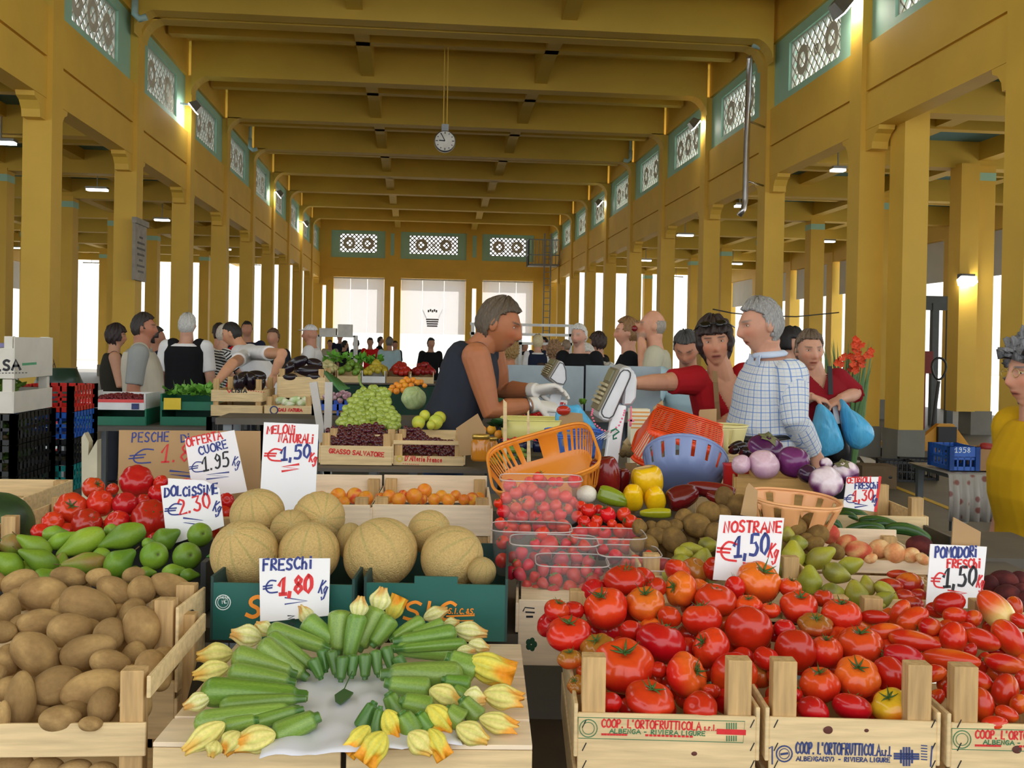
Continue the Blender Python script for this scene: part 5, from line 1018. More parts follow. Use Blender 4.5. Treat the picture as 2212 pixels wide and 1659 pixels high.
sg, pl = sign('white price card edged in red, reading Cetrioli freschi 1,30 by the cucumbers', [(1829, 1030), (1903, 1030), (1892, 1106), (1821, 1095)], 2.54, 2.50, [
    (REDINK, W_, 'CETRiOLi', (1830, 1044), (1882, 1042), 12, .0036, .05, .3), (BLUEINK, W_, 'FRESChi', (1847, 1056), (1897, 1055), 13, .0036, .05, .3), (BLUEINK, W_, '€', (1824, 1086), (1842, 1086), 17, 0.0026), (REDINK, W_, '1,30', (1841, 1083), (1886, 1080), 23, .0045, .1, .2), (BLUEINK, W_, 'Kg', (1884, 1085), (1894, 1086), 16, .003, .1, .1), (BLUEINK, S_, zz(1847, 1874, 1088, 2, 4), .004), (REDINK, S_, [(1901, 1031), (1891, 1104)], .007)])
sign('white price card reading Pomodori freschi 1,50 behind the plum tomatoes', [(2010, 1175), (2132, 1181), (2119, 1316), (2000, 1309)], 1.97, 1.93, [
    (BLUEINK, W_, 'POMODORi', (2020, 1204), (2110, 1203), 22, .0042, .05, .3, .05), (REDINK, W_, 'FRESChi', (2046, 1226), (2118, 1226), 18, .004, .05, .3, .05), (REDINK, W_, '€', (2011, 1268), (2034, 1270), 32, 0.0033), (BLACKINK, W_, '1,50', (2036, 1268), (2108, 1264), 40, .0055, .12, .2), (REDINK, W_, 'Kg', (2109, 1268), (2124, 1270), 26, .0032, .12, .1), (REDINK, S_, zz(2048, 2088, 1275, 2, 6), .0032)])
sign('small white card with red letters on the far grapes beyond the vendor gloves', [(1180, 862), (1226, 865), (1224, 890), (1178, 888)], 4.9, 4.88, [(REDINK, W_, 'OFFERTA', (1183, 878), (1222, 880), 9, .008)])
# blank cardboard tabs standing among the fruit
def tab(label, poly, Y, name='cardboard_tab', m=CARD): sign(label, poly, Y, Y - .01, [], m, name, .004, cat='cardboard')
tab('slanted cardboard piece behind the honey jars', [(985, 925), (1032, 893), (1050, 930), (1045, 980), (995, 985)], 3.66)
tab('bent brown cardboard flap in the blue bag behind the basket', [(1208, 900), (1225, 890), (1258, 893), (1268, 968), (1205, 965)], 3.9)
tab('upright cardboard tab behind the red colander', [(1510, 890), (1512, 885), (1548, 883), (1546, 1085), (1508, 1085)], 3.28)
tab('narrow cardboard strip standing behind the striped papers', [(1411, 880), (1432, 864), (1433, 1000), (1414, 1000)], 3.6)
tab('cardboard tab standing behind the big price card', [(1612, 1052), (1618, 1043), (1637, 1060), (1634, 1118), (1600, 1112)], 2.06)
tab('cut cardboard tab behind the tomato price card', [(2060, 1117), (2119, 1149), (2117, 1182), (2056, 1178)], 2.0)
tab('thin wooden price stake before the lemons', [(1087, 862), (1095, 870), (1095, 1014), (1087, 1014)], 3.5, 'wooden_stake', WOODX)
tab('pointed wooden price stake before the blue basket', [(1139, 890), (1143, 885), (1147, 1000), (1138, 1000)], 3.5, 'wooden_stake', WOODX)
# ------------------------------------------------------------------ baskets
ORB = mat('orange_plastic', (226, 140, 44), .32, var=.03); REDB = mat('red_orange_plastic', (240, 74, 22), .3, var=.04); BLUEB = mat('grey_blue_plastic', (128, 144, 190), .45, var=.06); PEACHB = mat('peach_plastic', (236, 172, 116), .4, var=.04); CREAMB = mat('cream_plastic', (226, 214, 150), .45, var=.04); CYANB = mat('blue_plastic', (74, 116, 200), .4, var=.05)
sl = lambda a, b: (lambda k: k % 2 == 0 and any(a <= (k % 48) <= b for _ in (0,)))
p = atY(1180, 1015, 2.62)
M = Matrix.Translation(p) @ Matrix.Rotation(RAD(-6), 4, 'Z') @ Matrix.Rotation(RAD(-17), 4, 'Y') @ Matrix.Rotation(RAD(30), 4, 'X')
vessel('plastic_basket', 'orange slotted plastic basket lying tilted behind the punnets', 'basket', M, [(.145, .11, .045), (.143, .108, .03), (.125, .095, -.03), (.12, .09, -.045)], ORB, None, 'plastic baskets', slots=[(1, lambda k: k % 2 == 0)], n=80, rim_r=.004)
p = atY(1474, 952, 3.06)
M = Matrix.Translation(p) @ Matrix.Rotation(RAD(-14), 4, 'Z') @ Matrix.Rotation(RAD(16), 4, 'Y') @ Matrix.Rotation(RAD(207), 4, 'X')
vessel('plastic_basket', 'bright red-orange mesh basket upside down on the blue colander', 'basket', M, [(.142, .108, .06), (.138, .105, .045), (.118, .088, -.035), (.108, .08, -.055)], REDB, None, 'plastic baskets', slots=[(1, lambda k: k % 2 == 0 and (8 < k < 36 or 48 < k < 76))], n=80, rim_r=.006, skipbottom=14)
p = atY(1478, 1022, 2.88)
M = Matrix.Translation(p) @ Matrix.Rotation(RAD(-10), 4, 'Z') @ Matrix.Rotation(RAD(8), 4, 'Y') @ Matrix.Rotation(RAD(-40), 4, 'X')
vessel('colander', 'grey-blue round colander with oval slots leaning under the red basket', 'colander', M, [(.122, .122, .05), (.120, .120, .038), (.108, .108, -.01), (.085, .085, -.03), (.06, .06, -.036)], BLUEB, None, None, slots=[(1, lambda k: k % 4 == 0)], n=64, e=1.0, rim_r=.0055, thick=.003)
p = atY(1716, 1092, 2.30)
M = TR(p, RZ, RAD(6), RAD(4))
vessel('plastic_basket', 'peach-coloured round plastic basket with long slots among the kiwis', 'basket', M, [(.106, .085, .018), (.104, .083, .008), (.085, .066, -.045), (.078, .06, -.055)], PEACHB, None, 'plastic baskets', slots=[(1, lambda k: k % 6 == 1 or k % 6 == 2)], n=66, e=.8, rim_r=.0035, thick=.002)
p = atY(1560, 925, 3.35)
vessel('plastic_bowl', 'cream plastic colander bowl in front of the man in the checked shirt', 'bowl', TR(p, 0, 0, 0), [(.085, .085, .01), (.083, .083, 0), (.07, .07, -.05), (.04, .04, -.085)], CREAMB, None, None, slots=[(1, lambda k: k % 12 == 0)], n=48, e=1.0, rim_r=.004)
p = atY(1240, 945, 3.55)
vessel('plastic_basket', 'blue slotted plastic basket of oranges beside the scale post', 'basket', TR(p, RZ, RAD(4), 0), [(.105, .085, .02), (.104, .084, .008), (.095, .075, -.045), (.088, .07, -.06)], CYANB, None, 'plastic baskets', slots=[(1, lambda k: k % 2 == 0)], n=72, rim_r=.004)
# red tub with a wire round it
p = atY(1590, 1020, 2.76); m = MB(); m.lathe([(.034, -.1), (.037, .02), (.039, .025)], 20); o = m.build('plastic_tub', mat('red_plastic', (196, 34, 34), .4), None, True); o.location = (p.x, p.y, p.z); tag(o, 'red plastic tub between the colander and the eggplant crate', 'tub')
# ------------------------------------------------------------------ weighing scales
SCG = mat('scale_grey', (196, 196, 198), .38, metal=.35, var=.06, scale=20); SCD = mat('scale_keypad', (120, 110, 84), .5, var=.08); LCD = mat('display_glass', (126, 128, 104), .15, var=.02); WHT = mat('white_enamel', (238, 238, 240), .3, var=.02)
def scale(label, side, lobe, Y, ext, post, group='price scales'):
    """side: outline of the side plate in photo pixels at depth Y; ext: how far the case runs across"""
    pts = [atY(*q, Y) for q in side]; b = atY(*post[1], Y + .02); t = thing('weighing_scale', label, 'scale', (b.x, b.y, b.z), 0, group)
    E = V(ext); m = MB(); m.prism(pts, E); adopt(m.build('case', SCG, bevel=.006), t)
    cx = sum((q for q in pts), V()) / len(pts)
    ins = [cx + (q - cx) * .86 + V((0, -.003, 0)) for q in pts]; m = MB()
    for i in range(len(ins)): m.bar(ins[i], ins[i - 1], .003, .003)
    adopt(m.build('side_groove', DARK), t)
    if lobe: m = MB(); m.prism([atY(*q, Y + .03) for q in lobe], E * .8); adopt(m.build('rear_case', SCG, bevel=.006), t)
    # slanted face carrying the display and keys: between the first and last outline points
    a, z_ = pts[0], pts[-1]; d = (z_ - a); L = d.length; d.normalize(); n = E.cross(d).normalized(); n = n if n.x < 0 else -n; ex = E.normalized(); R = Matrix((d, ex, n)).transposed()
    m = MB(); m.box(a + d * L * .5 + E * .5 + n * .004, (L * .96, E.length * .9, .01), R); adopt(m.build('keypad', SCD, bevel=.002), t)
    m = MB(); m.box(a + d * L * .2 + E * .5 + n * .011, (L * .26, E.length * .62, .006), R); adopt(m.build('display', LCD), t)
    for i in range(5):
        m = MB(); m.box(a + d * L * (.42 + .1 * i) + E * .5 + n * .013, (L * .06, E.length * .7, .012), R); adopt(m.build('key_row', mat('key_beige', (176, 164, 130), .5), bevel=.001), t)
    q0, q1 = atY(*post[0], Y + .03), atY(*post[1], Y + .03); m = MB(); m.bar(q0, q1, post[2], post[2] * .7, up=(0, 1, 0)); adopt(m.build('post', WHT, bevel=.003), t)
    return t
z6 = reg(880, 600, 4.046)
sc1 = scale('big grey shop scale on a white post, with a pink rosary, before the red-shirted woman', [z6(*q) for q in ((1865, 800), (1900, 772), (1945, 775), (1968, 800), (1965, 850), (1795, 1235), (1755, 1262), (1700, 1250), (1676, 1215), (1678, 1180))], [z6(*q) for q in ((1950, 790), (1995, 830), (2010, 900), (2000, 1060), (1960, 1115), (1880, 1118), (1900, 900))], 3.05, (-.006, .10, .006), [z6(1850, 1110), z6(1770, 1660), .042])
sc2 = scale('smaller grey shop scale on a white post, by the vendor in gloves', [z6(*q) for q in ((1330, 725), (1365, 735), (1390, 800), (1395, 900), (1370, 945), (1300, 930), (1235, 880))], None, 4.5, (-.022, .10, .01), [z6(1310, 930), z6(1245, 1330), .05])
# rosary and cables on the big scale post
m = MB(); pts = [z6(*q) for q in ((1620, 1150), (1610, 1200), (1640, 1280), (1700, 1330), (1780, 1350), (1850, 1290), (1890, 1200), (1905, 1140))]
for i in range(len(pts) - 1):
    for t_ in (0, .33, .66): m.ball(atY(pts[i][0] + (pts[i + 1][0] - pts[i][0]) * t_, pts[i][1] + (pts[i + 1][1] - pts[i][1]) * t_, 3.0), .0035, 6)
for i in range(9): m.ball(atY(*z6(1955, 1130 + i * 12), 3.0), .003, 6)
PINK = mat('pink_beads', (230, 110, 140), .4); m.bar(atY(*z6(1955, 1225), 3.0), atY(*z6(1948, 1300), 3.0), .006, .006); m.bar(atY(*z6(1928, 1245), 3.0), atY(*z6(1982, 1250), 3.0), .006, .006)
tag(m.build('rosary', PINK, None, True), 'pink bead rosary with a cross hanging on the big scale', 'rosary')
m = MB()
for k in range(7): a = 1700 + k * 14; m.tube([atY(*z6(a + 60, 1330), 3.0), atY(*z6(a, 1370 + 8 * (k % 3)), 2.97), atY(*z6(a - 50, 1400 + 12 * (k % 2)), 2.95)], .003, 5, flat=.3)
tag(m.build('bag_bundle', mat('white_film', (226, 224, 226), .3), None, True), 'bundle of white bag ends tied to the scale post', 'bag')
m = MB(); m.tube([atY(*z6(x, y), 2.98) for x, y in ((1780, 1340), (1820, 1320), (1850, 1345), (1800, 1380), (1800, 1410), (1830, 1400))], .003, 6); tag(m.build('green_cord', mat('green_cord', (30, 110, 80), .5), None, True), 'dark green cord knotted round the scale post', 'cord')
# ------------------------------------------------------------------ rear stand goods
H = Heap('orange', 'orange', 'oranges in the rear display', 3.40, 1.06, 3.95, 1.15, 'orange, {n} from the honey jars, {r} row up in the rear display', 'L', .12)
for x, y, d in ((1235, 1420, 85), (1130, 1400, 85), (1210, 1360, 85), (1145, 1375, 80), (980, 1400, 100), (910, 1345, 75), (905, 1400, 70), (1000, 1350, 75), (800, 1370, 80), (735, 1330, 85), (655, 1330, 75), (560, 1340, 60), (1050, 1400, 70), (1075, 1345, 60), (1180, 1420, 70), (860, 1400, 60)):
    px, py = z6(x, y); H.put(ORNG[0] if x % 3 else LEMON[0], px, py, d / 4.046, None, 0, tight=.7)
H.finish()
H = Heap('orange', 'orange', 'oranges behind the cabbage', 4.84, 1.2, 5.02, 1.30, 'orange, {n} from the grapes in the {r} row of the far pyramid', 'L', .12)
z5 = reg(440, 560, 3.77)
for x, y, d in ((1520, 1070, 50), (1570, 1075, 55), (1625, 1068, 50), (1535, 1045, 50), (1590, 1035, 55), (1570, 1020, 45), (1640, 1030, 55), (1690, 1030, 50), (1620, 1000, 50), (1665, 990, 50), (1705, 985, 50), (1650, 975, 45), (1740, 1005, 50), (1770, 1000, 45), (1800, 1030, 40)):
    px, py = z5(x, y); H.put(ORNG[0], px, py, d / 3.77, None, 0, tight=.7)
H.finish()
# cabbage, apples
def cabb(t, p): s, c = np.sin(t), np.cos(t); v = np.abs(np.sin(4 * p + 2.2 * np.sin(3 * t))); k = 1 + .03 * np.sin(5 * p + 3 * t); return (s * np.cos(p) * k, s * np.sin(p) * k, .92 * c * k), mixc((196, 212, 150), (158, 186, 118), v ** 3 * .6 + .5 * (v < .06))
CAB = grid_mesh('cabbage', 40, 22, cabb, SKIN_SOFT)
H = Heap('cabbage', 'cabbage', None, 4.80, 1.23, 4.9, 1.33, ''); H.put(CAB, *z5(1710, 1130), 51, 56, up=(.3, .5, .5), label='round pale green cabbage beside the vendor')
H = Heap('apple', 'apple', 'green apples', 4.0, 1.13, 4.2, 1.19, 'yellow-green apple, {n} from the green grapes in the {r} row before the vendor', 'L', .05)
for x, y, L, W in ((1750, 1330, 130, 110), (1890, 1325, 140, 120), (1800, 1275, 110, 90), (1920, 1290, 120, 110), (1850, 1350, 90, 70)): px, py = z5(x, y); H.put(APPLE[0], px, py, L / 3.77, W / 3.77, RAD(90), tight=.6)
H.finish()
p, q = atY(860, 932, 3.99), atY(1003, 945, 3.95); crate('upturned crate under the cream bowl', (.93, 3.27, .953), .24, .24, .195, .195, rz=-.1)
crate('wooden crate of yellow-green apples behind the red grapes', (p.x, p.y + .04, 1.062), (q - p).length, .2, max(p.z - 1.09, .04), .07, back=((.3, 1.2),), rz=-.05, pw=.03)
p, q = atY(715, 930, 4.02), atY(860, 938, 4.0); crate('wooden crate of green grapes beside the white poles', (p.x, p.y + .04, 1.062), (q - p).length, .2, max(p.z - 1.10, .04), .07, back=((.3, 1.3),), rz=-.05, pw=.03)
# grapes
def grapes(name, mesh, polys, size, heap, label, cat, stem, n):
    r_ = random.Random(5)
    for bi, (poly, lab) in enumerate(polys):
        xs = [q[0] for q in poly]; ys = [q[1] for q in poly]; c0 = heap.hit(sum(xs) / len(xs), sum(ys) / len(ys)); t = thing(name, lab, cat, c0, 0, label); done = []
        tries = 0
        while len(done) < n and tries < 4000:
            tries += 1; x, y = r_.uniform(min(xs), max(xs)), r_.uniform(min(ys), max(ys)); ins = False
            for i in range(len(poly)):
                (x1, y1), (x2, y2) = poly[i], poly[i - 1]
                if (y1 > y) != (y2 > y) and x < (x2 - x1) * (y - y1) / (y2 - y1) + x1: ins = not ins
            if not ins or any(math.hypot(x - a, y - b) < size * .5 for a, b in done): continue
            done.append((x, y)); p = heap.hit(x, y) + V((0, r_.uniform(-.008, .012), r_.uniform(-.004, .008))); g = link('grape', mesh); g.location = p; s = size * mpp(p) / 2 * r_.uniform(1.0, 1.15); g.scale = (s * 1.1, s, s); g.rotation_euler = (r_.uniform(0, 3), r_.uniform(0, 3), 0); adopt(g, t)
        m = MB(); m.tube([heap.hit(xs[0] + (c - xs[0]) * .5, ys[0] + (e - ys[0]) * .5) + V((0, .01, -.004)) for c, e in ((sum(xs) / len(xs), sum(ys) / len(ys)), (xs[len(xs) // 2], ys[len(xs) // 2]))], .004, 5); adopt(m.build('stalk', STEMG), t)
z5p = lambda *l: [z5(x, y) for x, y in l]
HG = Heap('grape', 'grapes', None, 4.02, 1.09, 4.32, 1.33, '')
grapes('grape_bunch', GRAPG, [(z5p((1310, 1050), (1470, 1060), (1500, 1180), (1380, 1210), (1250, 1180), (1240, 1100)), 'topmost bunch of green grapes on the pile'), (z5p((1240, 1110), (1250, 1190), (1330, 1230), (1300, 1330), (1210, 1370), (1090, 1330), (1170, 1200)), 'bunch of green grapes at the white-pole side of the pile'), (z5p((1500, 1110), (1530, 1200), (1590, 1300), (1580, 1390), (1480, 1380), (1430, 1290), (1450, 1200)), 'bunch of green grapes at the apple side of the pile'), (z5p((1330, 1200), (1440, 1210), (1460, 1320), (1430, 1400), (1300, 1370), (1290, 1280)), 'bunch of green grapes at the front middle of the pile')], 14.6, HG, 'green grape bunches', 'grapes', STEMG, 70)
m = MB(); m.tube([HG.hit(*z5(x, y)) for x, y in ((1320, 1060), (1280, 1020), (1265, 960), (1275, 930))], .005, 6); tag(m.build('grape_stalk', STEMG, None, True), 'bare woody grape stalk sticking up from the green grapes', 'stalk')
HR = Heap('grape', 'grapes', None, 3.83, 1.075, 4.08, 1.18, '')
grapes('grape_bunch', GRAPR, [(z5p((1010, 1400), (1120, 1370), (1180, 1480), (1190, 1540), (1010, 1510)), 'bunch of dark red grapes nearest the white poles'), (z5p((1120, 1370), (1280, 1360), (1330, 1440), (1300, 1550), (1190, 1540), (1180, 1460)), 'bunch of dark red grapes in the middle of the lettered crate'), (z5p((1280, 1360), (1420, 1360), (1560, 1450), (1460, 1470), (1455, 1560), (1300, 1550), (1330, 1440)), 'bunch of dark red grapes at the post end of the lettered crate'), (z5p((1560, 1430), (1640, 1380), (1750, 1400), (1850, 1470), (1620, 1500)), 'bunch of dark red grapes heaped at the back of the railed crate'), (z5p((1610, 1500), (1850, 1470), (2000, 1480), (2060, 1540), (2050, 1610), (1620, 1570)), 'bunch of dark red grapes seen through the railed crate front')], 10.5, HR, 'dark red grape bunches', 'grapes', STEMG, 90)
# honey jars
HONEY = mat('honey_glass', (196, 124, 34), .12, var=.1, scale=20, spec=.6); GOLD = mat('gold_lid', (206, 170, 84), .28, metal=.8, var=.05)
for x, w, yt, yb, lab in ((1038, 42, 938, 995, 'front honey jar with a gold lid'), (1060, 30, 944, 985, 'second honey jar with a gold lid, behind the front one')):
    Y = 3.5 if w > 35 else 3.6; p = atY(x, yb, Y); k = mpp(p); h = (yb - yt) * k; r = w * k / 2; t = thing('honey_jar', lab, 'jar', p, 0, 'honey jars')
    m = MB(); m.lathe([(r * .9, 0), (r, .01), (r, h * .7), (r * .85, h * .8), (r * .82, h * .84)], 20); m.build('glass', HONEY, t, True); m = MB(); m.lathe([(r * .9, h * .83), (r * .92, h * .96), (r * .86, h)], 20); m.build('lid', GOLD, t, True)
# courgettes, salads, small trays on the rear stand
H = Heap('zucchini', 'zucchini', 'pale zucchini on the rear stand', 3.15, 1.03, 3.4, 1.08, 'pale zucchini, {n} from the honey jars in the {r} row behind the orange basket', 'L', .06)
for x1, y1, x2, y2, w in ((720, 1520, 860, 1600, 75), (860, 1500, 1040, 1510, 70), (820, 1560, 960, 1580, 60), (700, 1590, 800, 1620, 70), (660, 1540, 740, 1530, 60), (800, 1500, 880, 1480, 60), (950, 1540, 1060, 1560, 55)):
    a, b = z6(x1, y1), z6(x2, y2); H.put(ZUC[0], (a[0] + b[0]) / 2, (a[1] + b[1]) / 2, math.hypot(a[0] - b[0], a[1] - b[1]), w / 4.046, math.atan2(a[1] - b[1], b[0] - a[0]), tight=.3, spin=1.5)
H.finish()
H = Heap('salad', 'salad', None, 3.3, 1.05, 4.2, 1.12, '')
def leafy_head(label, px, py, w, h, Y, c=(96, 150, 50), name='lettuce', seed=0, n=30):
    r_ = random.Random(seed); p = atY(px, py, Y); k = mpp(p); m = MB()
    for i in range(n):
        a = r_.uniform(0, 6.28); e = r_.uniform(.1, 1.2); l = (w * k / 2) * r_.uniform(.6, 1); d = V((math.cos(a) * math.cos(e), math.sin(a) * math.cos(e), math.sin(e) * h / w * 1.6)); s = V((-math.sin(a), math.cos(a), 0)) * l * .35
        q = p + d * l * .55; m.add([p, q + s + V((0, 0, .01)), p + d * l, q - s + V((0, 0, .01)), q + V((0, 0, -.008))], [(0, 1, 4), (1, 2, 4), (2, 3, 4), (3, 0, 4)])
    return tag(m.build(name, mat('leaf_%d_%d_%d' % c, c, .5, var=.25, scale=30), None, True), label, 'vegetable')
leafy_head('crumpled brown paper bags bundled beside the scale post', 1352, 985, 44, 56, 2.95, (150, 126, 84), 'paper_bag', 9, 44)['category'] = 'bag'
leafy_head('bunch of dark green chard leaves behind the lemons', 1075, 920, 70, 24, 3.9, (44, 84, 40), 'chard', 1); leafy_head('strip of bright green lettuce under the vendor forearm', 1122, 857, 46, 16, 4.7, (140, 180, 60), 'lettuce', 2)
leafy_head('small light green lettuce tuft near the grey panel', 1258, 872, 26, 18, 4.8, (130, 180, 60), 'lettuce', 3); leafy_head('salad leaves below the lettuce by the vendor elbow', 1130, 890, 40, 16, 4.4, (110, 150, 50), 'lettuce', 4)
H = Heap('tomato', 'tomato', 'tomatoes beside the vendor forearm', 4.0, 1.09, 4.3, 1.15, 'dull red tomato, {n} from the vendor in the {r} row of the yellow tub', 'L')
for x, y, d in ((975, 1215, 60), (1020, 1205, 60), (1060, 1200, 55), (1110, 1215, 60), (1140, 1195, 70), (1170, 1215, 50), (1100, 1180, 50), (1190, 1200, 45)): px, py = z6(x, y); H.put(TOM[5 if x % 2 else 2], px, py, d / 4.046, None, up=(0, .8, .3), tight=.6)
H.finish()
p = atY(1150, 920, 4.02); vessel('plastic_tub', 'yellow plastic tub of tomatoes beside the small scale post', 'tub', TR(p, RZ), [(.13, .12, .03), (.12, .11, -.04), (.11, .1, -.05)], mat('yellow_plastic', (224, 214, 130), .4), None, None)
for i, (x, y, w, lab) in enumerate(((925, 1465, 250, 'dark blue fruit tray before the oranges, holding strawberries'), (1160, 1465, 130, 'second dark tray of strawberries beside the blue basket'))):
    p = atY(*z6(x, y), 3.75); k = mpp(p) / 4.046; vessel('fruit_tray', lab, 'tray', TR(p, RZ), [(w * k / 2, .05, .018), (w * k / 2 * .95, .047, -.02)], mat('navy_plastic', (26, 30, 66), .25), None, 'dark fruit trays')
H = Heap('strawberry', 'strawberry', 'strawberries on the rear stand', 3.73, 1.14, 3.85, 1.165, 'strawberry, {n} from the honey jars in the dark trays before the oranges', 'L')
for x, y in ((830, 1425), (880, 1430), (920, 1425), (960, 1445), (1000, 1440), (850, 1410), (940, 1415), (1110, 1440), (1150, 1450), (1190, 1440), (1225, 1445)): px, py = z6(x, y); H.put(STRAW[0], px, py, 13, 11, ang=RAD(250), tight=.5)
H.finish()
# blue bag, striped papers, paper bags
def dens(p):
    o = []; n = len(p)
    for i in range(n):
        a, b, c, d = p[i - 1], p[i], p[(i + 1) % n], p[(i + 2) % n]
        for t in (0, .33, .66): o.append(tuple(.5 * (2 * b[k] + (c[k] - a[k]) * t + (2 * a[k] - 5 * b[k] + 4 * c[k] - d[k]) * t * t + (3 * b[k] - a[k] - 3 * c[k] + d[k]) * t ** 3) for k in (0, 1)))
    return o
def bag(name, label, poly, Y, d, m, seed=0, cat='bag', parent=None):
    """a soft bag: outline traced where it hangs, puffed out by d front to back"""
    poly = [q for i in range(len(poly)) for q in smooth_line([poly[i - 1], poly[i], poly[(i + 1) % len(poly)], poly[(i + 2) % len(poly)]])[1:-1][-4:-1] or [poly[i]]] if 0 else dens(poly)
    pts = [atY(*q, Y) for q in poly]; c = sum(pts, V()) / len(pts); r_ = random.Random(seed); n = len(pts); vs = []; L_ = []
    for s in (1.0, .93, .72, .4): L_.append([c + (q - c) * s for q in pts])
    def off(i, s): return d * math.sqrt(max(0, 1 - s ** 2)) * (1 + r_.uniform(-.05, .05))
    vs = [v for v in L_[0]]; fs = []
    for sg in (-1, 1):
        prev = list(range(n))
        for s, ring in zip((.93, .72, .4), L_[1:]):
            b = len(vs); vs += [q + V((0, sg * off(i, s), 0)) for i, q in enumerate(ring)]; cur = list(range(b, b + n))
            for i in range(n): fs.append((prev[i - 1], prev[i], cur[i], cur[i - 1]))
            prev = cur
        vs.append(c + V((0, sg * d, 0)))
        for i in range(n): fs.append((prev[i - 1], prev[i], len(vs) - 1))
    o = MB().add(vs, fs).build(name, m, parent, True)
    if not parent: tag(o, label, cat)
    return o
BLUEBAG = mat('blue_bag_film', (84, 178, 226), .35, var=.14, scale=30, stretch=(1, 1, .3), bump=.5, fine=60, rand=0)
bag('plastic_bag', 'light blue plastic bag of tomatoes under the small scale', [z6(*q) for q in ((1310, 1140), (1350, 1110), (1440, 1115), (1500, 1110), (1560, 1190), (1640, 1290), (1640, 1340), (1500, 1360), (1320, 1350), (1290, 1240))], 3.98, .05, BLUEBAG, 1)
o = oval('tomato', 7, flatc((190, 50, 34)), SHINY, .03); t = link('tomato', o); p = atY(*z6(1365, 1160), 3.9); t.location = p; t.scale = (.028, .02, .02); tag(t, 'red tomato poking out of the light blue bag', 'tomato')
m = MB(); a = atY(1380, 905, 3.55); m.box((a.x + .0, a.y, a.z - .11), (.07, .05, .295)); o = m.build('paper_pack', [mat('cream_paper', (232, 224, 196), .8)], None); tag(o, 'stack of striped paper bags behind the big scale', 'paper')
m = MB()
for k in range(5): m.box((a.x, a.y - .0255, a.z - .03 + .014 * k), (.068, .001, .005))
m.build('stripe', mat('orange_stripe', (226, 150, 70), .7), o); 
_pb = ('paper_bag', 'crumpled brown paper bags bundled beside the scale post', [z6(*q) for q in ((1850, 1430), (1930, 1380), (2010, 1440), (2040, 1500), (2000, 1600), (1930, 1650), (1830, 1640), (1800, 1560))], 2.95, .04, mat('brown_bag_paper', (150, 126, 84), .8, var=.2, scale=30, bump=.5), 2)
m = MB()
for k in range(10): x = 1352 + k * 2.4; m.tube([atY(x, 1000, 2.7), atY(x + 2, 1020, 2.7), atY(x - 3 + (k % 3), 1110, 2.72)], .0026, 5)
tag(m.build('paper_bag', mat('brown_paper_edge', (120, 92, 56), .8), None), 'folded brown paper bag ends sticking up behind the yellow pepper', 'bag')
# grey metal screen panels behind the scales
z7 = reg(1340, 600, 3.77)
for i, (x0, x1, lab) in enumerate(((1096, 1262, 'grey painted screen panel behind the small scale'), (1265, 1428, 'grey painted screen panel behind the big scale'))):
    p, q = atY(x0, 788 + i, 5.0), atY(x1, 792 + i, 4.95); t = thing('screen_panel', lab, 'panel', (p.x, p.y, 0), math.atan2(q.y - p.y, q.x - p.x), 'grey screen panels'); w = (q - p).length
    m = MB(); m.box((w / 2, 0, p.z - .25), (w - .004, .03, .5)); m.build('panel_sheet', mat('grey_blue_paint', (150, 164, 172), .5, var=.1, scale=12), t)
    for x in (.03, w - .03): m = MB(); m.box((x, .02, (p.z - .5) / 2), (.03, .03, p.z - .5)); m.build('leg', STEEL, t)
# ------------------------------------------------------------------ people
def frame(fwd, up=(0, 0, 1)):
    f = V(fwd).normalized(); u = V(up); r = f.cross(u).normalized(); u = r.cross(f).normalized(); return Matrix((r, f, u)).transposed()
def head_point(d, infl=0.0, fem=0):
    """skin of a head along unit directions d (n x 3; right, forward, up), metres"""
    dx, dy, dz = d.T; a, b, c = .074 + infl, .095 + infl, .118 + infl; x, y, z = a * dx, b * dy, c * dz
    k = sm(-dz, .05, .95); x = x * (1 - (.30 + .05 * fem) * k); y = np.where(dy < 0, y * (1 - .42 * k), y); fr = sm(dy, .15, .6); ax = np.abs(x)
    y = y - .010 * fr * sm(dz, .35, .95)
    g = np.interp(z, [-.047, -.036, -.026, .03, .04], [0, .75, 1, .12, 0]); F_ = 0 * x
    F_ += (.027 - .003 * fem) * np.exp(-(x / (.010 + .006 * sm(-z, -.03, .03))) ** 2) * g
    F_ += .0055 * (1 - .5 * fem) * np.exp(-((z - .030) / .009) ** 2) * sm(.055 - ax, 0, .02)
    F_ += -.011 * np.exp(-((ax - .031) / .014) ** 2 - ((z - .012) / .011) ** 2)
    F_ += .005 * np.exp(-((ax - .044) / .018) ** 2 - ((z + .022) / .018) ** 2)
    F_ += .007 * np.exp(-(x / .026) ** 2 - ((z + .064) / .015) ** 2) - .006 * np.exp(-(x / .024) ** 2 - ((z + .064) / .0028) ** 2)
    F_ += .008 * np.exp(-(x / .022) ** 2 - ((z + .104) / .015) ** 2) - .004 * np.exp(-(x / .02) ** 2 - ((z + .083) / .007) ** 2)
    return np.stack([x, y + F_ * fr, z], 1)
def sphere_dirs(nu, nv):
    T = np.linspace(0, math.pi, nv + 1)[1:-1]; P_ = np.arange(nu) * 2 * math.pi / nu; TT, PP = np.meshgrid(T, P_, indexing='ij')
    t = np.concatenate([TT.ravel(), [0, math.pi]]); p = np.concatenate([PP.ravel(), [0, 0]]); d = np.stack([np.sin(t) * np.cos(p), np.sin(t) * np.sin(p), np.cos(t)], 1); fs = []
    for i in range(nv - 2):
        for k in range(nu): k2 = (k + 1) % nu; fs.append((i * nu + k, (i + 1) * nu + k, (i + 1) * nu + k2, i * nu + k2))
    e = nu * (nv - 1)
    for k in range(nu): k2 = (k + 1) % nu; fs += [(e, k, k2), (e + 1, (nv - 2) * nu + k2, (nv - 2) * nu + k)]
    return d, fs
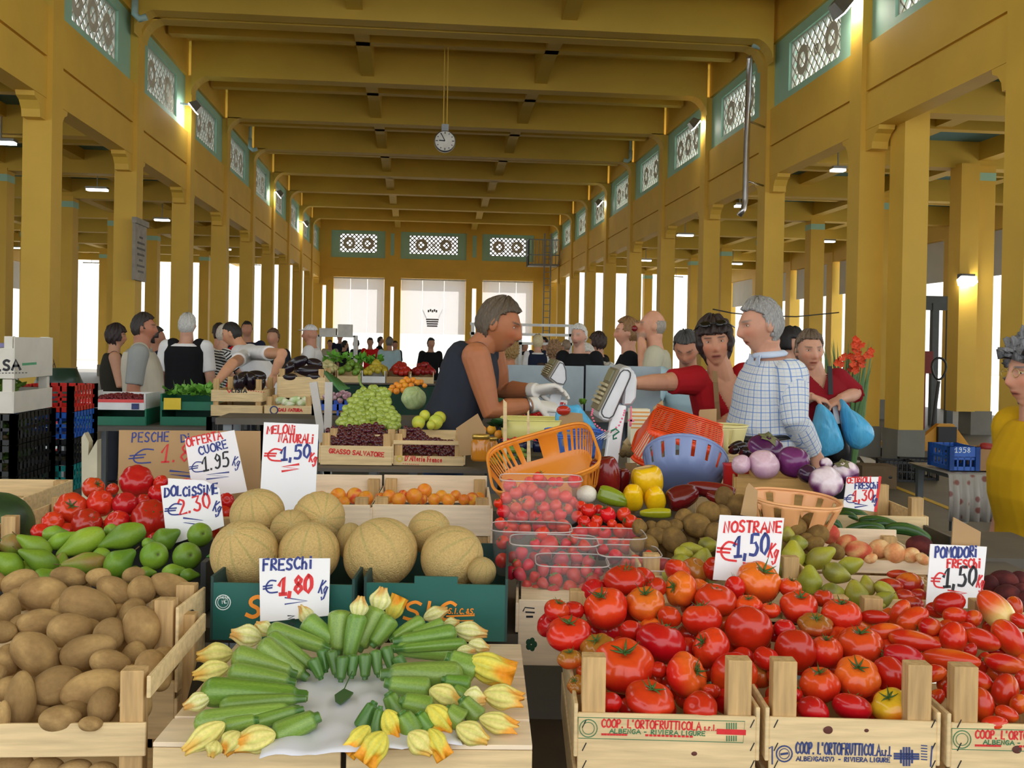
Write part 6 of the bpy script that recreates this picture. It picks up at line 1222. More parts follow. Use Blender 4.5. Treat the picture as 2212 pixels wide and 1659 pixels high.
def loft(m, rings, n=20):
    """rings: (centre, lateral axis, depth axis, half width, half depth)"""
    vs = []
    for c, lx, dx, hw, hd in rings:
        for k in range(n):
            t = 2 * math.pi * k / n; cc, ss = math.cos(t), math.sin(t); e = .8
            vs.append(c + lx * (hw * math.copysign(abs(cc) ** e, cc)) + dx * (hd * math.copysign(abs(ss) ** e, ss)))
    fs = []
    for i in range(len(rings) - 1):
        for k in range(n): k2 = (k + 1) % n; fs.append((i * n + k, i * n + k2, (i + 1) * n + k2, (i + 1) * n + k))
    fs.append(tuple(range(n - 1, -1, -1))); fs.append(tuple((len(rings) - 1) * n + k for k in range(n))); m.add(vs, fs)
def fuse(mb, name, voxel, smooth=3, mats=()):
    me = mb.mesh('tmp'); o = bpy.data.objects.new('tmp', me); COL.objects.link(o)
    r = o.modifiers.new('r', 'REMESH'); r.mode = 'VOXEL'; r.voxel_size = voxel
    if smooth: s = o.modifiers.new('s', 'SMOOTH'); s.factor = .5; s.iterations = smooth
    dg = bpy.context.evaluated_depsgraph_get(); out = bpy.data.meshes.new_from_object(o.evaluated_get(dg)); out.name = name
    bpy.data.objects.remove(o); bpy.data.meshes.remove(me); out.materials.clear()
    for q in mats: out.materials.append(q)
    out.polygons.foreach_set('use_smooth', [True] * len(out.polygons)); return out
def hand(m, w, d, pn, thumb, curl=.5, s=1.0, spread=.1):
    """w wrist, d pointing along the palm, pn out of the palm, thumb: +1/-1 side across"""
    d = d.normalized(); pn = (pn - d * pn.dot(d)).normalized(); ac = d.cross(pn).normalized() * thumb
    k = w + d * .085 * s; loft(m, [(w - d * .01, ac, pn, .026 * s, .020 * s), (w + d * .03 * s, ac, pn, .036 * s, .017 * s), (w + d * .065 * s, ac, pn, .041 * s, .015 * s), (k + d * .006, ac, pn, .040 * s, .012 * s)], 14)
    for i, L in enumerate((.070, .080, .075, .058)):
        b = k + ac * (.030 - .020 * i) * s - d * (.004 * i * s); dd = (d + ac * (spread * (1.2 - .8 * i))).normalized(); pts = [b - d * .012 * s, b]; a = 0
        for f, seg in enumerate((.42, .32, .26)):
            a += curl * (.55, 1.0, .7)[f]; pts.append(pts[-1] + (dd * math.cos(a) + pn * math.sin(a)) * L * seg * s)
        m.tube(pts, [.0095 * s, .0095 * s, .009 * s, .0085 * s, .0068 * s], 8)
    b = w + d * .025 * s + ac * .028 * s; dd = (d * .55 + ac * .65 + pn * .45).normalized()
    m.tube([b - ac * .012 * s, b, b + dd * .032 * s, b + (dd + d * .25 + pn * .3 * curl).normalized() * .055 * s + dd * .004], [.013 * s, .0125 * s, .011 * s, .008 * s], 8)
SKINM = vmat('skin', .5, .05, 25, rand=.02, spec=.35, sss=.04); HAIRM = {}
def hairmat(c): return mat('hair_%d_%d_%d' % c, c, .55, var=.35, scale=60, stretch=(4, 4, .7), bump=.4)
def cloth(name, c, **k): return mat(name, c, .85, var=.07, scale=7, bump=.25, spec=.2, **k)
def plaid(name, base, line, line2, fx=26, pat='check'):
    if name in MATS: return MATS[name]
    m = bpy.data.materials.new(name); MATS[name] = m; nt, p = nodes(m); N, L = nt.nodes, nt.links; p.inputs['Roughness'].default_value = .85; p.inputs['Specular IOR Level'].default_value = .2
    tc = N.new('ShaderNodeTexCoord'); sp = N.new('ShaderNodeSeparateXYZ'); wa = N.new('ShaderNodeAttribute'); wa.attribute_name = 'wrap'; L.new(wa.outputs['Vector'], sp.inputs[0])
    def band(sock, f, w, add=None):
        a = N.new('ShaderNodeMath'); a.operation = 'MULTIPLY'; a.inputs[1].default_value = f; L.new(sock, a.inputs[0]); b = N.new('ShaderNodeMath'); b.operation = 'FRACT'; L.new(a.outputs[0], b.inputs[0])
        c = N.new('ShaderNodeMath'); c.operation = 'LESS_THAN'; c.inputs[1].default_value = w; L.new(b.outputs[0], c.inputs[0]); return c.outputs[0]
    sxy = N.new('ShaderNodeMath'); sxy.operation = 'MULTIPLY_ADD'; L.new(sp.outputs[1], sxy.inputs[0]); sxy.inputs[1].default_value = .15; L.new(sp.outputs[0], sxy.inputs[2])
    cur = None; colr = srgb(*base)
    for sock, f, w, c, fac in (((sxy.outputs[0], fx, .22, line2, .5), (sp.outputs[2], fx, .22, line2, .5), (sxy.outputs[0], fx / 2, .12, line, .8), (sp.outputs[2], fx / 2, .12, line, .8)) if pat == 'check' else ((sp.outputs[2], fx, .45, line, 1.0),)):
        mx = N.new('ShaderNodeMix'); mx.data_type = 'RGBA'; k = N.new('ShaderNodeMath'); k.operation = 'MULTIPLY'; k.inputs[1].default_value = fac; L.new(band(sock, f, w), k.inputs[0]); L.new(k.outputs[0], mx.inputs['Factor'])
        if cur is None: mx.inputs['A'].default_value = colr
        else: L.new(cur, mx.inputs['A'])
        mx.inputs['B'].default_value = srgb(*c); cur = mx.outputs['Result']
    L.new(cur, p.inputs['Base Color']); nz = N.new('ShaderNodeTexNoise'); nz.inputs['Scale'].default_value = 7; L.new(tc.outputs['Object'], nz.inputs['Vector']); bp = N.new('ShaderNodeBump'); bp.inputs['Strength'].default_value = .3; bp.inputs['Distance'].default_value = .02
    L.new(nz.outputs[0], bp.inputs['Height']); L.new(bp.outputs[0], p.inputs['Normal']); return m
def standing(x, y, yaw, h, lean=0, fem=0, arms='down', headpitch=0, headyaw=0, side=0):
    """joints of a standing body; yaw: direction faced in the ground plane, 0 = away from the camera along the hall"""
    f = V((math.sin(yaw), math.cos(yaw), 0)); r = V((math.cos(yaw), -math.sin(yaw), 0)); u = V((0, 0, 1)); P_ = V((x, y, .53 * h)); J = {'h': h, 'f': f, 'r': r}
    lf = (f * math.sin(lean) + u * math.cos(lean) + r * side).normalized(); ff = r.cross(lf) * -1
    ff = (f * math.cos(lean) - u * math.sin(lean)).normalized()
    sw = (.108 - .012 * fem) * h
    J['pelvis'] = P_; J['neck'] = P_ + lf * .318 * h; J['up'] = lf; J['tf'] = ff
    for s, n in ((-1, 'L'), (1, 'R')):
        J['sh' + n] = P_ + lf * .285 * h + r * s * sw
        if arms == 'down': J['el' + n] = J['sh' + n] - lf * .17 * h + r * s * .035 * h + ff * -.01 * h; J['wr' + n] = J['el' + n] - u * .14 * h + f * .045 * h + r * s * .005
        elif arms == 'front': J['el' + n] = J['sh' + n] - u * .17 * h + f * .03 * h + r * s * .03 * h; J['wr' + n] = J['el' + n] + f * .14 * h - r * s * .05 * h - u * .0 * h
        elif arms == 'reach': J['el' + n] = J['sh' + n] - u * .12 * h + f * .1 * h + r * s * .02 * h; J['wr' + n] = J['el' + n] + f * .10 * h - u * .10 * h
        J['hip' + n] = P_ + r * s * .052 * h - u * .03 * h; J['kn' + n] = J['hip' + n] - u * .24 * h + f * .012 * h + r * s * .006 * h; J['an' + n] = V((J['kn' + n].x, J['kn' + n].y, .045 * h)) - f * .015 * h
    hf = (f * math.cos(headpitch) - u * math.sin(headpitch)); hf = Matrix.Rotation(headyaw, 3, 'Z') @ hf
    J['face'] = hf; J['hup'] = (u * math.cos(headpitch) + f * math.sin(headpitch)); J['head'] = J['neck'] + lf * .045 * h + J['hup'] * .045 * h + f * .012 * h
    return J
def person(label, J, skin=(206, 150, 120), hair='short', hairc=(70, 60, 52), shirt=None, sleeve=.55, trousers=None, detail=1, fem=0, build=1.0, hscale=None, belly=0, gloves=None, vest=None, neckline=None, brow=None, lip=None, stubble=0, curl=.5, group=None, long_sleeve=False, collar=None, palm=None, hide_legs=False, skirt=False, belt=None, dark=0):
    h = J['h']; vx = {2: .0042, 1: .009, 0: .017}[detail]; hs = hscale or h / 1.74 * (1.0 if not fem else 1.0); s = h / 1.74 * build
    o = link('person', None) if 0 else None; up, tf = J['up'], J['tf']; P_, Nk = J['pelvis'], J['neck']; la0 = (J['hipR'] - J['hipL']).normalized(); la1 = (J['shR'] - J['shL']).normalized()
    def torso(m, infl=0, lo=0, hi=1.0, t_top=1.0):
        R_s = []
        for t, hw, hd, fo in ((-.12, .150, .10, 0), (0, .172, .118, 0), (.22, .158 - .012 * fem, .112, .01), (.45, .160 - .006 * fem, .115 + .02 * fem, .012), (.66, .172 - .014 * fem, .120 + .015 * fem, .008), (.82, .168 - .012 * fem, .105, -.004), (.92, .135, .085, -.01), (.97, .085, .068, -.006), (1.0, .060, .058, 0)):
            if t < lo or t > hi: continue
            b_ = belly * math.exp(-((t - .2) / .25) ** 2); sp_ = t; c = P_.lerp(Nk, t); lat = la0.lerp(la1, min(max(t, 0), 1)).normalized(); d_ = (Nk - P_).normalized().cross(lat) * 1; d_ = d_ if d_.dot(tf) > 0 else -d_
            R_s.append((c + d_ * (fo + b_ * .6) * s, lat, d_, hw * s + infl + b_ * .25, hd * s + infl + b_ * .5))
        loft(m, R_s, 24)
    HR = frame(J['face'], J['hup']); Hc = J['head']
    def arm(m, n, infl=0, a=0, b=2.0):
        pts = [J['sh' + n], J['sh' + n].lerp(J['el' + n], .5), J['el' + n], J['el' + n].lerp(J['wr' + n], .35), J['wr' + n]]; rd = [.062, .054 - .004 * fem, .044 - .003 * fem, .045 - .005 * fem, .029 - .002 * fem]; par = [0, .5, 1, 1.35, 2]
        P2, R2 = [], []
        for p, r_, t in zip(pts, rd, par):
            if t < b: P2.append(p); R2.append(r_ * s + infl)
        if b >= 2: P2.append(pts[-1]); R2.append(rd[-1] * s + infl)
        else:
            for i in range(4):
                if par[i] < b <= par[i + 1]: u_ = (b - par[i]) / (par[i + 1] - par[i]); P2.append(pts[i].lerp(pts[i + 1], u_)); R2.append((rd[i] + (rd[i + 1] - rd[i]) * u_) * s + infl * 1.25)
        m.tube(P2, R2, 14); m.ball(J['sh' + n], .062 * s + infl, 14)
    # skin: head, neck, trunk and arms as one surface
    m = MB(); d, fs = sphere_dirs(72 if detail == 2 else 36, 54 if detail == 2 else 26); hp = head_point(d, 0, fem) * hs
    m.add([Hc + HR @ V(q) for q in hp], fs)
    if detail:
        for sx in (-1, 1): m.ball(Hc + HR @ V((sx * .076, -.012, .0)) * hs, (.011 * hs, .021 * hs, .032 * hs), 12, HR @ Matrix.Rotation(-.3 * sx, 3, 'Z'))
    nk = Nk - up * .03; m.tube([nk, nk.lerp(Hc, .45), Hc + HR @ V((0, -.022, -.055)) * hs], [.066 * s, .057 * s, .056 * s], 16)
    torso(m, -.008, lo=0 if vx < .01 else .4)
    for n in 'LR':
        arm(m, n)
        dw = (J['wr' + n] - J['el' + n]).normalized(); pn = (palm or {}).get(n, None) or (la1 * (1 if n == 'L' else -1) * .8 + J['f'] * .3 if dw.z < -.5 else V((0, 0, -1)))
        if gloves is None or detail == 0:
            if detail: hand(m, J['wr' + n], J.get('hd' + n, dw), V(pn), 1 if n == 'L' else -1, curl, s * .95)
            else: m.tube([J['wr' + n], J['wr' + n] + dw * .09, J['wr' + n] + dw * .16], [.03, .035, .02], 8)
    me = fuse(m, 'person', vx, 2 if detail == 2 else 3, [SKINM]); n_ = len(me.vertices); co = np.empty(n_ * 3, np.float32); me.vertices.foreach_get('co', co); co = co.reshape(-1, 3)
    q = (co - np.array(Hc)) @ np.array(HR) / hs; sk = np.asarray(skin, float); col = np.tile(sk, (n_, 1)); x, y, z = q.T; ax = np.abs(x); face = (y > .045) & (np.abs(z) < .125) & (ax < .08)
    col = mixc(col, sk * np.array([1.04, .86, .82]), face * .55 * np.exp(-((ax - .042) / .02) ** 2 - ((z + .02) / .024) ** 2) + face * .5 * np.exp(-(ax / .016) ** 2 - ((z + .028) / .016) ** 2))
    if stubble: col = mixc(col, (120, 110, 104), face * stubble * sm(-z, .035, .06))
    if detail:
        lc = lip or tuple(sk * np.array([.84, .62, .6])); col = mixc(col, lc, face * np.exp(-(ax / .022) ** 6) * np.exp(-((z + .064) / .0085) ** 4) * .85); col = mixc(col, (70, 34, 30), face * np.exp(-(ax / .022) ** 6) * np.exp(-((z + .064) / .0022) ** 2) * .9)
        bc = brow or tuple(int(v * .7) for v in hairc); col = mixc(col, bc, face * np.exp(-((ax - .033) / .019) ** 6) * np.exp(-((z - .030 - .05 * (ax - .02)) / .0042) ** 4) * .8)
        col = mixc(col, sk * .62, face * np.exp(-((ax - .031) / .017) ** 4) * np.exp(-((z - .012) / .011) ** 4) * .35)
    setcol(me, col); o = link('person', me); tag(o, label, 'person', group)
    kid = lambda nm, mesh: link(nm, mesh, o)
    def part(nm, mb, mt, sm_=2, v=None): return kid(nm, fuse(mb, nm, v or vx, sm_, [mt]))
    if detail:
        for sx in (-1, 1):
            e = MB(); e.ball((0, 0, 0), (.0115, .011, .0068), 16, nv=10); em = e.mesh('eye', [vmat('eye_surface', .12, .0, 5, rand=0, spec=.6)], True); ev = np.array([v.co for v in em.vertices]); rr = np.hypot(ev[:, 0], ev[:, 2])
            setcol(em, mixc(mixc(np.tile((226, 218, 212), (len(ev), 1)), (64, 44, 32), (rr < .0056) & (ev[:, 1] > 0)), (14, 12, 12), (rr < .0026) & (ev[:, 1] > 0))); eo = kid('eye', em); eo.matrix_local = Matrix.Translation(Hc + HR @ V((sx * .031, .0678, .0105)) * hs) @ (HR @ Matrix.Scale(hs, 3)).to_4x4()
    # hair
    if hair:
        d, fs = sphere_dirs(96 if detail else 28, 64 if detail else 18); th = {'short': .013, 'crop': .007, 'fringe': .024, 'curly': .03, 'bun': .013, 'bald': .004, 'cap': .012, 'bob': .022}[hair]
        r_ = np.random.default_rng(int(abs(Hc.x * 977) + abs(Hc.y * 77))); p0 = head_point(d, 0, fem); ph = np.arctan2(d[:, 0], d[:, 1]); nzz = .35 * np.sin(13 * ph + 3 * d[:, 2] + r_.uniform(0, 6)) * np.sin(7 * d[:, 2] + 5 * d[:, 0]) + (.1 if hair in ('fringe', 'bob') else .25) * np.sin(31 * ph + 9 * d[:, 2])
        if hair == 'curly': nzz = .5 * np.sin(17 * d[:, 0] + 2) * np.sin(15 * d[:, 2]) * np.sin(16 * d[:, 1] + 1) * 2
        tt = th * (1 + nzz) * (.75 + .5 * sm(d[:, 2], -.2, .9)); hpz = (p0 + d * tt[:, None]); X, Y_, Z_ = p0.T
        if hair in ('short', 'crop'): keep = (Z_ > .074 + .15 * (np.abs(X) - .03).clip(0)) | ((Y_ < .064) & (Z_ > .034 + .8 * Y_.clip(0))) | ((Y_ < .010) & (Z_ > -.008)) | ((Y_ < -.022) & (Z_ > -.075))
        elif hair in ('fringe', 'bob'): keep = (Z_ > .040) | ((Y_ < .045) & (Z_ > -.045)) | ((Y_ < .0) & (Z_ > -.105))
        elif hair == 'curly': keep = (Z_ > .06) | ((Y_ < .04) & (Z_ > -.03)) | ((Y_ < -.0) & (Z_ > -.09))
        elif hair == 'bun': keep = (Z_ > .078) | ((Y_ < .03) & (Z_ > .01)) | ((Y_ < -.02) & (Z_ > -.07))
        elif hair == 'bald': keep = ((Y_ < .0) & (Z_ > -.03) & (Z_ < .03)) | ((Y_ < -.03) & (Z_ > -.07) & (Z_ < .04))
        else: keep = (Z_ > .055)
        hv = [Hc + HR @ V(v) * hs for v in hpz]; used = [f for f in fs if all(keep[i] for i in f)]; idx = sorted({i for f in used for i in f}); mp_ = {i: k for k, i in enumerate(idx)}
        hm = bpy.data.meshes.new('hair'); hm.from_pydata([hv[i] for i in idx], [], [tuple(mp_[i] for i in f) for f in used]); hm.polygons.foreach_set('use_smooth', [True] * len(used)); hm.materials.append(hairmat(hairc))
        ho = kid('hair' if hair != 'cap' else 'cap', hm); sd = ho.modifiers.new('s', 'SOLIDIFY'); sd.thickness = th * 1.1 + .004; sd.offset = -1
        if hair == 'bun': b = MB(); b.ball(Hc + HR @ V((0, -.088, .072)) * hs, (.036 * hs, .03 * hs, .036 * hs), 14); kid('hair_bun', b.mesh('hair_bun', [hairmat(hairc)], True))
        if hair == 'cap': b = MB(); b.ball(Hc + HR @ V((0, .10, .058)) * hs, (.06 * hs, .05 * hs, .008 * hs), 14); kid('cap_peak', b.mesh('cap_peak', [hairmat(hairc)], True))
    # clothes
    if shirt:
        m = MB(); torso(m, .012, lo=-.2, hi=.975)
        if sleeve > 0:
            for n in 'LR': arm(m, n, .013, b=sleeve)
        elif sleeve == 0:
            for n in 'LR': m.ball(J['sh' + n].lerp(Nk, .38) - up * .01, .055 * s, 12)
        me = fuse(m, 'shirt', max(vx, .0055), 3, [shirt])
        if neckline:
            bm = bmesh.new(); bm.from_mesh(me); ctr = Nk; dl = []
            for f in bm.faces:
                c = f.calc_center_median() - Nk; dn = -c.dot(up); lt = abs(c.dot(la1)); fw = c.dot(tf)
                if fw > .0 and dn < neckline[0] and lt < neckline[1] * (1 - dn / neckline[0]): dl.append(f)
            bmesh.ops.delete(bm, geom=dl, context='FACES'); bm.to_mesh(me); bm.free()
        cs = np.empty(len(me.vertices) * 3, np.float32); me.vertices.foreach_get('co', cs); cs = cs.reshape(-1, 3); best = np.full(len(cs), 9.); wr = np.zeros((len(cs), 3), np.float32)
        for a, b, rad, bias in ((P_, Nk, .16 * s, .13), (J['shL'], J['elL'], .06 * s, .055), (J['elL'], J['wrL'], .05 * s, .05), (J['shR'], J['elR'], .06 * s, .055), (J['elR'], J['wrR'], .05 * s, .05)):
            A, B = np.array(a), np.array(b); ax = B - A; L_ = np.linalg.norm(ax); ax /= L_; t = ((cs - A) @ ax).clip(0, L_); rv = cs - A - t[:, None] * ax; ds = np.linalg.norm(rv, axis=1) / rad - (0 if rad < .1 else .35); ref = np.array((0., -1, 0)); ref -= ax * (ref @ ax); ref /= np.linalg.norm(ref); o2 = np.cross(ax, ref)
            k = ds < best; best[k] = ds[k]; wr[k, 0] = (np.arctan2(rv @ o2, rv @ ref) * rad)[k]; wr[k, 2] = ((cs - A) @ ax)[k]
        wa = me.attributes.new('wrap', 'FLOAT_VECTOR', 'POINT'); wa.data.foreach_set('vector', wr.ravel()); so = kid('shirt', me)
        if neckline: so.modifiers.new('s', 'SOLIDIFY').thickness = .003
    if vest:
        m = MB(); torso(m, .024, lo=-.2, hi=.94)
        for n in 'LR': m.ball(J['sh' + n].lerp(Nk, .3), .07 * s, 12)
        part('vest', m, vest, 3, max(vx, .007))
    if collar:
        m = MB(); c = Nk + up * .005; pts = [c + (la1 * math.cos(t) * .066 + tf * math.sin(t) * .066) * s + up * .012 for t in [i * math.pi / 8 for i in range(16)]]; m.tube(pts, .011, 6, closed=True, flat=2); kid('collar', m.mesh('collar', [collar], True))
        if detail == 2:
            for sx in (-1, 1): m = MB(); a = c + tf * .075 + la1 * sx * .012; m.prism([a, a + la1 * sx * .05 + up * .015, a + la1 * sx * .055 - up * .03 + tf * .012, a + la1 * sx * .01 - up * .055 + tf * .016], tf * .004); kid('collar_tip', m.mesh('collar_tip', [collar]))
    if gloves is not None and detail:
        for n in 'LR':
            m = MB(); dw = (J['wr' + n] - J['el' + n]).normalized(); m.tube([J['wr' + n] - dw * .02, J['wr' + n] + dw * .02], [.036 * s, .034 * s], 14); hand(m, J['wr' + n], J.get('hd' + n, dw), V((palm or {}).get(n, (0, 0, -1))), 1 if n == 'L' else -1, curl, s * 1.12); part('glove', m, gloves, 2)
    tr_ = trousers or cloth('dark_trousers', (44, 46, 56)); m = MB(); torso(m, .010, lo=-.2, hi=.06)
    for n in 'LR': m.tube([J['hip' + n] + V((0, 0, .04)), J['hip' + n].lerp(J['kn' + n], .4), J['kn' + n], J['kn' + n].lerp(J['an' + n], .4), J['an' + n] + V((0, 0, .02))], [.098 * s, .085 * s, .064 * s, .062 * s, .05 * s], 14)
    part('trousers', m, tr_, 3, max(vx, .010))
    if belt: m = MB(); c = P_.lerp(Nk, .1); m.tube([c + (la0 * math.cos(t) * (.178 * s + .012) + tf * math.sin(t) * (.125 * s + .012 + belly * .5) + tf * belly * .5) for t in [i * math.pi / 12 for i in range(24)]], .006, 6, closed=True, flat=3); kid('belt', m.mesh('belt', [belt], True))
    sh_ = mat('dark_shoe', (36, 32, 30), .5)
    for n in 'LR': b = MB(); a = J['an' + n]; f = J['f']; loft(b, [(V((a.x, a.y, .035)) + f * t, f.cross(V((0, 0, 1))), V((0, 0, 1)), w * s, hh) for t, w, hh in ((-.075, .02, .02), (-.05, .036, .035), (.03, .04, .034), (.11, .044, .026), (.16, .03, .015))], 12); kid('shoe', b.mesh('shoe', [sh_], True))
    return o
def at_head(px, py, hpx, yaw, lean=0, fem=0, hh=.232, **k):
    """a standing body whose head centre and head height (photo pixels) match"""
    Y = hh * F / hpx + .02; c = atY(px, py, Y); top = c.z + hh / 2; h = min(max(top, 1.45), 1.86); J = standing(0, 0, yaw, h, lean, fem, **k)
    dxy = c - J['head']
    if lean: 
        hgt = min(max(1.72, c.z + .1), 1.85) if not fem else 1.62; J = standing(0, 0, yaw, hgt, lean, fem, **k); dxy = c - J['head']
    for n, v in list(J.items()):
        if n not in ('h', 'f', 'r', 'up', 'tf', 'face', 'hup'):
            v = v.copy(); low = n[:2] in ('kn', 'an'); v += V((dxy.x, dxy.y, 0 if low else dxy.z)); J[n] = v
    if dxy.z:
        for n in 'LR': J['kn' + n] = J['hip' + n].lerp(J['an' + n], .5) + J['f'] * .01
    return J
def setj(J, **k):
    for n, v in k.items(): J[n] = v
    return J
def jp(reg_, x, y, Y): return atY(*reg_(x, y), Y)
z4 = reg(0, 560, 3.77)
WHITE = cloth('white_cotton', (232, 230, 232)); BLACKC = cloth('black_cotton', (24, 24, 28)); REDC = cloth('red_cotton', (168, 24, 32)); NAVYC = cloth('navy_cotton', (36, 42, 62)); GREYC = cloth('charcoal_cotton', (44, 48, 58)); LBLUE = cloth('light_blue_cotton', (176, 204, 214)); BEIGE = cloth('beige_cotton', (186, 180, 158)); GREYL = cloth('grey_cotton', (150, 152, 150)); YELC2 = cloth('yellow_cotton', (206, 160, 22)); DENIM = cloth('denim', (62, 84, 120))
# the vendor leaning over the counter
Y = 4.42; J = standing(.13, Y, RAD(97), 1.78, RAD(38)); J = setj(J, pelvis=jp(z6, 330, 1330, Y + .02), neck=jp(z6, 640, 590, Y), shR=jp(z6, 600, 690, Y - .17), shL=jp(z6, 740, 700, Y + .17), elR=jp(z6, 730, 1165, Y - .2), wrR=jp(z6, 1105, 1110, Y - .12), elL=jp(z6, 830, 985, Y + .2), wrL=jp(z6, 1100, 985, Y + .06), head=jp(z6, 795, 420, Y - .01))
J['up'] = (J['neck'] - J['pelvis']).normalized(); J['tf'] = V((.72, -.05, -.65)); J['face'] = (CR * .95 - CU * .28 + V((0, -.12, 0))).normalized(); J['hup'] = (CU * .93 + CR * .16).normalized()
for n, sg_ in (('R', -1), ('L', 1)): J['hip' + n] = J['pelvis'] + V((0, sg_ * .09, -.05)); J['an' + n] = V((J['pelvis'].x - .12, Y + sg_ * .11, .08)); J['kn' + n] = J['hip' + n].lerp(J['an' + n], .5) + V((.03, 0, 0))
J['hdR'] = V((1, .05, -.12)); J['hdL'] = V((1, -.1, .12))
vend = person('tanned vendor in a charcoal tank top and white gloves leaning over the counter', J, (170, 106, 70), 'short', (92, 78, 62), GREYC, 0, DENIM, 2, hscale=1.0, gloves=mat('white_glove', (226, 220, 212), .7, bump=.2), curl=.55, stubble=.15, palm={'R': (0, .3, -.9), 'L': (.1, -.4, -.8)})
for n, yo in (('R', 0), ('L', 0)):
    w = J['wr' + n]; dw = (w - J['el' + n]).normalized(); m = MB(); c = w - dw * .035; a = dw.orthogonal().normalized(); b = dw.cross(a); m.tube([c + (a * math.cos(t) + b * math.sin(t)) * .037 for t in [i * math.pi / 8 for i in range(16)]], .006, 6, closed=True); 
    if n == 'R': adopt(m.build('wristwatch', mat('watch_steel', (170, 170, 172), .25, metal=.9), None, True), vend)
# woman in red reaching across
Y = 4.9; J = standing(.0, Y, RAD(180), 1.62, RAD(20), 1); J = setj(J, pelvis=jp(z7, 900, 1380, Y + .12), neck=jp(z7, 815, 770, Y), shR=jp(z7, 615, 835, Y - .02), shL=jp(z7, 1010, 810, Y + .05), elR=jp(z7, 340, 850, Y - .12), wrR=jp(z7, 110, 860, Y - .28), elL=jp(z7, 1040, 1080, Y + .02), wrL=jp(z7, 850, 1170, Y - .15), head=jp(z7, 770, 535, Y - .04))
J['up'] = (J['neck'] - J['pelvis']).normalized(); J['tf'] = V((0, -.95, -.2)); J['face'] = (-V((0, 1, 0)) - CR * .28 - V((0, 0, .02))).normalized(); J['hup'] = (CU + CR * -.10).normalized()
for n, sg_ in (('R', -1), ('L', 1)): J['hip' + n] = J['pelvis'] + V((sg_ * .085, 0, -.05)); J['an' + n] = V((J['pelvis'].x + sg_ * .1, Y + .15, .08)); J['kn' + n] = J['hip' + n].lerp(J['an' + n], .5)
wom = person('woman in a red V-neck top, sunglasses on her hair, reaching past the big scale', J, (204, 146, 116), 'fringe', (50, 34, 30), REDC, .72, cloth('maroon_skirt', (70, 26, 34)), 2, 1, build=1.12, hscale=.98, neckline=(.21, .085), lip=(150, 76, 70), brow=(70, 48, 40), curl=.3)
HR = frame(J['face'], J['hup']); m = MB()
for sx in (-1, 1): m.ball(J['head'] + HR @ V((sx * .038, .100, .098)), (.030, .010, .020), 14, HR @ Matrix.Rotation(.7, 3, 'X'))
m.bar(J['head'] + HR @ V((-.012, .106, .10)), J['head'] + HR @ V((.012, .106, .10)), .006, .006)
for sx in (-1, 1): m.bar(J['head'] + HR @ V((sx * .068, .09, .096)), J['head'] + HR @ V((sx * .104, -.0, .07)), .004, .006)
adopt(m.build('sunglasses', mat('black_gloss', (16, 14, 16), .1), None, True), wom)
m = MB(); pts = [jp(z7, 770, 760, Y - .13), jp(z7, 775, 850, Y - .165), jp(z7, 785, 1000, Y - .175), jp(z7, 800, 1160, Y - .16), jp(z7, 830, 1260, Y - .13)]
for a, b in zip(pts, pts[1:]): m.bar(a, b + (b - a) * .06, .024, .004, up=(0, -1, 0))
tag(m.build('bag_strap', mat('tan_strap', (150, 118, 78), .7)), 'tan bag strap across the chest of the red-topped woman', 'strap')
# man in the checked shirt
Y = 4.38; J = standing(.0, Y, RAD(-95), 1.74, 0); J = setj(J, pelvis=jp(z7, 1235, 1330, Y + .05), neck=jp(z7, 1215, 645, Y + .02), shL=jp(z7, 1390, 800, Y - .15), shR=jp(z7, 1130, 760, Y + .2), elL=jp(z7, 1420, 1150, Y - .2), wrL=jp(z7, 1570, 1425, Y - .08), elR=jp(z7, 1080, 1050, Y + .26), wrR=jp(z7, 1010, 1280, Y + .1), head=jp(z7, 1145, 395, Y))
J['up'] = (J['neck'] - J['pelvis']).normalized(); J['tf'] = V((-.95, -.25, -.1)); J['face'] = (-CR * .95 + V((0, -.12, -.12))).normalized(); J['hup'] = (CU - CR * .08).normalized(); J['f'] = V((-1, -.1, 0)).normalized()
for n, sg_ in (('L', -1), ('R', 1)): J['hip' + n] = J['pelvis'] + V((0, sg_ * .09, -.05)); J['an' + n] = V((J['pelvis'].x + .03, Y + sg_ * .1, .08)); J['kn' + n] = J['hip' + n].lerp(J['an' + n], .5)
PLAID = plaid('blue_check_cloth', (222, 224, 226), (104, 142, 206), (190, 202, 224), 62)
plm = person('grey-haired man in a blue and white checked shirt, seen in profile', J, (200, 146, 120), 'short', (152, 150, 148), PLAID, 1.9, DENIM, 2, hscale=1.0, belly=.05, collar=cloth('pale_blue_cloth', (198, 210, 230)), belt=mat('black_belt', (26, 24, 24), .4), brow=(120, 112, 104), build=1.06, curl=.35)
# woman with two blue bags
Y = 5.75; J = standing(0, Y, RAD(182), 1.6, 0, 1); J = setj(J, pelvis=jp(z7, 1640, 1290, Y), neck=jp(z7, 1580, 775, Y), shR=jp(z7, 1445, 850, Y), shL=jp(z7, 1770, 835, Y), elL=jp(z7, 1925, 945, Y - .04), wrL=jp(z7, 1790, 985, Y - .2), elR=jp(z7, 1440, 1010, Y - .08), wrR=jp(z7, 1560, 970, Y - .22), head=jp(z7, 1540, 600, Y - .03))
J['face'] = V((-.05, -1, -.05)); J['hup'] = CU; J['tf'] = V((0, -1, 0)); J['hdL'] = V((-.9, -.1, -.45)); J['hdR'] = V((.9, -.1, -.25)); J['up'] = (J['neck'] - J['pelvis']).normalized()
for n, sg_ in (('R', -1), ('L', 1)): J['hip' + n] = J['pelvis'] + V((sg_ * .085, 0, -.05)); J['an' + n] = V((J['pelvis'].x + sg_ * .09, Y, .08)); J['kn' + n] = J['hip' + n].lerp(J['an' + n], .5)
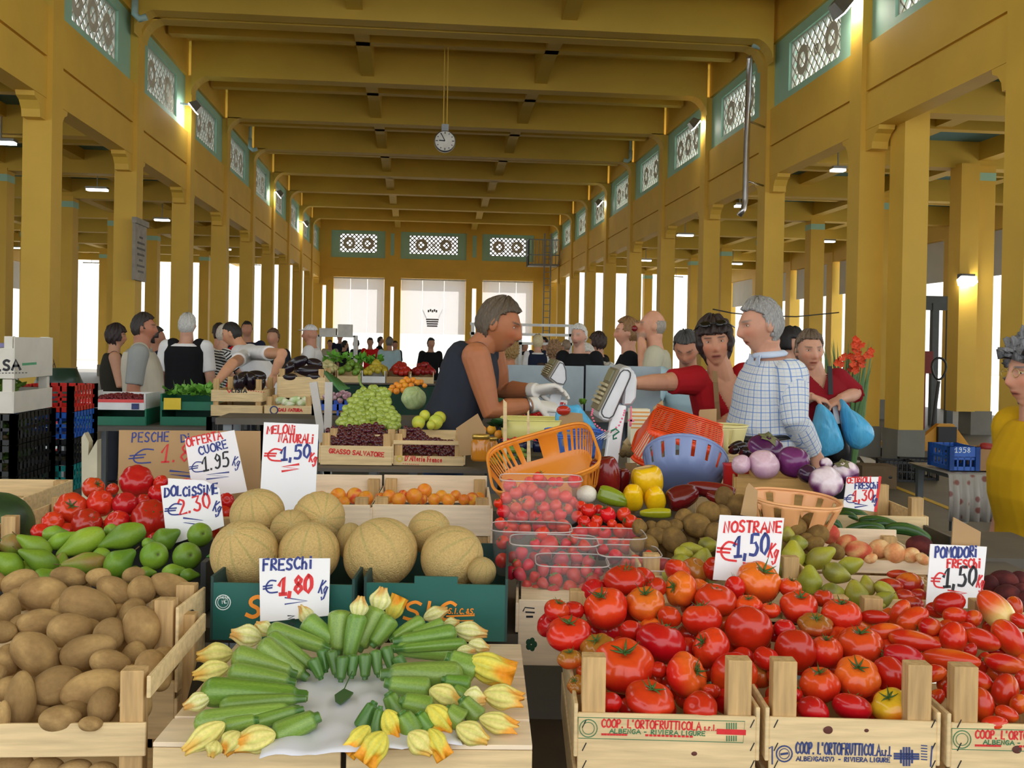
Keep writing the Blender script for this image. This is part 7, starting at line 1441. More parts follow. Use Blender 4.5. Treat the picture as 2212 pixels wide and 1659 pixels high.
wb = person('short-haired woman in a dark red blouse holding two light blue shopping bags', J, (204, 152, 126), 'short', (112, 94, 78), cloth('dark_red_cotton', (140, 22, 34)), 1.05, BLACKC, 2, 1, build=1.12, hscale=.98, curl=.9, brow=(110, 90, 74), palm={'L': (0, .2, -1), 'R': (0, .2, -1)}, neckline=(.09, .06))
bag('shopping_bag', 'light blue knitted shopping bag hanging nearest the checked-shirt man', [z7(*q) for q in ((1620, 1020), (1700, 1080), (1740, 1150), (1795, 1290), (1805, 1400), (1680, 1455), (1600, 1440), (1565, 1250), (1592, 1100))], Y - .27, .085, BLUEBAG, 5)
bag('shopping_bag', 'light blue shopping bag swinging out beside the yellow columns', [z7(*q) for q in ((1790, 990), (1840, 1045), (1940, 1110), (2045, 1220), (2050, 1320), (1960, 1395), (1870, 1375), (1815, 1240))], Y - .25, .085, BLUEBAG, 6)
bag('handbag', 'black shoulder bag between the two light blue shopping bags', [z7(*q) for q in ((1740, 1010), (1770, 1100), (1830, 1300), (1865, 1400), (1840, 1470), (1720, 1480), (1700, 1300), (1720, 1150))], Y - .12, .05, mat('black_leather', (20, 20, 22), .5), 7)
m = MB(); m.bar(jp(z7, 1705, 720, Y - .155), jp(z7, 1712, 950, Y - .175), .028, .006, up=(0, -1, 0)); tag(m.build('bag_strap', mat('black_strap', (18, 18, 20), .6)), 'wide black bag strap on the dark red blouse', 'strap')
m = MB(); m.bar(jp(z7, 1745, 1040, Y - .2), jp(z7, 1768, 1190, Y - .2), .03, .006, up=(0, -1, 0)); tag(m.build('paper_slip', PAPER), 'white slip between the black bag and the blue bag', 'paper')
# customer at the frame edge in yellow
Y = 3.35; J = standing(0, Y, RAD(-92), 1.58, RAD(4), 1); c = atY(2236, 812, Y); d_ = c - J['head']
for n, v in list(J.items()):
    if n not in ('h', 'f', 'r', 'up', 'tf', 'face', 'hup'): J[n] = v + V((d_.x, d_.y, 0 if n[:2] in ('kn', 'an') else d_.z))
J['elL'] = J['shL'] + V((-.02, -.08, -.27)); J['wrL'] = J['elL'] + V((-.03, -.02, -.22))
yl_ = person('grey-haired person in a yellow top with thin glasses, cut off by the picture edge', J, (200, 146, 120), 'curly', (120, 120, 124), YELC2, .85, BLACKC, 2, 1, build=1.18, hscale=1.0, curl=.4)
HR = frame(J['face'], J['hup']); m = MB()
for sx in (-1, 1): m.tube([J['head'] + HR @ V((sx * .032 + .02 * math.cos(t), .096, .010 + .016 * math.sin(t))) for t in [i * math.pi / 8 for i in range(16)]], .0015, 5, closed=True); m.bar(J['head'] + HR @ V((sx * .052, .094, .014)), J['head'] + HR @ V((sx * .078, -.01, .01)), .002, .003)
adopt(m.build('glasses', mat('gold_wire', (210, 190, 130), .3, metal=.8), None, True), yl_)
# others behind the scales
J = at_head(*z7(540, 580), 80, RAD(205), RAD(25), arms='reach', headpitch=.55); person('man with greying black hair in a light blue shirt bending over the fruit', J, (186, 126, 98), 'short', (66, 64, 62), LBLUE, .7, None, 1)
J = at_head(*z7(265, 395), 66, RAD(-75), arms='front'); J['wrL'] = J['head'] + J['face'] * .10 + V((0, -.03, -.06)); J['elL'] = J['shL'] + V((-.08, -.1, -.24)); person('bald bearded man in a beige shirt eating a red fruit', J, (206, 150, 122), 'bald', (150, 140, 128), BEIGE, .8, None, 1, stubble=.5)
m = oval('plum', 5, flatc((120, 20, 30)), SHINY, .02); q = link('plum', m); q.location = J['wrL'] + V((-.05, -.01, .04)); q.scale = (.024,) * 3; tag(q, 'dark red plum held to the mouth of the bald man', 'plum')
J = at_head(*z7(55, 450), 62, RAD(-80), fem=1); person('woman in black with fair hair tied in a bun', J, (208, 152, 126), 'bun', (140, 104, 66), BLACKC, .8, None, 1, 1)
J = at_head(*z6(1498, 515), 49, RAD(215)); person('white-haired man with a white moustache in a dark jacket', J, (206, 156, 134), 'short', (222, 220, 216), BLACKC, .9, None, 1, stubble=.3)
J = at_head(*z6(1570, 660), 47, RAD(230), RAD(38), headpitch=.8); person('old man with cropped white hair bent forward in a grey checked shirt', J, (208, 160, 138), 'crop', (206, 200, 192), plaid('grey_check_cloth', (214, 212, 206), (150, 150, 150), (190, 190, 188), 40), .8, None, 1)
J = at_head(*z6(1665, 570), 42, RAD(-60), fem=1); person('woman with dark straight hair behind the bent old man', J, (190, 140, 116), 'bob', (56, 40, 36), BLACKC, .9, None, 1, 1)
J = at_head(*z6(1285, 650), 42, RAD(10), fem=1); person('woman with fluffy light brown hair seen from behind, over the grey panel', J, (200, 150, 126), 'curly', (150, 116, 84), cloth('brown_cotton', (74, 58, 52)), .9, None, 1, 1)
J = at_head(*z6(905, 650), 44, RAD(20), fem=1); J['shR'] = J['shR'] + V((-.04, 0, -.03)); person('sleeveless person with fair hair just behind the vendor chin', J, (196, 132, 96), 'curly', (170, 136, 84), cloth('green_cotton', (60, 110, 84)), 0, None, 1, 1)
J = at_head(*z6(1140, 565), 30, RAD(5), fem=1); person('white-blond woman in a navy waistcoat seen from behind', J, (206, 160, 138), 'bob', (222, 206, 164), WHITE, .7, None, 0, 1, vest=NAVYC)
for i, (x, y, hp_, hc, sc_, lab) in enumerate(((1030, 610, 20, (40, 32, 30), BEIGE, 'dark-haired person in beige beside the white-blond woman'), (955, 590, 22, (90, 70, 54), BLACKC, 'person in black with brown hair behind the vendor face'), (1195, 570, 22, (30, 28, 30), NAVYC, 'dark-haired person beyond the white-blond woman'), (1000, 610, 18, (30, 26, 26), BLACKC, 'small dark figure farthest along the passage'), (1385, 600, 28, (150, 130, 110), GREYL, 'grey-haired person beside the moustached man'))):
    person(lab, at_head(*z6(x, y), hp_, RAD(170 + 40 * i)), (196, 146, 122), 'short', hc, sc_, .8, None, 0)
J = at_head(*z7(1400, 540), 66, RAD(150), fem=1); person('dark-haired woman with sunglasses on her head behind the woman with bags', J, (206, 156, 132), 'bob', (30, 26, 28), BLACKC, .8, None, 0, 1)
# customers and sellers on the other side
J = at_head(*z4(1172, 562), 58, RAD(80)); J['elR'] = J['shR'] + V((-.03, -.04, -.30)); J['wrR'] = J['elR'] + V((.12, -.03, -.17)); person('stout man in a beige waistcoat over a grey shirt, hand in pocket', J, (176, 118, 92), 'short', (50, 42, 38), GREYL, .85, GREYC, 1, build=1.18, vest=cloth('beige_waistcoat', (190, 182, 166)), belly=.03)
J = at_head(*z4(945, 632), 48, RAD(70), fem=1, arms='front'); person('dark-haired woman in a sleeveless dark top talking, behind the waistcoat man', J, (190, 140, 112), 'bob', (44, 30, 28), cloth('dark_olive_cotton', (46, 44, 36)), 0, None, 1, 1)
J = at_head(*z4(1525, 545), 48, RAD(4)); person('white-haired man seen from behind in a black waistcoat and white shirt', J, (200, 150, 126), 'short', (200, 198, 194), WHITE, .8, BLACKC, 1, build=1.12, vest=BLACKC)
J = at_head(*z4(1275, 640), 44, RAD(60)); person('man in dark blue partly hidden behind the waistcoat man', J, (180, 126, 100), 'short', (50, 44, 42), NAVYC, .8, None, 0)
J = at_head(*z4(1782, 605), 40, RAD(-20)); person('person in a red shirt behind the striped shirt', J, (190, 136, 110), 'short', (44, 34, 32), cloth('bright_red_cotton', (206, 32, 36)), .8, None, 0)
J = at_head(*z4(1835, 620), 46, RAD(60), RAD(15), arms='reach'); person('person in a black and white striped T-shirt behind the young seller', J, (206, 156, 132), 'crop', (200, 190, 178), plaid('black_white_stripes', (232, 232, 232), (40, 40, 46), (40, 40, 46), 34, 'stripe'), .7, None, 1)
Y = 8.0; J = at_head(*z5(232, 612), 50, RAD(-80), RAD(42), headpitch=.35); J['wrR'] = jp(z5, 100, 1010, Y - .1); J['elR'] = jp(z5, 235, 850, Y); J['elL'] = jp(z5, 640, 770, Y - .1); J['wrL'] = jp(z5, 575, 935, Y - .1); person('young seller in a white T-shirt with blue trim leaning over the green vegetables', J, (206, 150, 116), 'crop', (34, 28, 26), WHITE, .75, WHITE, 1)
J = at_head(*z5(352, 575), 34, RAD(170)); person('dark-haired man just behind the young seller', J, (186, 134, 108), 'crop', (30, 26, 26), NAVYC, .8, None, 0)
J = at_head(*z5(565, 640), 38, RAD(200), fem=1); person('woman with short brown hair standing against the slim column', J, (196, 146, 120), 'short', (96, 72, 52), GREYC, .8, None, 0, 1)
J = at_head(*z5(868, 615), 38, RAD(-85)); person('seller in a white T-shirt and white cap beyond the dark eggplants', J, (196, 140, 116), 'cap', (226, 224, 226), WHITE, .7, None, 1, build=1.1)
for x, y, hp_, yw, hc, sc_, lab, fm in ((1028, 690, 17, 180, (60, 50, 44), BEIGE, 'small seller in a pale shirt at the far stall', 0), (1110, 640, 16, 170, (40, 36, 34), NAVYC, 'man in dark clothes before the far shelving', 0), (1150, 700, 20, 60, (36, 30, 30), BLACKC, 'stooping dark-haired customer at the far stall', 0), (1240, 690, 19, -60, (40, 40, 44), GREYC, 'grey-clad customer between the far stall posts', 0), (1355, 680, 20, 190, (36, 26, 26), cloth('bright_red_cotton', (206, 32, 36)), 'woman in a red top at the far stall', 1), (1440, 665, 16, 90, (40, 34, 32), BLACKC, 'slim dark-jacketed man beyond the red-topped woman', 0), (1515, 680, 24, 20, (110, 104, 100), LBLUE, 'man in a light blue shirt with his back turned at the far stall', 0), (1560, 700, 18, 150, (54, 40, 40), NAVYC, 'woman in navy facing the light blue shirt', 1), (1852, 690, 25, 160, (30, 44, 48), BLACKC, 'person in a dark jacket and light jeans walking by the far doorway', 0)):
    person(lab, at_head(*z5(x, y), hp_, RAD(yw), fem=fm), (190, 142, 118), 'short', hc, sc_, .9, cloth('light_jeans', (130, 150, 165)) if x == 1852 else None, 0, fm)
# ------------------------------------------------------------------ fittings of the hall
LAMPG = mat('lamp_glow', (255, 250, 240), .4, var=0, emit=9); LAMPW = mat('lamp_glow_strong', (255, 250, 238), .4, var=0, emit=30); GALV = mat('galvanised_steel', (150, 156, 160), .35, metal=.8, var=.08)
for i, (x, y, l, w_) in enumerate(((2, 311, 62, 'by the foremost column'), (210, 412, 45, 'in the second bay'), (350, 477, 32, 'behind the plaque column'), (198, 571, 34, 'low in the second bay'), (490, 540, 18, 'in the fifth bay'), (553, 576, 20, 'in the sixth bay'), (40, 537, 26, 'deep in the first bay'))):
    p = atZ(x, y, 4.85); L = l * mpp(p); t = thing('fluorescent_lamp', 'lit fluorescent lamp on the plaque side, %s' % w_, 'lamp', p, 0, 'aisle lamps')
    m = MB(); m.box((0, 0, .06), (L, .2, .05)); m.rng(-.01, .01, -.01, .01, .08, .72); m.build('housing', GALV, t); m = MB(); m.box((0, 0, .015), (L * .94, .16, .035)); m.build('tube', LAMPG, t)
for i, (x, y, l, w_) in enumerate(((1810, 370, 30, 'before the twin columns'), (1980, 467, 36, 'beyond the twin columns'), (1780, 523, 48, 'second deep, before the twin columns'), (1797, 580, 40, 'third deep, before the twin columns'), (1583, 571, 42, 'under the silver flue'), (1480, 510, 36, 'one bay beyond the silver flue'), (1598, 447, 22, 'behind the flue elbow'), (1395, 564, 24, 'three bays beyond the flue'), (1460, 601, 30, 'low, two bays beyond the flue'))):
    p = atZ(x, y, 4.85); L = l * mpp(p); t = thing('fluorescent_lamp', 'lit fluorescent lamp on the flue side, %s' % w_, 'lamp', p, 0, 'aisle lamps')
    m = MB(); m.box((0, 0, .06), (L, .2, .05)); m.rng(-.01, .01, -.01, .01, .08, .72); m.build('housing', GALV, t); m = MB(); m.box((0, 0, .015), (L * .94, .16, .035)); m.build('tube', LAMPG, t)
def flood(label, px, py, X, s=.16, e=.0):
    p = atX(px, py, X); sg = 1 if X < 0 else -1; t = thing('floodlight', label, 'floodlight', p, 0, 'hall floodlights'); R = rotm(y=sg * .9)
    m = MB(); m.box((0, 0, 0), (s * 1.6, s * 1.9, s), R, taper=.6); m.bar((0, 0, .02), (-sg * (abs(X - (XL if X < 0 else XR)) + e), 0, .05), .04, .04); m.build('housing', GALV, t)
    m = MB(); m.box(R @ V((0, 0, -s * .55)), (s * 1.4, s * 1.7, .02), R); m.build('lamp_glass', LAMPW, t)
flood('big lit floodlight at the top of the hall wall above the flue', 1815, 10, XR - .22, .2); flood('lit floodlight in front of the third lattice window, plaque side', 425, 230, XL + .2, .16, .16); flood('lit floodlight at a lattice window halfway down, plaque side', 606, 418, XL + .2); flood('lit floodlight by the third lattice window, flue side', 1497, 266, XR - .2); flood('small lit floodlight by a far lattice window, flue side', 1292, 437, XR - .2, .16, .16); flood('small lit floodlight by a far lattice window, plaque side', 663, 482, XL + .2, .16, .16)
for x, y, X, l in ((291, 30, XL + .08, 'nearest pale blue pipe elbow, beside the first lattice window'), (1649, 92, XR - .08, 'pale blue pipe elbow beside the big floodlit window'), (540, 318, XL + .08, 'pale blue pipe elbow between far lattice windows, plaque side'), (1362, 343, XR - .08, 'pale blue pipe elbow between far lattice windows, flue side')):
    p = atX(x, y, X); s = 1 if X < 0 else -1; m = MB(); m.tube([p + V((0, 0, .9)), p + V((0, 0, .25))], .045, 8); m.tube([p + V((0, 0, .25)), p, p + V((s * .08, 0, -.08)), p + V((s * .2, 0, -.04))], .06, 8); tag(m.build('downpipe', [mat('pale_blue_pipe', (168, 200, 202), .5)], None, True), l, 'pipe', 'pale blue pipe elbows')
# clock
p = atY(961, 306, 20.1); t = thing('clock', 'round white double-faced clock hanging from the ceiling by two rods', 'clock', p); r = 23 * mpp(p)
CY_ = Matrix.Rotation(math.pi / 2, 4, 'X')
m = MB(); m.lathe([(r * .9, -.07), (r, -.06), (r, .06), (r * .9, .07)], 32, CY_); m.build('case', mat('clock_rim', (120, 122, 124), .35, metal=.5), t, True); m = MB(); m.lathe([(r * .92, .071), (r * .9, .078)], 32, CY_); m.build('dial', mat('clock_white', (232, 232, 228), .4), t)
m = MB()
for k in range(12): a = k * math.pi / 6; m.box((math.sin(a) * r * .76, -.08, math.cos(a) * r * .76), (.02, .004, .045 if k % 3 == 0 else .025), rotm(y=a))
m.build('hour_marks', mat('clock_grey', (90, 90, 92), .5), t)
for a, L, w, nm in ((RAD(-90 + 3), .55, .022, 'hour_hand'), (RAD(-28), .8, .016, 'minute_hand')): m = MB(); m.bar((0, -.085, 0), (math.sin(a) * r * L, -.085, math.cos(a) * r * L), w, .004, up=(0, 1, 0)); m.build(nm, DARK, t)
m = MB(); m.box((0, 0, r + .06), (.14, .1, .14)); m.build('neck', GALV, t)
for x in (-.035, .035): m = MB(); m.rng(x - .01, x + .01, -.01, .01, r + .12, 7.52 - p.z); m.build('rod', YEL, t)
# plaque, flue, caged ladder with platform
p = atX(285, 480, XL); q = atX(318, 612, XL); t = thing('marble_plaque', 'grey marble memorial plaque hung on the second column, lines of dark letters', 'plaque', (XL + .03, 17.75, 2.55)); m = MB(); m.rng(-.02, .03, 0, .72, 0, 1.02); m.rng(-.02, .06, -.04, .76, .98, 1.08); m.build('slab', mat('grey_marble', (150, 142, 130), .5, var=.2, scale=6), t)
m = MB()
for k, wd in enumerate((.2, .44, .5, .42, .2, .46, .34)): m.box((.033, .36, .76 - k * .1), (.004, wd, .035))
m.build('inscription', DARK, t)
m = MB(); m.tube([atY(*q_, 17.6) for q_ in ((1617, 122), (1620, 128), (1617, 200), (1613, 300), (1610, 430), (1606, 452), (1597, 466))], .055, 10); m.bar(atY(1615, 260, 17.6), V((XR + .005, 18.1, atY(1615, 260, 17.6).z)), .03, .03); m.bar(atY(1611, 390, 17.6), V((XR + .005, 18.1, atY(1611, 390, 17.6).z)), .03, .03); tag(m.build('flue_pipe', mat('bright_flue_steel', (190, 190, 196), .2, metal=.9), None, True), 'long bright silver flue pipe running down the pilaster to an elbow', 'pipe')
t = thing('access_platform', 'grey steel access platform with railings and ladder in the far upper corner', 'platform', (4.85, 45.6, 5.25)); m = MB(); m.rng(0, 1.4, 0, .9, 0, .09); m.build('platform_deck', STEEL, t)
for n_, (a, b) in enumerate((((0, 0), (0, .9)), ((0, 0), (1.4, 0)))):
    m = MB()
    for z in (.5, 1.2): m.bar((*a, z), (*b, z), .05, .05)
    k_ = 9
    for i in range(k_ + 1): f = i / k_; x, y = a[0] + (b[0] - a[0]) * f, a[1] + (b[1] - a[1]) * f; m.rng(x - .015, x + .015, y - .015, y + .015, 0, 1.2)
    m.build('railing', STEEL, t)
m = MB()
for x in (.72, 1.02): m.rng(x - .03, x + .03, -.02, .02, -5.0, 1.5)
for i in range(20): m.rng(.72, 1.02, -.015, .015, -4.8 + i * .3, -4.77 + i * .3)
m.build('ladder', STEEL, t)
# white railing frame beyond the screen panels
t = thing('railing_frame', 'white metal railing frame of the far counter behind the vendor head', 'railing', (.9, 18.6, 0)); WM = mat('white_enamel_2', (226, 228, 226), .5)
for z in (1.55, 1.72, 1.9): m = MB(); m.rng(0, 1.95, 0, .05, z, z + .05); m.build('rail', WM, t)
for x in (.05, .95, 1.9): m = MB(); m.rng(x - .03, x + .03, 0, .06, 0, 1.9); m.build('post', WM, t)
m = MB(); m.rng(.0, 2.0, .1, .8, .85, 1.35); m.build('counter', mat('cream_counter', (216, 210, 196), .6), t)
# ------------------------------------------------------------------ crates and stalls around
def pcrate(label, p0, w, d, h, m_, rz=0, group=None, rows=2, name='plastic_crate'):
    o = thing(name, label, 'crate', p0, rz, group)
    for nm, a, b in (('front_wall', (0, 0), (w, 0)), ('back_wall', (0, d), (w, d)), ('end_wall', (0, 0), (0, d)), ('end_wall', (w, 0), (w, d))):
        m = MB(); A, B = V((*a, 0)), V((*b, 0)); L = (B - A).length; n = max(4, int(L / .05))
        for z0, z1 in ((0, .025), (h * .5 - .008, h * .5 + .008), (h - .03, h)): m.bar(A + V((0, 0, (z0 + z1) / 2)), B + V((0, 0, (z0 + z1) / 2)), .008, z1 - z0)
        for i in range(n + 1): q = A.lerp(B, i / n); e = .03 if i in (0, n) else .01; m.box(q + V((0, 0, h / 2)), (e, e if i in (0, n) else .008, h) if nm[0] in 'fb' else (e if i in (0, n) else .008, e, h))
        m.build(nm, m_, o)
    m = MB(); m.rng(0, w, 0, d, 0, .006); m.build('base', m_, o); return o
def leafstuff(label, x0, x1, y0, y1, z, c, n=120, size=.05, name='leafy_greens', seed=1, dz=.05):
    r_ = random.Random(seed); m = MB()
    for _ in range(n):
        p = V((r_.uniform(x0, x1), r_.uniform(y0, y1), z + r_.uniform(0, dz))); d = V((r_.uniform(-1, 1), r_.uniform(-1, 1), r_.uniform(.1, .9))).normalized() * size * r_.uniform(.6, 1.3); s = d.cross(V((r_.uniform(-1, 1), r_.uniform(-1, 1), 1))).normalized() * size * .35
        m.add([p, p + d * .5 + s, p + d, p + d * .5 - s, p + d * .5 + V((0, 0, -.01))], [(0, 1, 4), (1, 2, 4), (2, 3, 4), (3, 0, 4)])
    o = m.build(name, mat('leaf_%d_%d_%d' % c, c, .5, var=.3, scale=25), None, True); return tag(o, label, 'vegetable', None, 'stuff')
def fruitstuff(label, x0, x1, y0, y1, z, c, r=.035, n=60, name='fruit_heap', seed=1, dome=.06):
    r_ = random.Random(seed); m = MB()
    for _ in range(n):
        u, v = r_.uniform(-1, 1), r_.uniform(-1, 1); m.ball(((x0 + x1) / 2 + u * (x1 - x0) / 2, (y0 + y1) / 2 + v * (y1 - y0) / 2, z + dome * (1 - max(abs(u), abs(v))) + r_.uniform(0, r * .5)), r * r_.uniform(.85, 1.1), 8)
    return tag(m.build(name, mat('fruit_%d_%d_%d' % c, c, .3, var=.15, scale=12), None, True), label, 'produce', None, 'stuff')
WHITEW = mat('white_painted_wood', (214, 208, 196), .7, var=.06, scale=8)
c2 = crate('white wooden crate with open slats under the lettered one, leafy greens inside', (-2.42, 5.0, 1.15), .46, .5, .165, .165, front=((0, .64),), side=((0, .64),), back=((0, .64),), rz=0, wood=WHITEW, pw=.045, name='wooden_crate')
c1 = crate('white wooden crate with big black letters, topmost of its stack', (-2.42, 5.0, 1.318), .46, .5, .155, .205, front=((0, .95),), side=((0, 1.3),), rz=0, wood=WHITEW, pw=.04)
BLK2 = mat('black_print', (44, 44, 48), .7, var=.2, scale=60)
stencil(c1, BLK2, [('ILSA', (-22, 801), (42, 798), 21, .012), ('-' * 10, (-10, 808), (60, 807), 4, .004)]); stencil(c1, GREENINK, [('-' * 5, (50, 791), (79, 789), 9, .012)])
spl = Plane(V((-1.957, 5.2, 1.3)), (1, 0, 0)); stencil(c1, BLK2, [('TERELSA', (91, 797), (119, 793), 17, .008), ('-' * 6, (89, 808), (119, 804), 4, .006)], pl=spl); stencil(c1, GREENINK, [('ring', 91, 767, 5, .006)], pl=spl, name='round_stamp'); stencil(c2, NAVY, [('line', [(96, 864), (101, 858), (106, 855), (112, 857), (117, 861)], .010), ('line', [(106, 857), (106, 868)], .01)], pl=spl)
m = MB(); m.rng(.05, .40, .06, .44, .15, .17); m.build('paper_liner', mat('purple_paper', (130, 124, 168), .7), c1)
leafstuff('light green salad leaves in the open white crate', -2.36, -2.02, 5.03, 5.4, 1.22, (120, 160, 60), 90, .06, 'salad_leaves')
for i in range(4):
    z = 1.15 - .152 * (i + 1); pcrate('black plastic crate of lettuce, %s down under the white crates' % ORD[i], (-2.44, 4.99, z), .49, .50, .148, BLACKP, 0, 'black crates under the white crates'); leafstuff('lettuce packed in the %s black crate down' % ORD[i], -2.42, -1.98, 5.01, 5.46, z + .03, (74, 104, 36), 110, .06, 'lettuce_heap', i)
for i, (c, nm) in enumerate((((206, 40, 34), 'red'), ((36, 96, 200), 'bright blue'), ((28, 30, 36), 'black'), ((20, 140, 140), 'teal'))):
    pcrate('%s plastic crate in the mixed stack behind the black crates' % nm, (-2.2, 5.62, 1.26 - .145 * (i + 1)), .30, .4, .142, mat(nm.replace(' ', '_') + '_crate_plastic', c, .4), 0, 'mixed plastic crates')
stand('low plinth under the black lettuce crates', (-2.46, 4.97), .53, .54, .54, 0); stand('low plinth under the mixed plastic crates', (-2.22, 5.6), .34, .44, .68, 0)
m = MB(); pp = [atY(x, y, 4.9) for x, y in ((176, 945), (182, 935), (192, 955), (190, 985), (210, 950), (208, 1405), (178, 1405))]; m.prism(pp, (0, .06, 0)); tag(m.build('carton', [mat('beige_carton', (206, 196, 170), .8)]), 'torn beige printed carton standing beside the plastic crates', 'carton')
crate('pale wooden crate at the picture edge holding a dark green watermelon', (-1.62, 2.78, .95), .56, .36, .14, .14, wood=WOODX, rz=-.02)
q = link('watermelon', oval('watermelon', 9, blend((36, 60, 34), (60, 92, 48), 9), SKIN_SOFT, .02)); q.location = atY(-8, 1140, 2.62); q.scale = (.09,) * 3; tag(q, 'dark green watermelon cut off by the picture edge', 'watermelon')
# stall with berries, green boxes and greens on the plaque side
stand('grey trestle table of the berry and greens stall', (-2.45, 6.9), 1.15, 1.0, .93, 0, mat('grey_table', (92, 88, 82), .7)); stand('far end table of the greens stall', (-1.5, 7.95), .75, .45, .93, 0, mat('grey_table', (92, 88, 82), .7))
GPL = mat('green_plastic', (22, 110, 84), .4)
def openbox(label, p0, w, d, h, m_, stripe=None, name='box', group=None, rz=0):
    o = tray(label, p0, w, d, h, rz, m_, name, group); o['category'] = 'box'
    if stripe: s = MB(); s.box((w / 2, -.006, h * .62), (w * .98, .002, h * .22)); s.build('red_stripe', mat('pink_red_stripe', (226, 80, 80), .6), o); s = MB(); s.box((.04, -.0065, h * .25), (.05, .002, h * .4)); s.build('blue_mark', NAVY, o); s = MB(); s.box((w - .06, -.0065, h * .25), (.05, .002, h * .4)); s.build('blue_mark', NAVY, o)
    return o
openbox('green plastic tray under the striped white berry box', (-2.32, 7.0, .93), .45, .5, .10, GPL, name='plastic_tray'); openbox('white card box with a red stripe, full of dark berries', (-2.31, 7.01, 1.035), .43, .48, .10, mat('white_box_card', (226, 226, 228), .6), True, 'card_box')
fruitstuff('dark red berries in the striped white box', -2.27, -1.92, 7.05, 7.45, 1.10, (110, 20, 32), .014, 160, 'berry_heap', 3, .03)
for i in range(2): openbox(['lower green box with a yellow label on the berry stall', 'upper green box on the berry stall, beside the yellow label'][i], (-1.78, 7.05, .93 + .105 * i), .38, .4, .10, GPL, name='plastic_tray', group='green boxes')
m = MB(); m.box((-1.70, 7.03, 1.08), (.115, .004, .08)); tag(m.build('label_card', mat('yellow_card', (230, 200, 60), .7)), 'yellow label card on the green boxes', 'card')
leafstuff('bright green beans and herbs heaped on the green boxes', -1.75, -1.45, 7.05, 7.42, 1.13, (110, 170, 60), 130, .06, 'herb_heap', 5); leafstuff('bright green lettuces on the far end table', -1.45, -.82, 7.98, 8.36, .95, (96, 170, 50), 220, .08, 'lettuce_heap', 8, .1)
for i, x in enumerate((-2.3, -1.95)): openbox('grey tray of small berries behind the striped box, %s from the woman in black' % ORD[i], (x, 7.52, .93), .32, .34, .16, mat('grey_tray', (120, 126, 130), .5), name='fruit_tray'); fruitstuff('dark blue berries in the %s grey tray' % ORD[i], x + .03, x + .29, 7.55, 7.83, 1.06, (50, 40, 66), .014, 90, 'berry_heap', 13 + i, .02)
t = thing('rubbish_bin', 'dark green bin with a red and white chevron plate beside the berry stall', 'bin', (-2.62, 7.5, 0)); m = MB(); m.lathe([(.10, 0), (.14, 1.05), (.17, 1.18), (.12, 1.3)], 16); m.build('bin_liner', mat('dark_green_film', (24, 52, 44), .3), t, True); m = MB(); m.box((.0, -.16, .82), (.13, .01, .36)); m.build('chevron_plate', WHITEINK, t)
for k in range(3): m = MB(); m.prism([V((-.065, -.167, .68 + .12 * k)), V((0, -.167, .64 + .12 * k)), V((.065, -.167, .68 + .12 * k)), V((.065, -.167, .74 + .12 * k)), V((0, -.167, .70 + .12 * k)), V((-.065, -.167, .74 + .12 * k))], (0, .004, 0)); m.build('red_chevron', mat('signal_red', (190, 30, 34), .5), t)
# aubergine and fennel crates on black crates
for i, (x, y) in enumerate(((-1.32, 6.4), (-.98, 6.35))): pcrate('black plastic crate carrying the %s crate' % ['dark eggplant', 'fennel'][i], (x, y, .78), .36, .5, .26, BLACKP, 0, 'black crates under the eggplants')
stand('low table under the black eggplant crates', (-1.36, 6.3), .80, .60, .775, 0)
ea = crate('wooden crate of long dark eggplants with a red heart print', (-1.31, 6.42, 1.045), .31, .44, .165, .235, front=((0, .42), (.56, 1.0)), side=((0, .42), (.56, 1)), rz=-.03); stencil(ea, REDINK, [('line', [(492, 843), (495, 848), (499, 843)], .008), ('-' * 7, (535, 846), (572, 850), 6, .004)]); stencil(ea, BLK2, [('LISIA', (501, 847), (532, 848), 7, .008)])
fe = crate('wooden crate of white fennel bulbs', (-.97, 6.36, 1.045), .29, .24, .075, .13, front=((0, 1),), rz=-.03); stencil(fe, REDINK, [('CALI NATURA', (601, 888), (652, 889), 6, .007)]); stencil(fe, NAVY, [('ring', 592, 886, 8, .008)], 'round_stamp')
eb = crate('wooden crate of big dark eggplants behind the fennel', (-.93, 6.62, 1.045), .30, .40, .26, .30, front=((0, .3), (.42, .95)), rz=-.03)
for o_, w_, d_, z_ in ((ea, .29, .42, .12), (eb, .28, .38, .225)): m = MB(); m.rng(.01, w_, .01, d_, z_, z_ + .01); m.build('packing_board', CARD, o_)
H = Heap('eggplant', 'eggplant', 'long dark eggplants', 6.5, 1.22, 6.8, 1.26, 'long glossy dark eggplant, {n} from the berry stall, {r} row up', 'L', .2)
for x, y, L, W, a in ((290, 1010, 150, 100, 80), (380, 1000, 160, 110, 100), (460, 1015, 120, 90, 85), (310, 965, 180, 90, 15), (430, 950, 160, 90, -10)): px, py = z5(x, y); H.put(EGGL, px, py, L / 3.77, W / 3.77, RAD(a), .1, tight=.5)
H.finish(); H = Heap('eggplant', 'eggplant', 'long dark eggplants behind the fennel', 6.66, 1.30, 6.95, 1.40, 'big glossy dark eggplant behind the fennel, {n} from the berry stall, {r} row up', 'L', .2)
for x, y, L, W, a in ((750, 850, 210, 100, 25), (900, 850, 140, 90, -20), (870, 910, 230, 100, 0), (690, 890, 120, 80, 40), (700, 960, 120, 60, 0), (900, 960, 130, 70, 0)): px, py = z5(x, y); H.put(EGGL, px, py, L / 3.77, W / 3.77, RAD(a), .1, tight=.5)
H.finish()
FEN = oval('fennel', 6, blend((226, 230, 206), (190, 210, 150), 6), SKIN_SOFT, .12, taper=.3); H = Heap('fennel', 'fennel', 'fennel bulbs', 6.4, 1.13, 6.62, 1.2, 'white fennel bulb, {n} from the berry stall, {r} row up', 'L', .1)
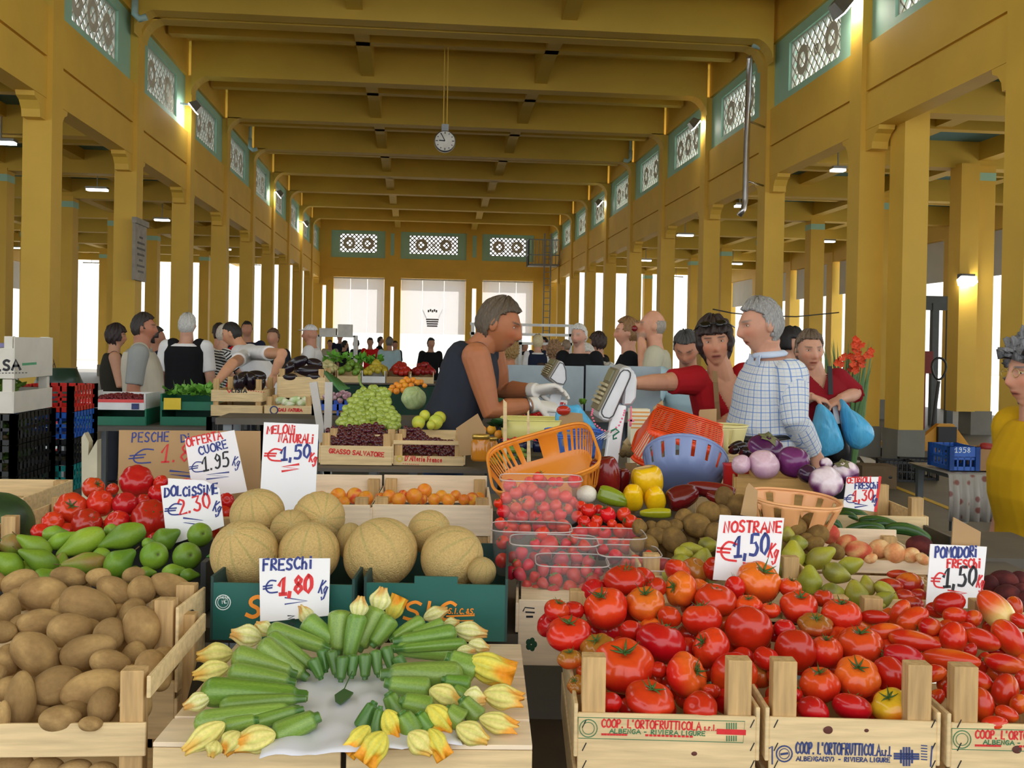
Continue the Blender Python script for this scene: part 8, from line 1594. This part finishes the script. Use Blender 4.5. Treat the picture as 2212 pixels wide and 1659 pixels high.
for x, y, L, W, a in ((625, 1150, 90, 60, 20), (670, 1165, 80, 60, -10), (740, 1150, 100, 70, 30), (800, 1170, 90, 60, 0), (825, 1145, 60, 70, 90), (700, 1180, 80, 50, 0)): px, py = z5(x, y); H.put(FEN, px, py, L / 3.77, W / 3.77, RAD(a), tight=.5)
H.finish()
# garlic, leeks, blue crate, white poles
pcrate('blue plastic crate under the garlic, behind the white poles', (-.52, 5.0, .955), .28, .35, .26, mat('mid_blue_plastic', (40, 84, 190), .4), 0); m = MB(); m.rng(-.51, -.26, 5.01, 5.34, 1.17, 1.185); m.build('packing_board', CARD, None); tag(bpy.context.scene.objects['packing_board.002'] if 'packing_board.002' in bpy.data.objects else bpy.data.objects['packing_board'], 'cardboard sheet under the garlic on the blue crate', 'cardboard'); stand('small table under the blue crate', (-.56, 4.98), .38, .42, .95, 0)
H = Heap('garlic', 'garlic', 'garlic heads', 5.05, 1.215, 5.3, 1.27, 'purplish garlic head, {n} from the white poles, {r} row up', 'L', .06); GAR = oval('garlic', 4, blend((190, 160, 166), (150, 110, 124), 4), SKIN_MATT, .06, taper=.2)
for x, y in ((1060, 1130), (1110, 1150), (1150, 1120), (1185, 1150), (1100, 1105), (1160, 1095), (1020, 1145), (1050, 1100), (990, 1120), (1180, 1105), (1130, 1085)): px, py = z5(x, y); H.put(GAR, px, py, 13, 11.5, random.uniform(0, 6), tight=.5)
H.finish()
m = MB()
for k in range(9): a = z5(990 + 12 * k, 920 + 8 * k); b = z5(1050 + 14 * k, 1000 + 6 * k); c_ = z5(1110 + 10 * k, 1075 - 3 * k); m.tube([atY(*a, 5.5), atY(*b, 5.4), atY(*c_, 5.3)], [.012, .010, .004], 6, flat=.5)
tag(m.build('leek', mat('leek_green', (70, 120, 66), .5, var=.2), None, True), 'bundle of green leek tops lying behind the garlic', 'leek')
for a, b, l in (((893, 1000), (985, 1430), 'slanting white wooden pole before the blue crate'), ((1020, 1000), (1008, 1420), 'upright white wooden pole before the blue crate')): m = MB(); m.bar(atY(*z5(*a), 4.6), atY(*z5(b[0] + (b[0] - a[0]) * 3.0, b[1] + (b[1] - a[1]) * 4.3), 4.6), .034, .03, up=(0, 1, 0)); tag(m.build('wooden_pole', mat('grey_white_wood', (196, 190, 184), .7)), l, 'pole')
# far stall, shelving
t = stand('far stall table skirted in dark green cloth', (-1.3, 12.0), 1.5, .9, 1.05, 0, None, .03, mat('dark_green_cloth', (22, 60, 46), .8))
for i in range(5): openbox('display box on the far green-skirted stall, %s from the white-capped seller' % ORD[i], (-1.28 + .29 * i, 12.02, 1.05), .27, .36, .13, (CARD, WOODX, mat('white_box_card', (226, 226, 228), .6))[i % 3], None, 'display_box', 'far stall boxes')
for i, (x, c, nm) in enumerate(((-1.15, (214, 206, 150), 'pale cauliflowers'), (-.85, (120, 160, 60), 'green peppers'), (-.55, (200, 180, 60), 'yellow fruit'), (-.25, (180, 40, 30), 'red tomatoes'), (.03, (150, 30, 34), 'dark red fruit'))): fruitstuff('heap of %s on the far green-skirted stall' % nm, x - .12, x + .12, 12.06, 12.8, 1.16, c, .04, 46, 'produce_heap', i, .12)
leafstuff('green salads at the back of the far stall', -1.2, -.5, 12.5, 12.85, 1.25, (110, 180, 60), 90, .1, 'salad_heap', 21, .1)
t = thing('shelf_unit', 'pale shelf unit with white boxes before the far doorway', 'shelf', (-2.25, 22.0, 0)); 
for z in (.6, 1.2, 1.65): m = MB(); m.rng(0, .8, 0, .5, z, z + .04); m.build('shelf_board', WM, t)
for x in (0, .8): m = MB(); m.rng(x - .03, x + .03, 0, .5, 0, 1.69); m.build('upright', WM, t)
for i, (x, w, h) in enumerate(((.02, .36, .15), (.42, .3, .24))): m = MB(); m.box((-2.25 + x + w / 2, 22.25, 1.69 + h / 2), (w, .4, h)); tag(m.build('carton', mat('white_carton', (226, 224, 218), .7)), ['wide low white carton on top of the far shelf unit', 'tall white carton on top of the far shelf unit'][i], 'carton')
# things on the floor on the flue side
YJ = mat('pallet_truck_yellow', (214, 150, 34), .5, var=.1); b = atZ(2020, 985, 0); t = thing('pallet_truck', 'yellow and black hand pallet truck parked beyond the twin columns', 'pallet truck', (b.x, b.y, 0)); k = mpp(b)
m = MB(); m.tube([(-.06, 0, .25), (-.02, 0, .7), (.03, 0, 1.12)], [.035, .028, .026], 8); m.build('steering_column', DARK, t)
m = MB(); m.tube([V((.03 + .11 * math.sin(a) * (1 - .2 * math.cos(a)), 0, 1.14 + .17 * (1 - math.cos(a)) * .95)) for a in [i * math.pi / 9 for i in range(18)]], .017, 8, closed=True); m.build('loop_handle', DARK, t, True)
m = MB(); m.prism([V((-.1, -.28, .50)), V((.12, -.28, .50)), V((.38, -.28, .18)), V((.3, -.28, .12)), V((-.42, -.28, .12)), V((-.48, -.28, .18))], (0, .1, 0)); m.build('front_plate', YJ, t)
for x in (-.35, .25): m = MB(); m.rng(x - .08, x + .08, -.1, 1.0, .07, .13); m.build('fork', YJ, t)
m = MB(); m.rng(-.62, -.1, -.26, -.14, .10, .2); m.build('fork_tip', YJ, t)
for x in (-.02, .12): m = MB(); m.lathe([(.06, -.035), (.115, -.03), (.115, .03), (.06, .035)], 18, Matrix.Translation((x, -.36, .115)) @ Matrix.Rotation(math.pi / 2, 4, 'Y') @ Matrix.Rotation(.0, 4, 'X')); m.build('wheel', mat('rubber', (30, 30, 30), .6), t, True)
m = MB(); m.rng(-.14, .14, -.34, -.2, .12, .46); m.build('pump_housing', DARK, t)
for i, (x, y) in enumerate(((1945, 1040), (1992, 1036))): b = atZ(x, y, 0); pcrate('empty black plastic crate on the floor, %s from the twin columns' % ['nearer', 'farther'][i] if 0 else ['empty black plastic crate on the floor beside the brown carton', 'empty black plastic crate on the floor, next to the other black one'][i], (b.x - .2, b.y, 0), .36, .34, .24, BLACKP, -.2, 'empty black crates on the floor')
b = atZ(1905, 1056, 0); m = MB(); m.box((b.x, b.y + .18, .125), (.38, .34, .25), rotm(z=-.15)); o = m.build('carton', mat('brown_carton', (104, 82, 56), .8, var=.1)); tag(o, 'brown carton with a hand hole on the floor behind the eggplants', 'carton'); m = MB(); m.ball((b.x + .1, b.y + .0, .13), (.03, .012, .02), 10); m.build('hand_hole', DARK, o)
for i, pl_ in enumerate((((1856, 985), (1880, 990), (1900, 1000), (1870, 1004)), ((1840, 992), (1858, 996), (1850, 1012), (1836, 1006)))):
    m = MB(); m.prism([atZ(*q_, .02) for q_ in pl_], (0, 0, .004)); tag(m.build('paper_scrap', PAPER), ['pale paper scrap lying on the floor behind the split eggplants', 'crumpled paper scrap on the floor nearer the bags'][i], 'paper')
b = atZ(1885, 985, 0); m = MB(); m.rng(b.x - .3, b.x + .3, b.y, b.y + .4, 0, .12); tag(m.build('floor_tray', BLACKP), 'flat dark tray at the foot of the twin columns', 'tray')
# side table with a patterned cloth
p, q = atZ(2055, 1024, .75), atZ(2200, 1034, .75); t = thing('side_table', 'small table under a faded flower-patterned cloth', 'table', (p.x, p.y, 0), -.07); w = (q - p).length
m = MB(); m.rng(0, w, 0, .6, .72, .745); m.build('table_top', STEEL, t)
for x in (.04, w - .04):
    for y in (.04, .56): m = MB(); m.rng(x - .02, x + .02, y - .02, y + .02, 0, .72); m.build('leg', STEEL, t)
FLW = bpy.data.materials.new('flower_cloth'); nt, pb = nodes(FLW); vo = nt.nodes.new('ShaderNodeTexVoronoi'); vo.inputs['Scale'].default_value = 14; tc = nt.nodes.new('ShaderNodeTexCoord'); nt.links.new(tc.outputs['Object'], vo.inputs['Vector']); cr = nt.nodes.new('ShaderNodeValToRGB'); cr.color_ramp.elements[0].color = srgb(120, 70, 60); cr.color_ramp.elements[0].position = .22; cr.color_ramp.elements[1].color = srgb(150, 144, 136); cr.color_ramp.elements[1].position = .34; nt.links.new(vo.outputs['Distance'], cr.inputs[0]); nt.links.new(cr.outputs[0], pb.inputs['Base Color'])
m = MB(); v = []; N_ = 30
for j, (yy, zz_) in enumerate(((-.03 + .02, .755), (-.03, .745), (-.05, .60), (-.04, .45))):
    for i in range(N_ + 1): v.append((-.03 + (w + .06) * i / N_, yy + (.02 * math.sin(i * 1.4) if j > 1 else 0), zz_))
v = [(a, .6, .755) for a in [-.03 + (w + .06) * i / N_ for i in range(N_ + 1)]] + v; m.add(v, [(j * (N_ + 1) + i, j * (N_ + 1) + i + 1, (j + 1) * (N_ + 1) + i + 1, (j + 1) * (N_ + 1) + i) for j in range(4) for i in range(N_)])
cl = m.build('tablecloth', FLW, None, True); cl.modifiers.new('s', 'SOLIDIFY').thickness = .004; cl.location = t.location; cl.rotation_euler = t.rotation_euler; tag(cl, 'faded flower-patterned cloth hanging over the side table edge', 'tablecloth')
p = atZ(2054, 1016, .765); pc = pcrate('blue plastic crate with white figures on the cloth-covered side table', (p.x, p.y, .765), .17, .3, .155, mat('crate_blue', (30, 84, 170), .4), -.07); m = MB(); m.box((.085, -.008, .12), (.15, .004, .06)); m.build('label_panel', mat('crate_blue', (30, 84, 170), .4), pc); pl = frontplane(pc); pl.p = pl.p + pl.n * .0105; stencil(pc, WHITEINK, [('1958', (2062, 977), (2096, 978), 11, .004)], 'figures', pl)
crate('brown wooden crate beside the blue one on the side table', (p.x + .185, p.y - .015, .765), .17, .3, .14, .14, rz=-.07, wood=mat('old_brown_wood_2', (150, 112, 70), .75, var=.2))
bag('plastic_bag', 'red bag lettered in white, lying on the brown crate of the side table', [(2118, 962), (2126, 956), (2150, 960), (2160, 970), (2158, 980), (2122, 978)], p.y + .12, .05, mat('red_bag', (150, 32, 24), .5), 9)
# gladioli in a bucket
b = atY(1830, 1000, 7.4); t = thing('gladiolus_bouquet', 'bunch of orange gladioli with long green leaves against the twin columns', 'flowers', (b.x, b.y, 0)); m = MB(); m.lathe([(.10, 0), (.13, .35), (.135, .36)], 16); m.build('bucket', BLACKP, t, True); r_ = random.Random(4); GLF = mat('gladiolus_leaf', (70, 110, 48), .5, var=.2); m = MB(); base = V((b.x, b.y, .3))
for k in range(46):
    tip = atY(r_.uniform(1775, 1890), r_.uniform(728, 800), 7.4 + r_.uniform(-.15, .15)); md = base.lerp(tip, .6) + V((r_.uniform(-.03, .03), 0, .08)); d = V((1, .3, 0)).normalized() * .012
    m.add([base - d, base + d, md + d * 1.3, md - d * 1.3, tip, md + V((0, -.006, 0))], [(0, 1, 2, 5), (0, 5, 3), (3, 5, 4), (5, 2, 4)])
adopt(m.build('leaves', GLF), t); GF = mat('gladiolus_orange', (224, 80, 40), .5, var=.15)
for k in range(34):
    x, y = r_.choice(((1845, 770), (1860, 778), (1838, 790), (1815, 775), (1850, 745), (1868, 770))); p = atY(x + r_.uniform(-12, 12), y + r_.uniform(-12, 12), 7.28 + r_.uniform(-.03, .05)); m = MB()
    for j in range(5): a = j * 1.257 + r_.uniform(0, 1); d = V((math.cos(a), -.5, math.sin(a))) * .032; s_ = d.cross(V((0, 1, 0))).normalized() * .014; m.add([p, p + d * .6 + s_, p + d, p + d * .6 - s_, p + d * .5 + V((0, .006, 0))], [(0, 1, 4), (1, 2, 4), (2, 3, 4), (3, 0, 4)])
    adopt(m.build('flower', GF), t)
# gate, hydrant box and bundles in the flue-side aisle
p = atZ(2010, 985, 0); t = thing('metal_gate', 'dark metal gate frame in the outer opening of the flue-side aisle', 'gate', (9.9, 20.2, 0))
for x in (.0, .95, 1.3, 2.0): m = MB(); m.rng(x - .07, x + .07, 0, .12, 0, 2.6); m.build('gate_post', mat('gate_grey', (66, 72, 74), .5), t)
m = MB(); m.rng(0, 2.0, .02, .1, 2.45, 2.75); m.build('gate_head', mat('gate_grey', (66, 72, 74), .5), t)
p = atY(1996, 785, 19.5); t = thing('hydrant_cabinet', 'dark red fire hydrant cabinet on a red pole', 'cabinet', (p.x, p.y, 0)); m = MB(); m.rng(-.14, .14, -.1, .1, p.z - .2, p.z + .25); m.build('box', mat('hydrant_red', (130, 34, 34), .5), t); m = MB(); m.rng(-.03, .03, -.03, .03, 0, p.z - .2); m.build('pole', mat('hydrant_red', (130, 34, 34), .5), t)
p = atY(2087, 605, 17.7); t = thing('wall_lamp', 'small lit floodlight on an inner column beyond the twin columns', 'lamp', p); m = MB(); m.box((0, 0, .06), (.26, .16, .1)); m.rng(-.04, .04, 0, .3, .02, .06); m.build('housing', DARK, t); m = MB(); m.box((0, -.04, -.02), (.3, .16, .12), rotm(x=-.4)); m.build('lamp_glass', LAMPW, t)
m = MB(); m.tube([atY(x, y, 11.5 + .004 * (x - 1540)) for x, y in ((1540, 668), (1580, 676), (1640, 682), (1720, 684), (1812, 675))], .008, 5); tag(m.build('cable', DARK, None, True), 'thin black cable sagging between the columns behind the checked shirt', 'cable')
m = MB(); m.rng(2.05, 2.09, 11.0, 11.0, 0, 0) if 0 else None
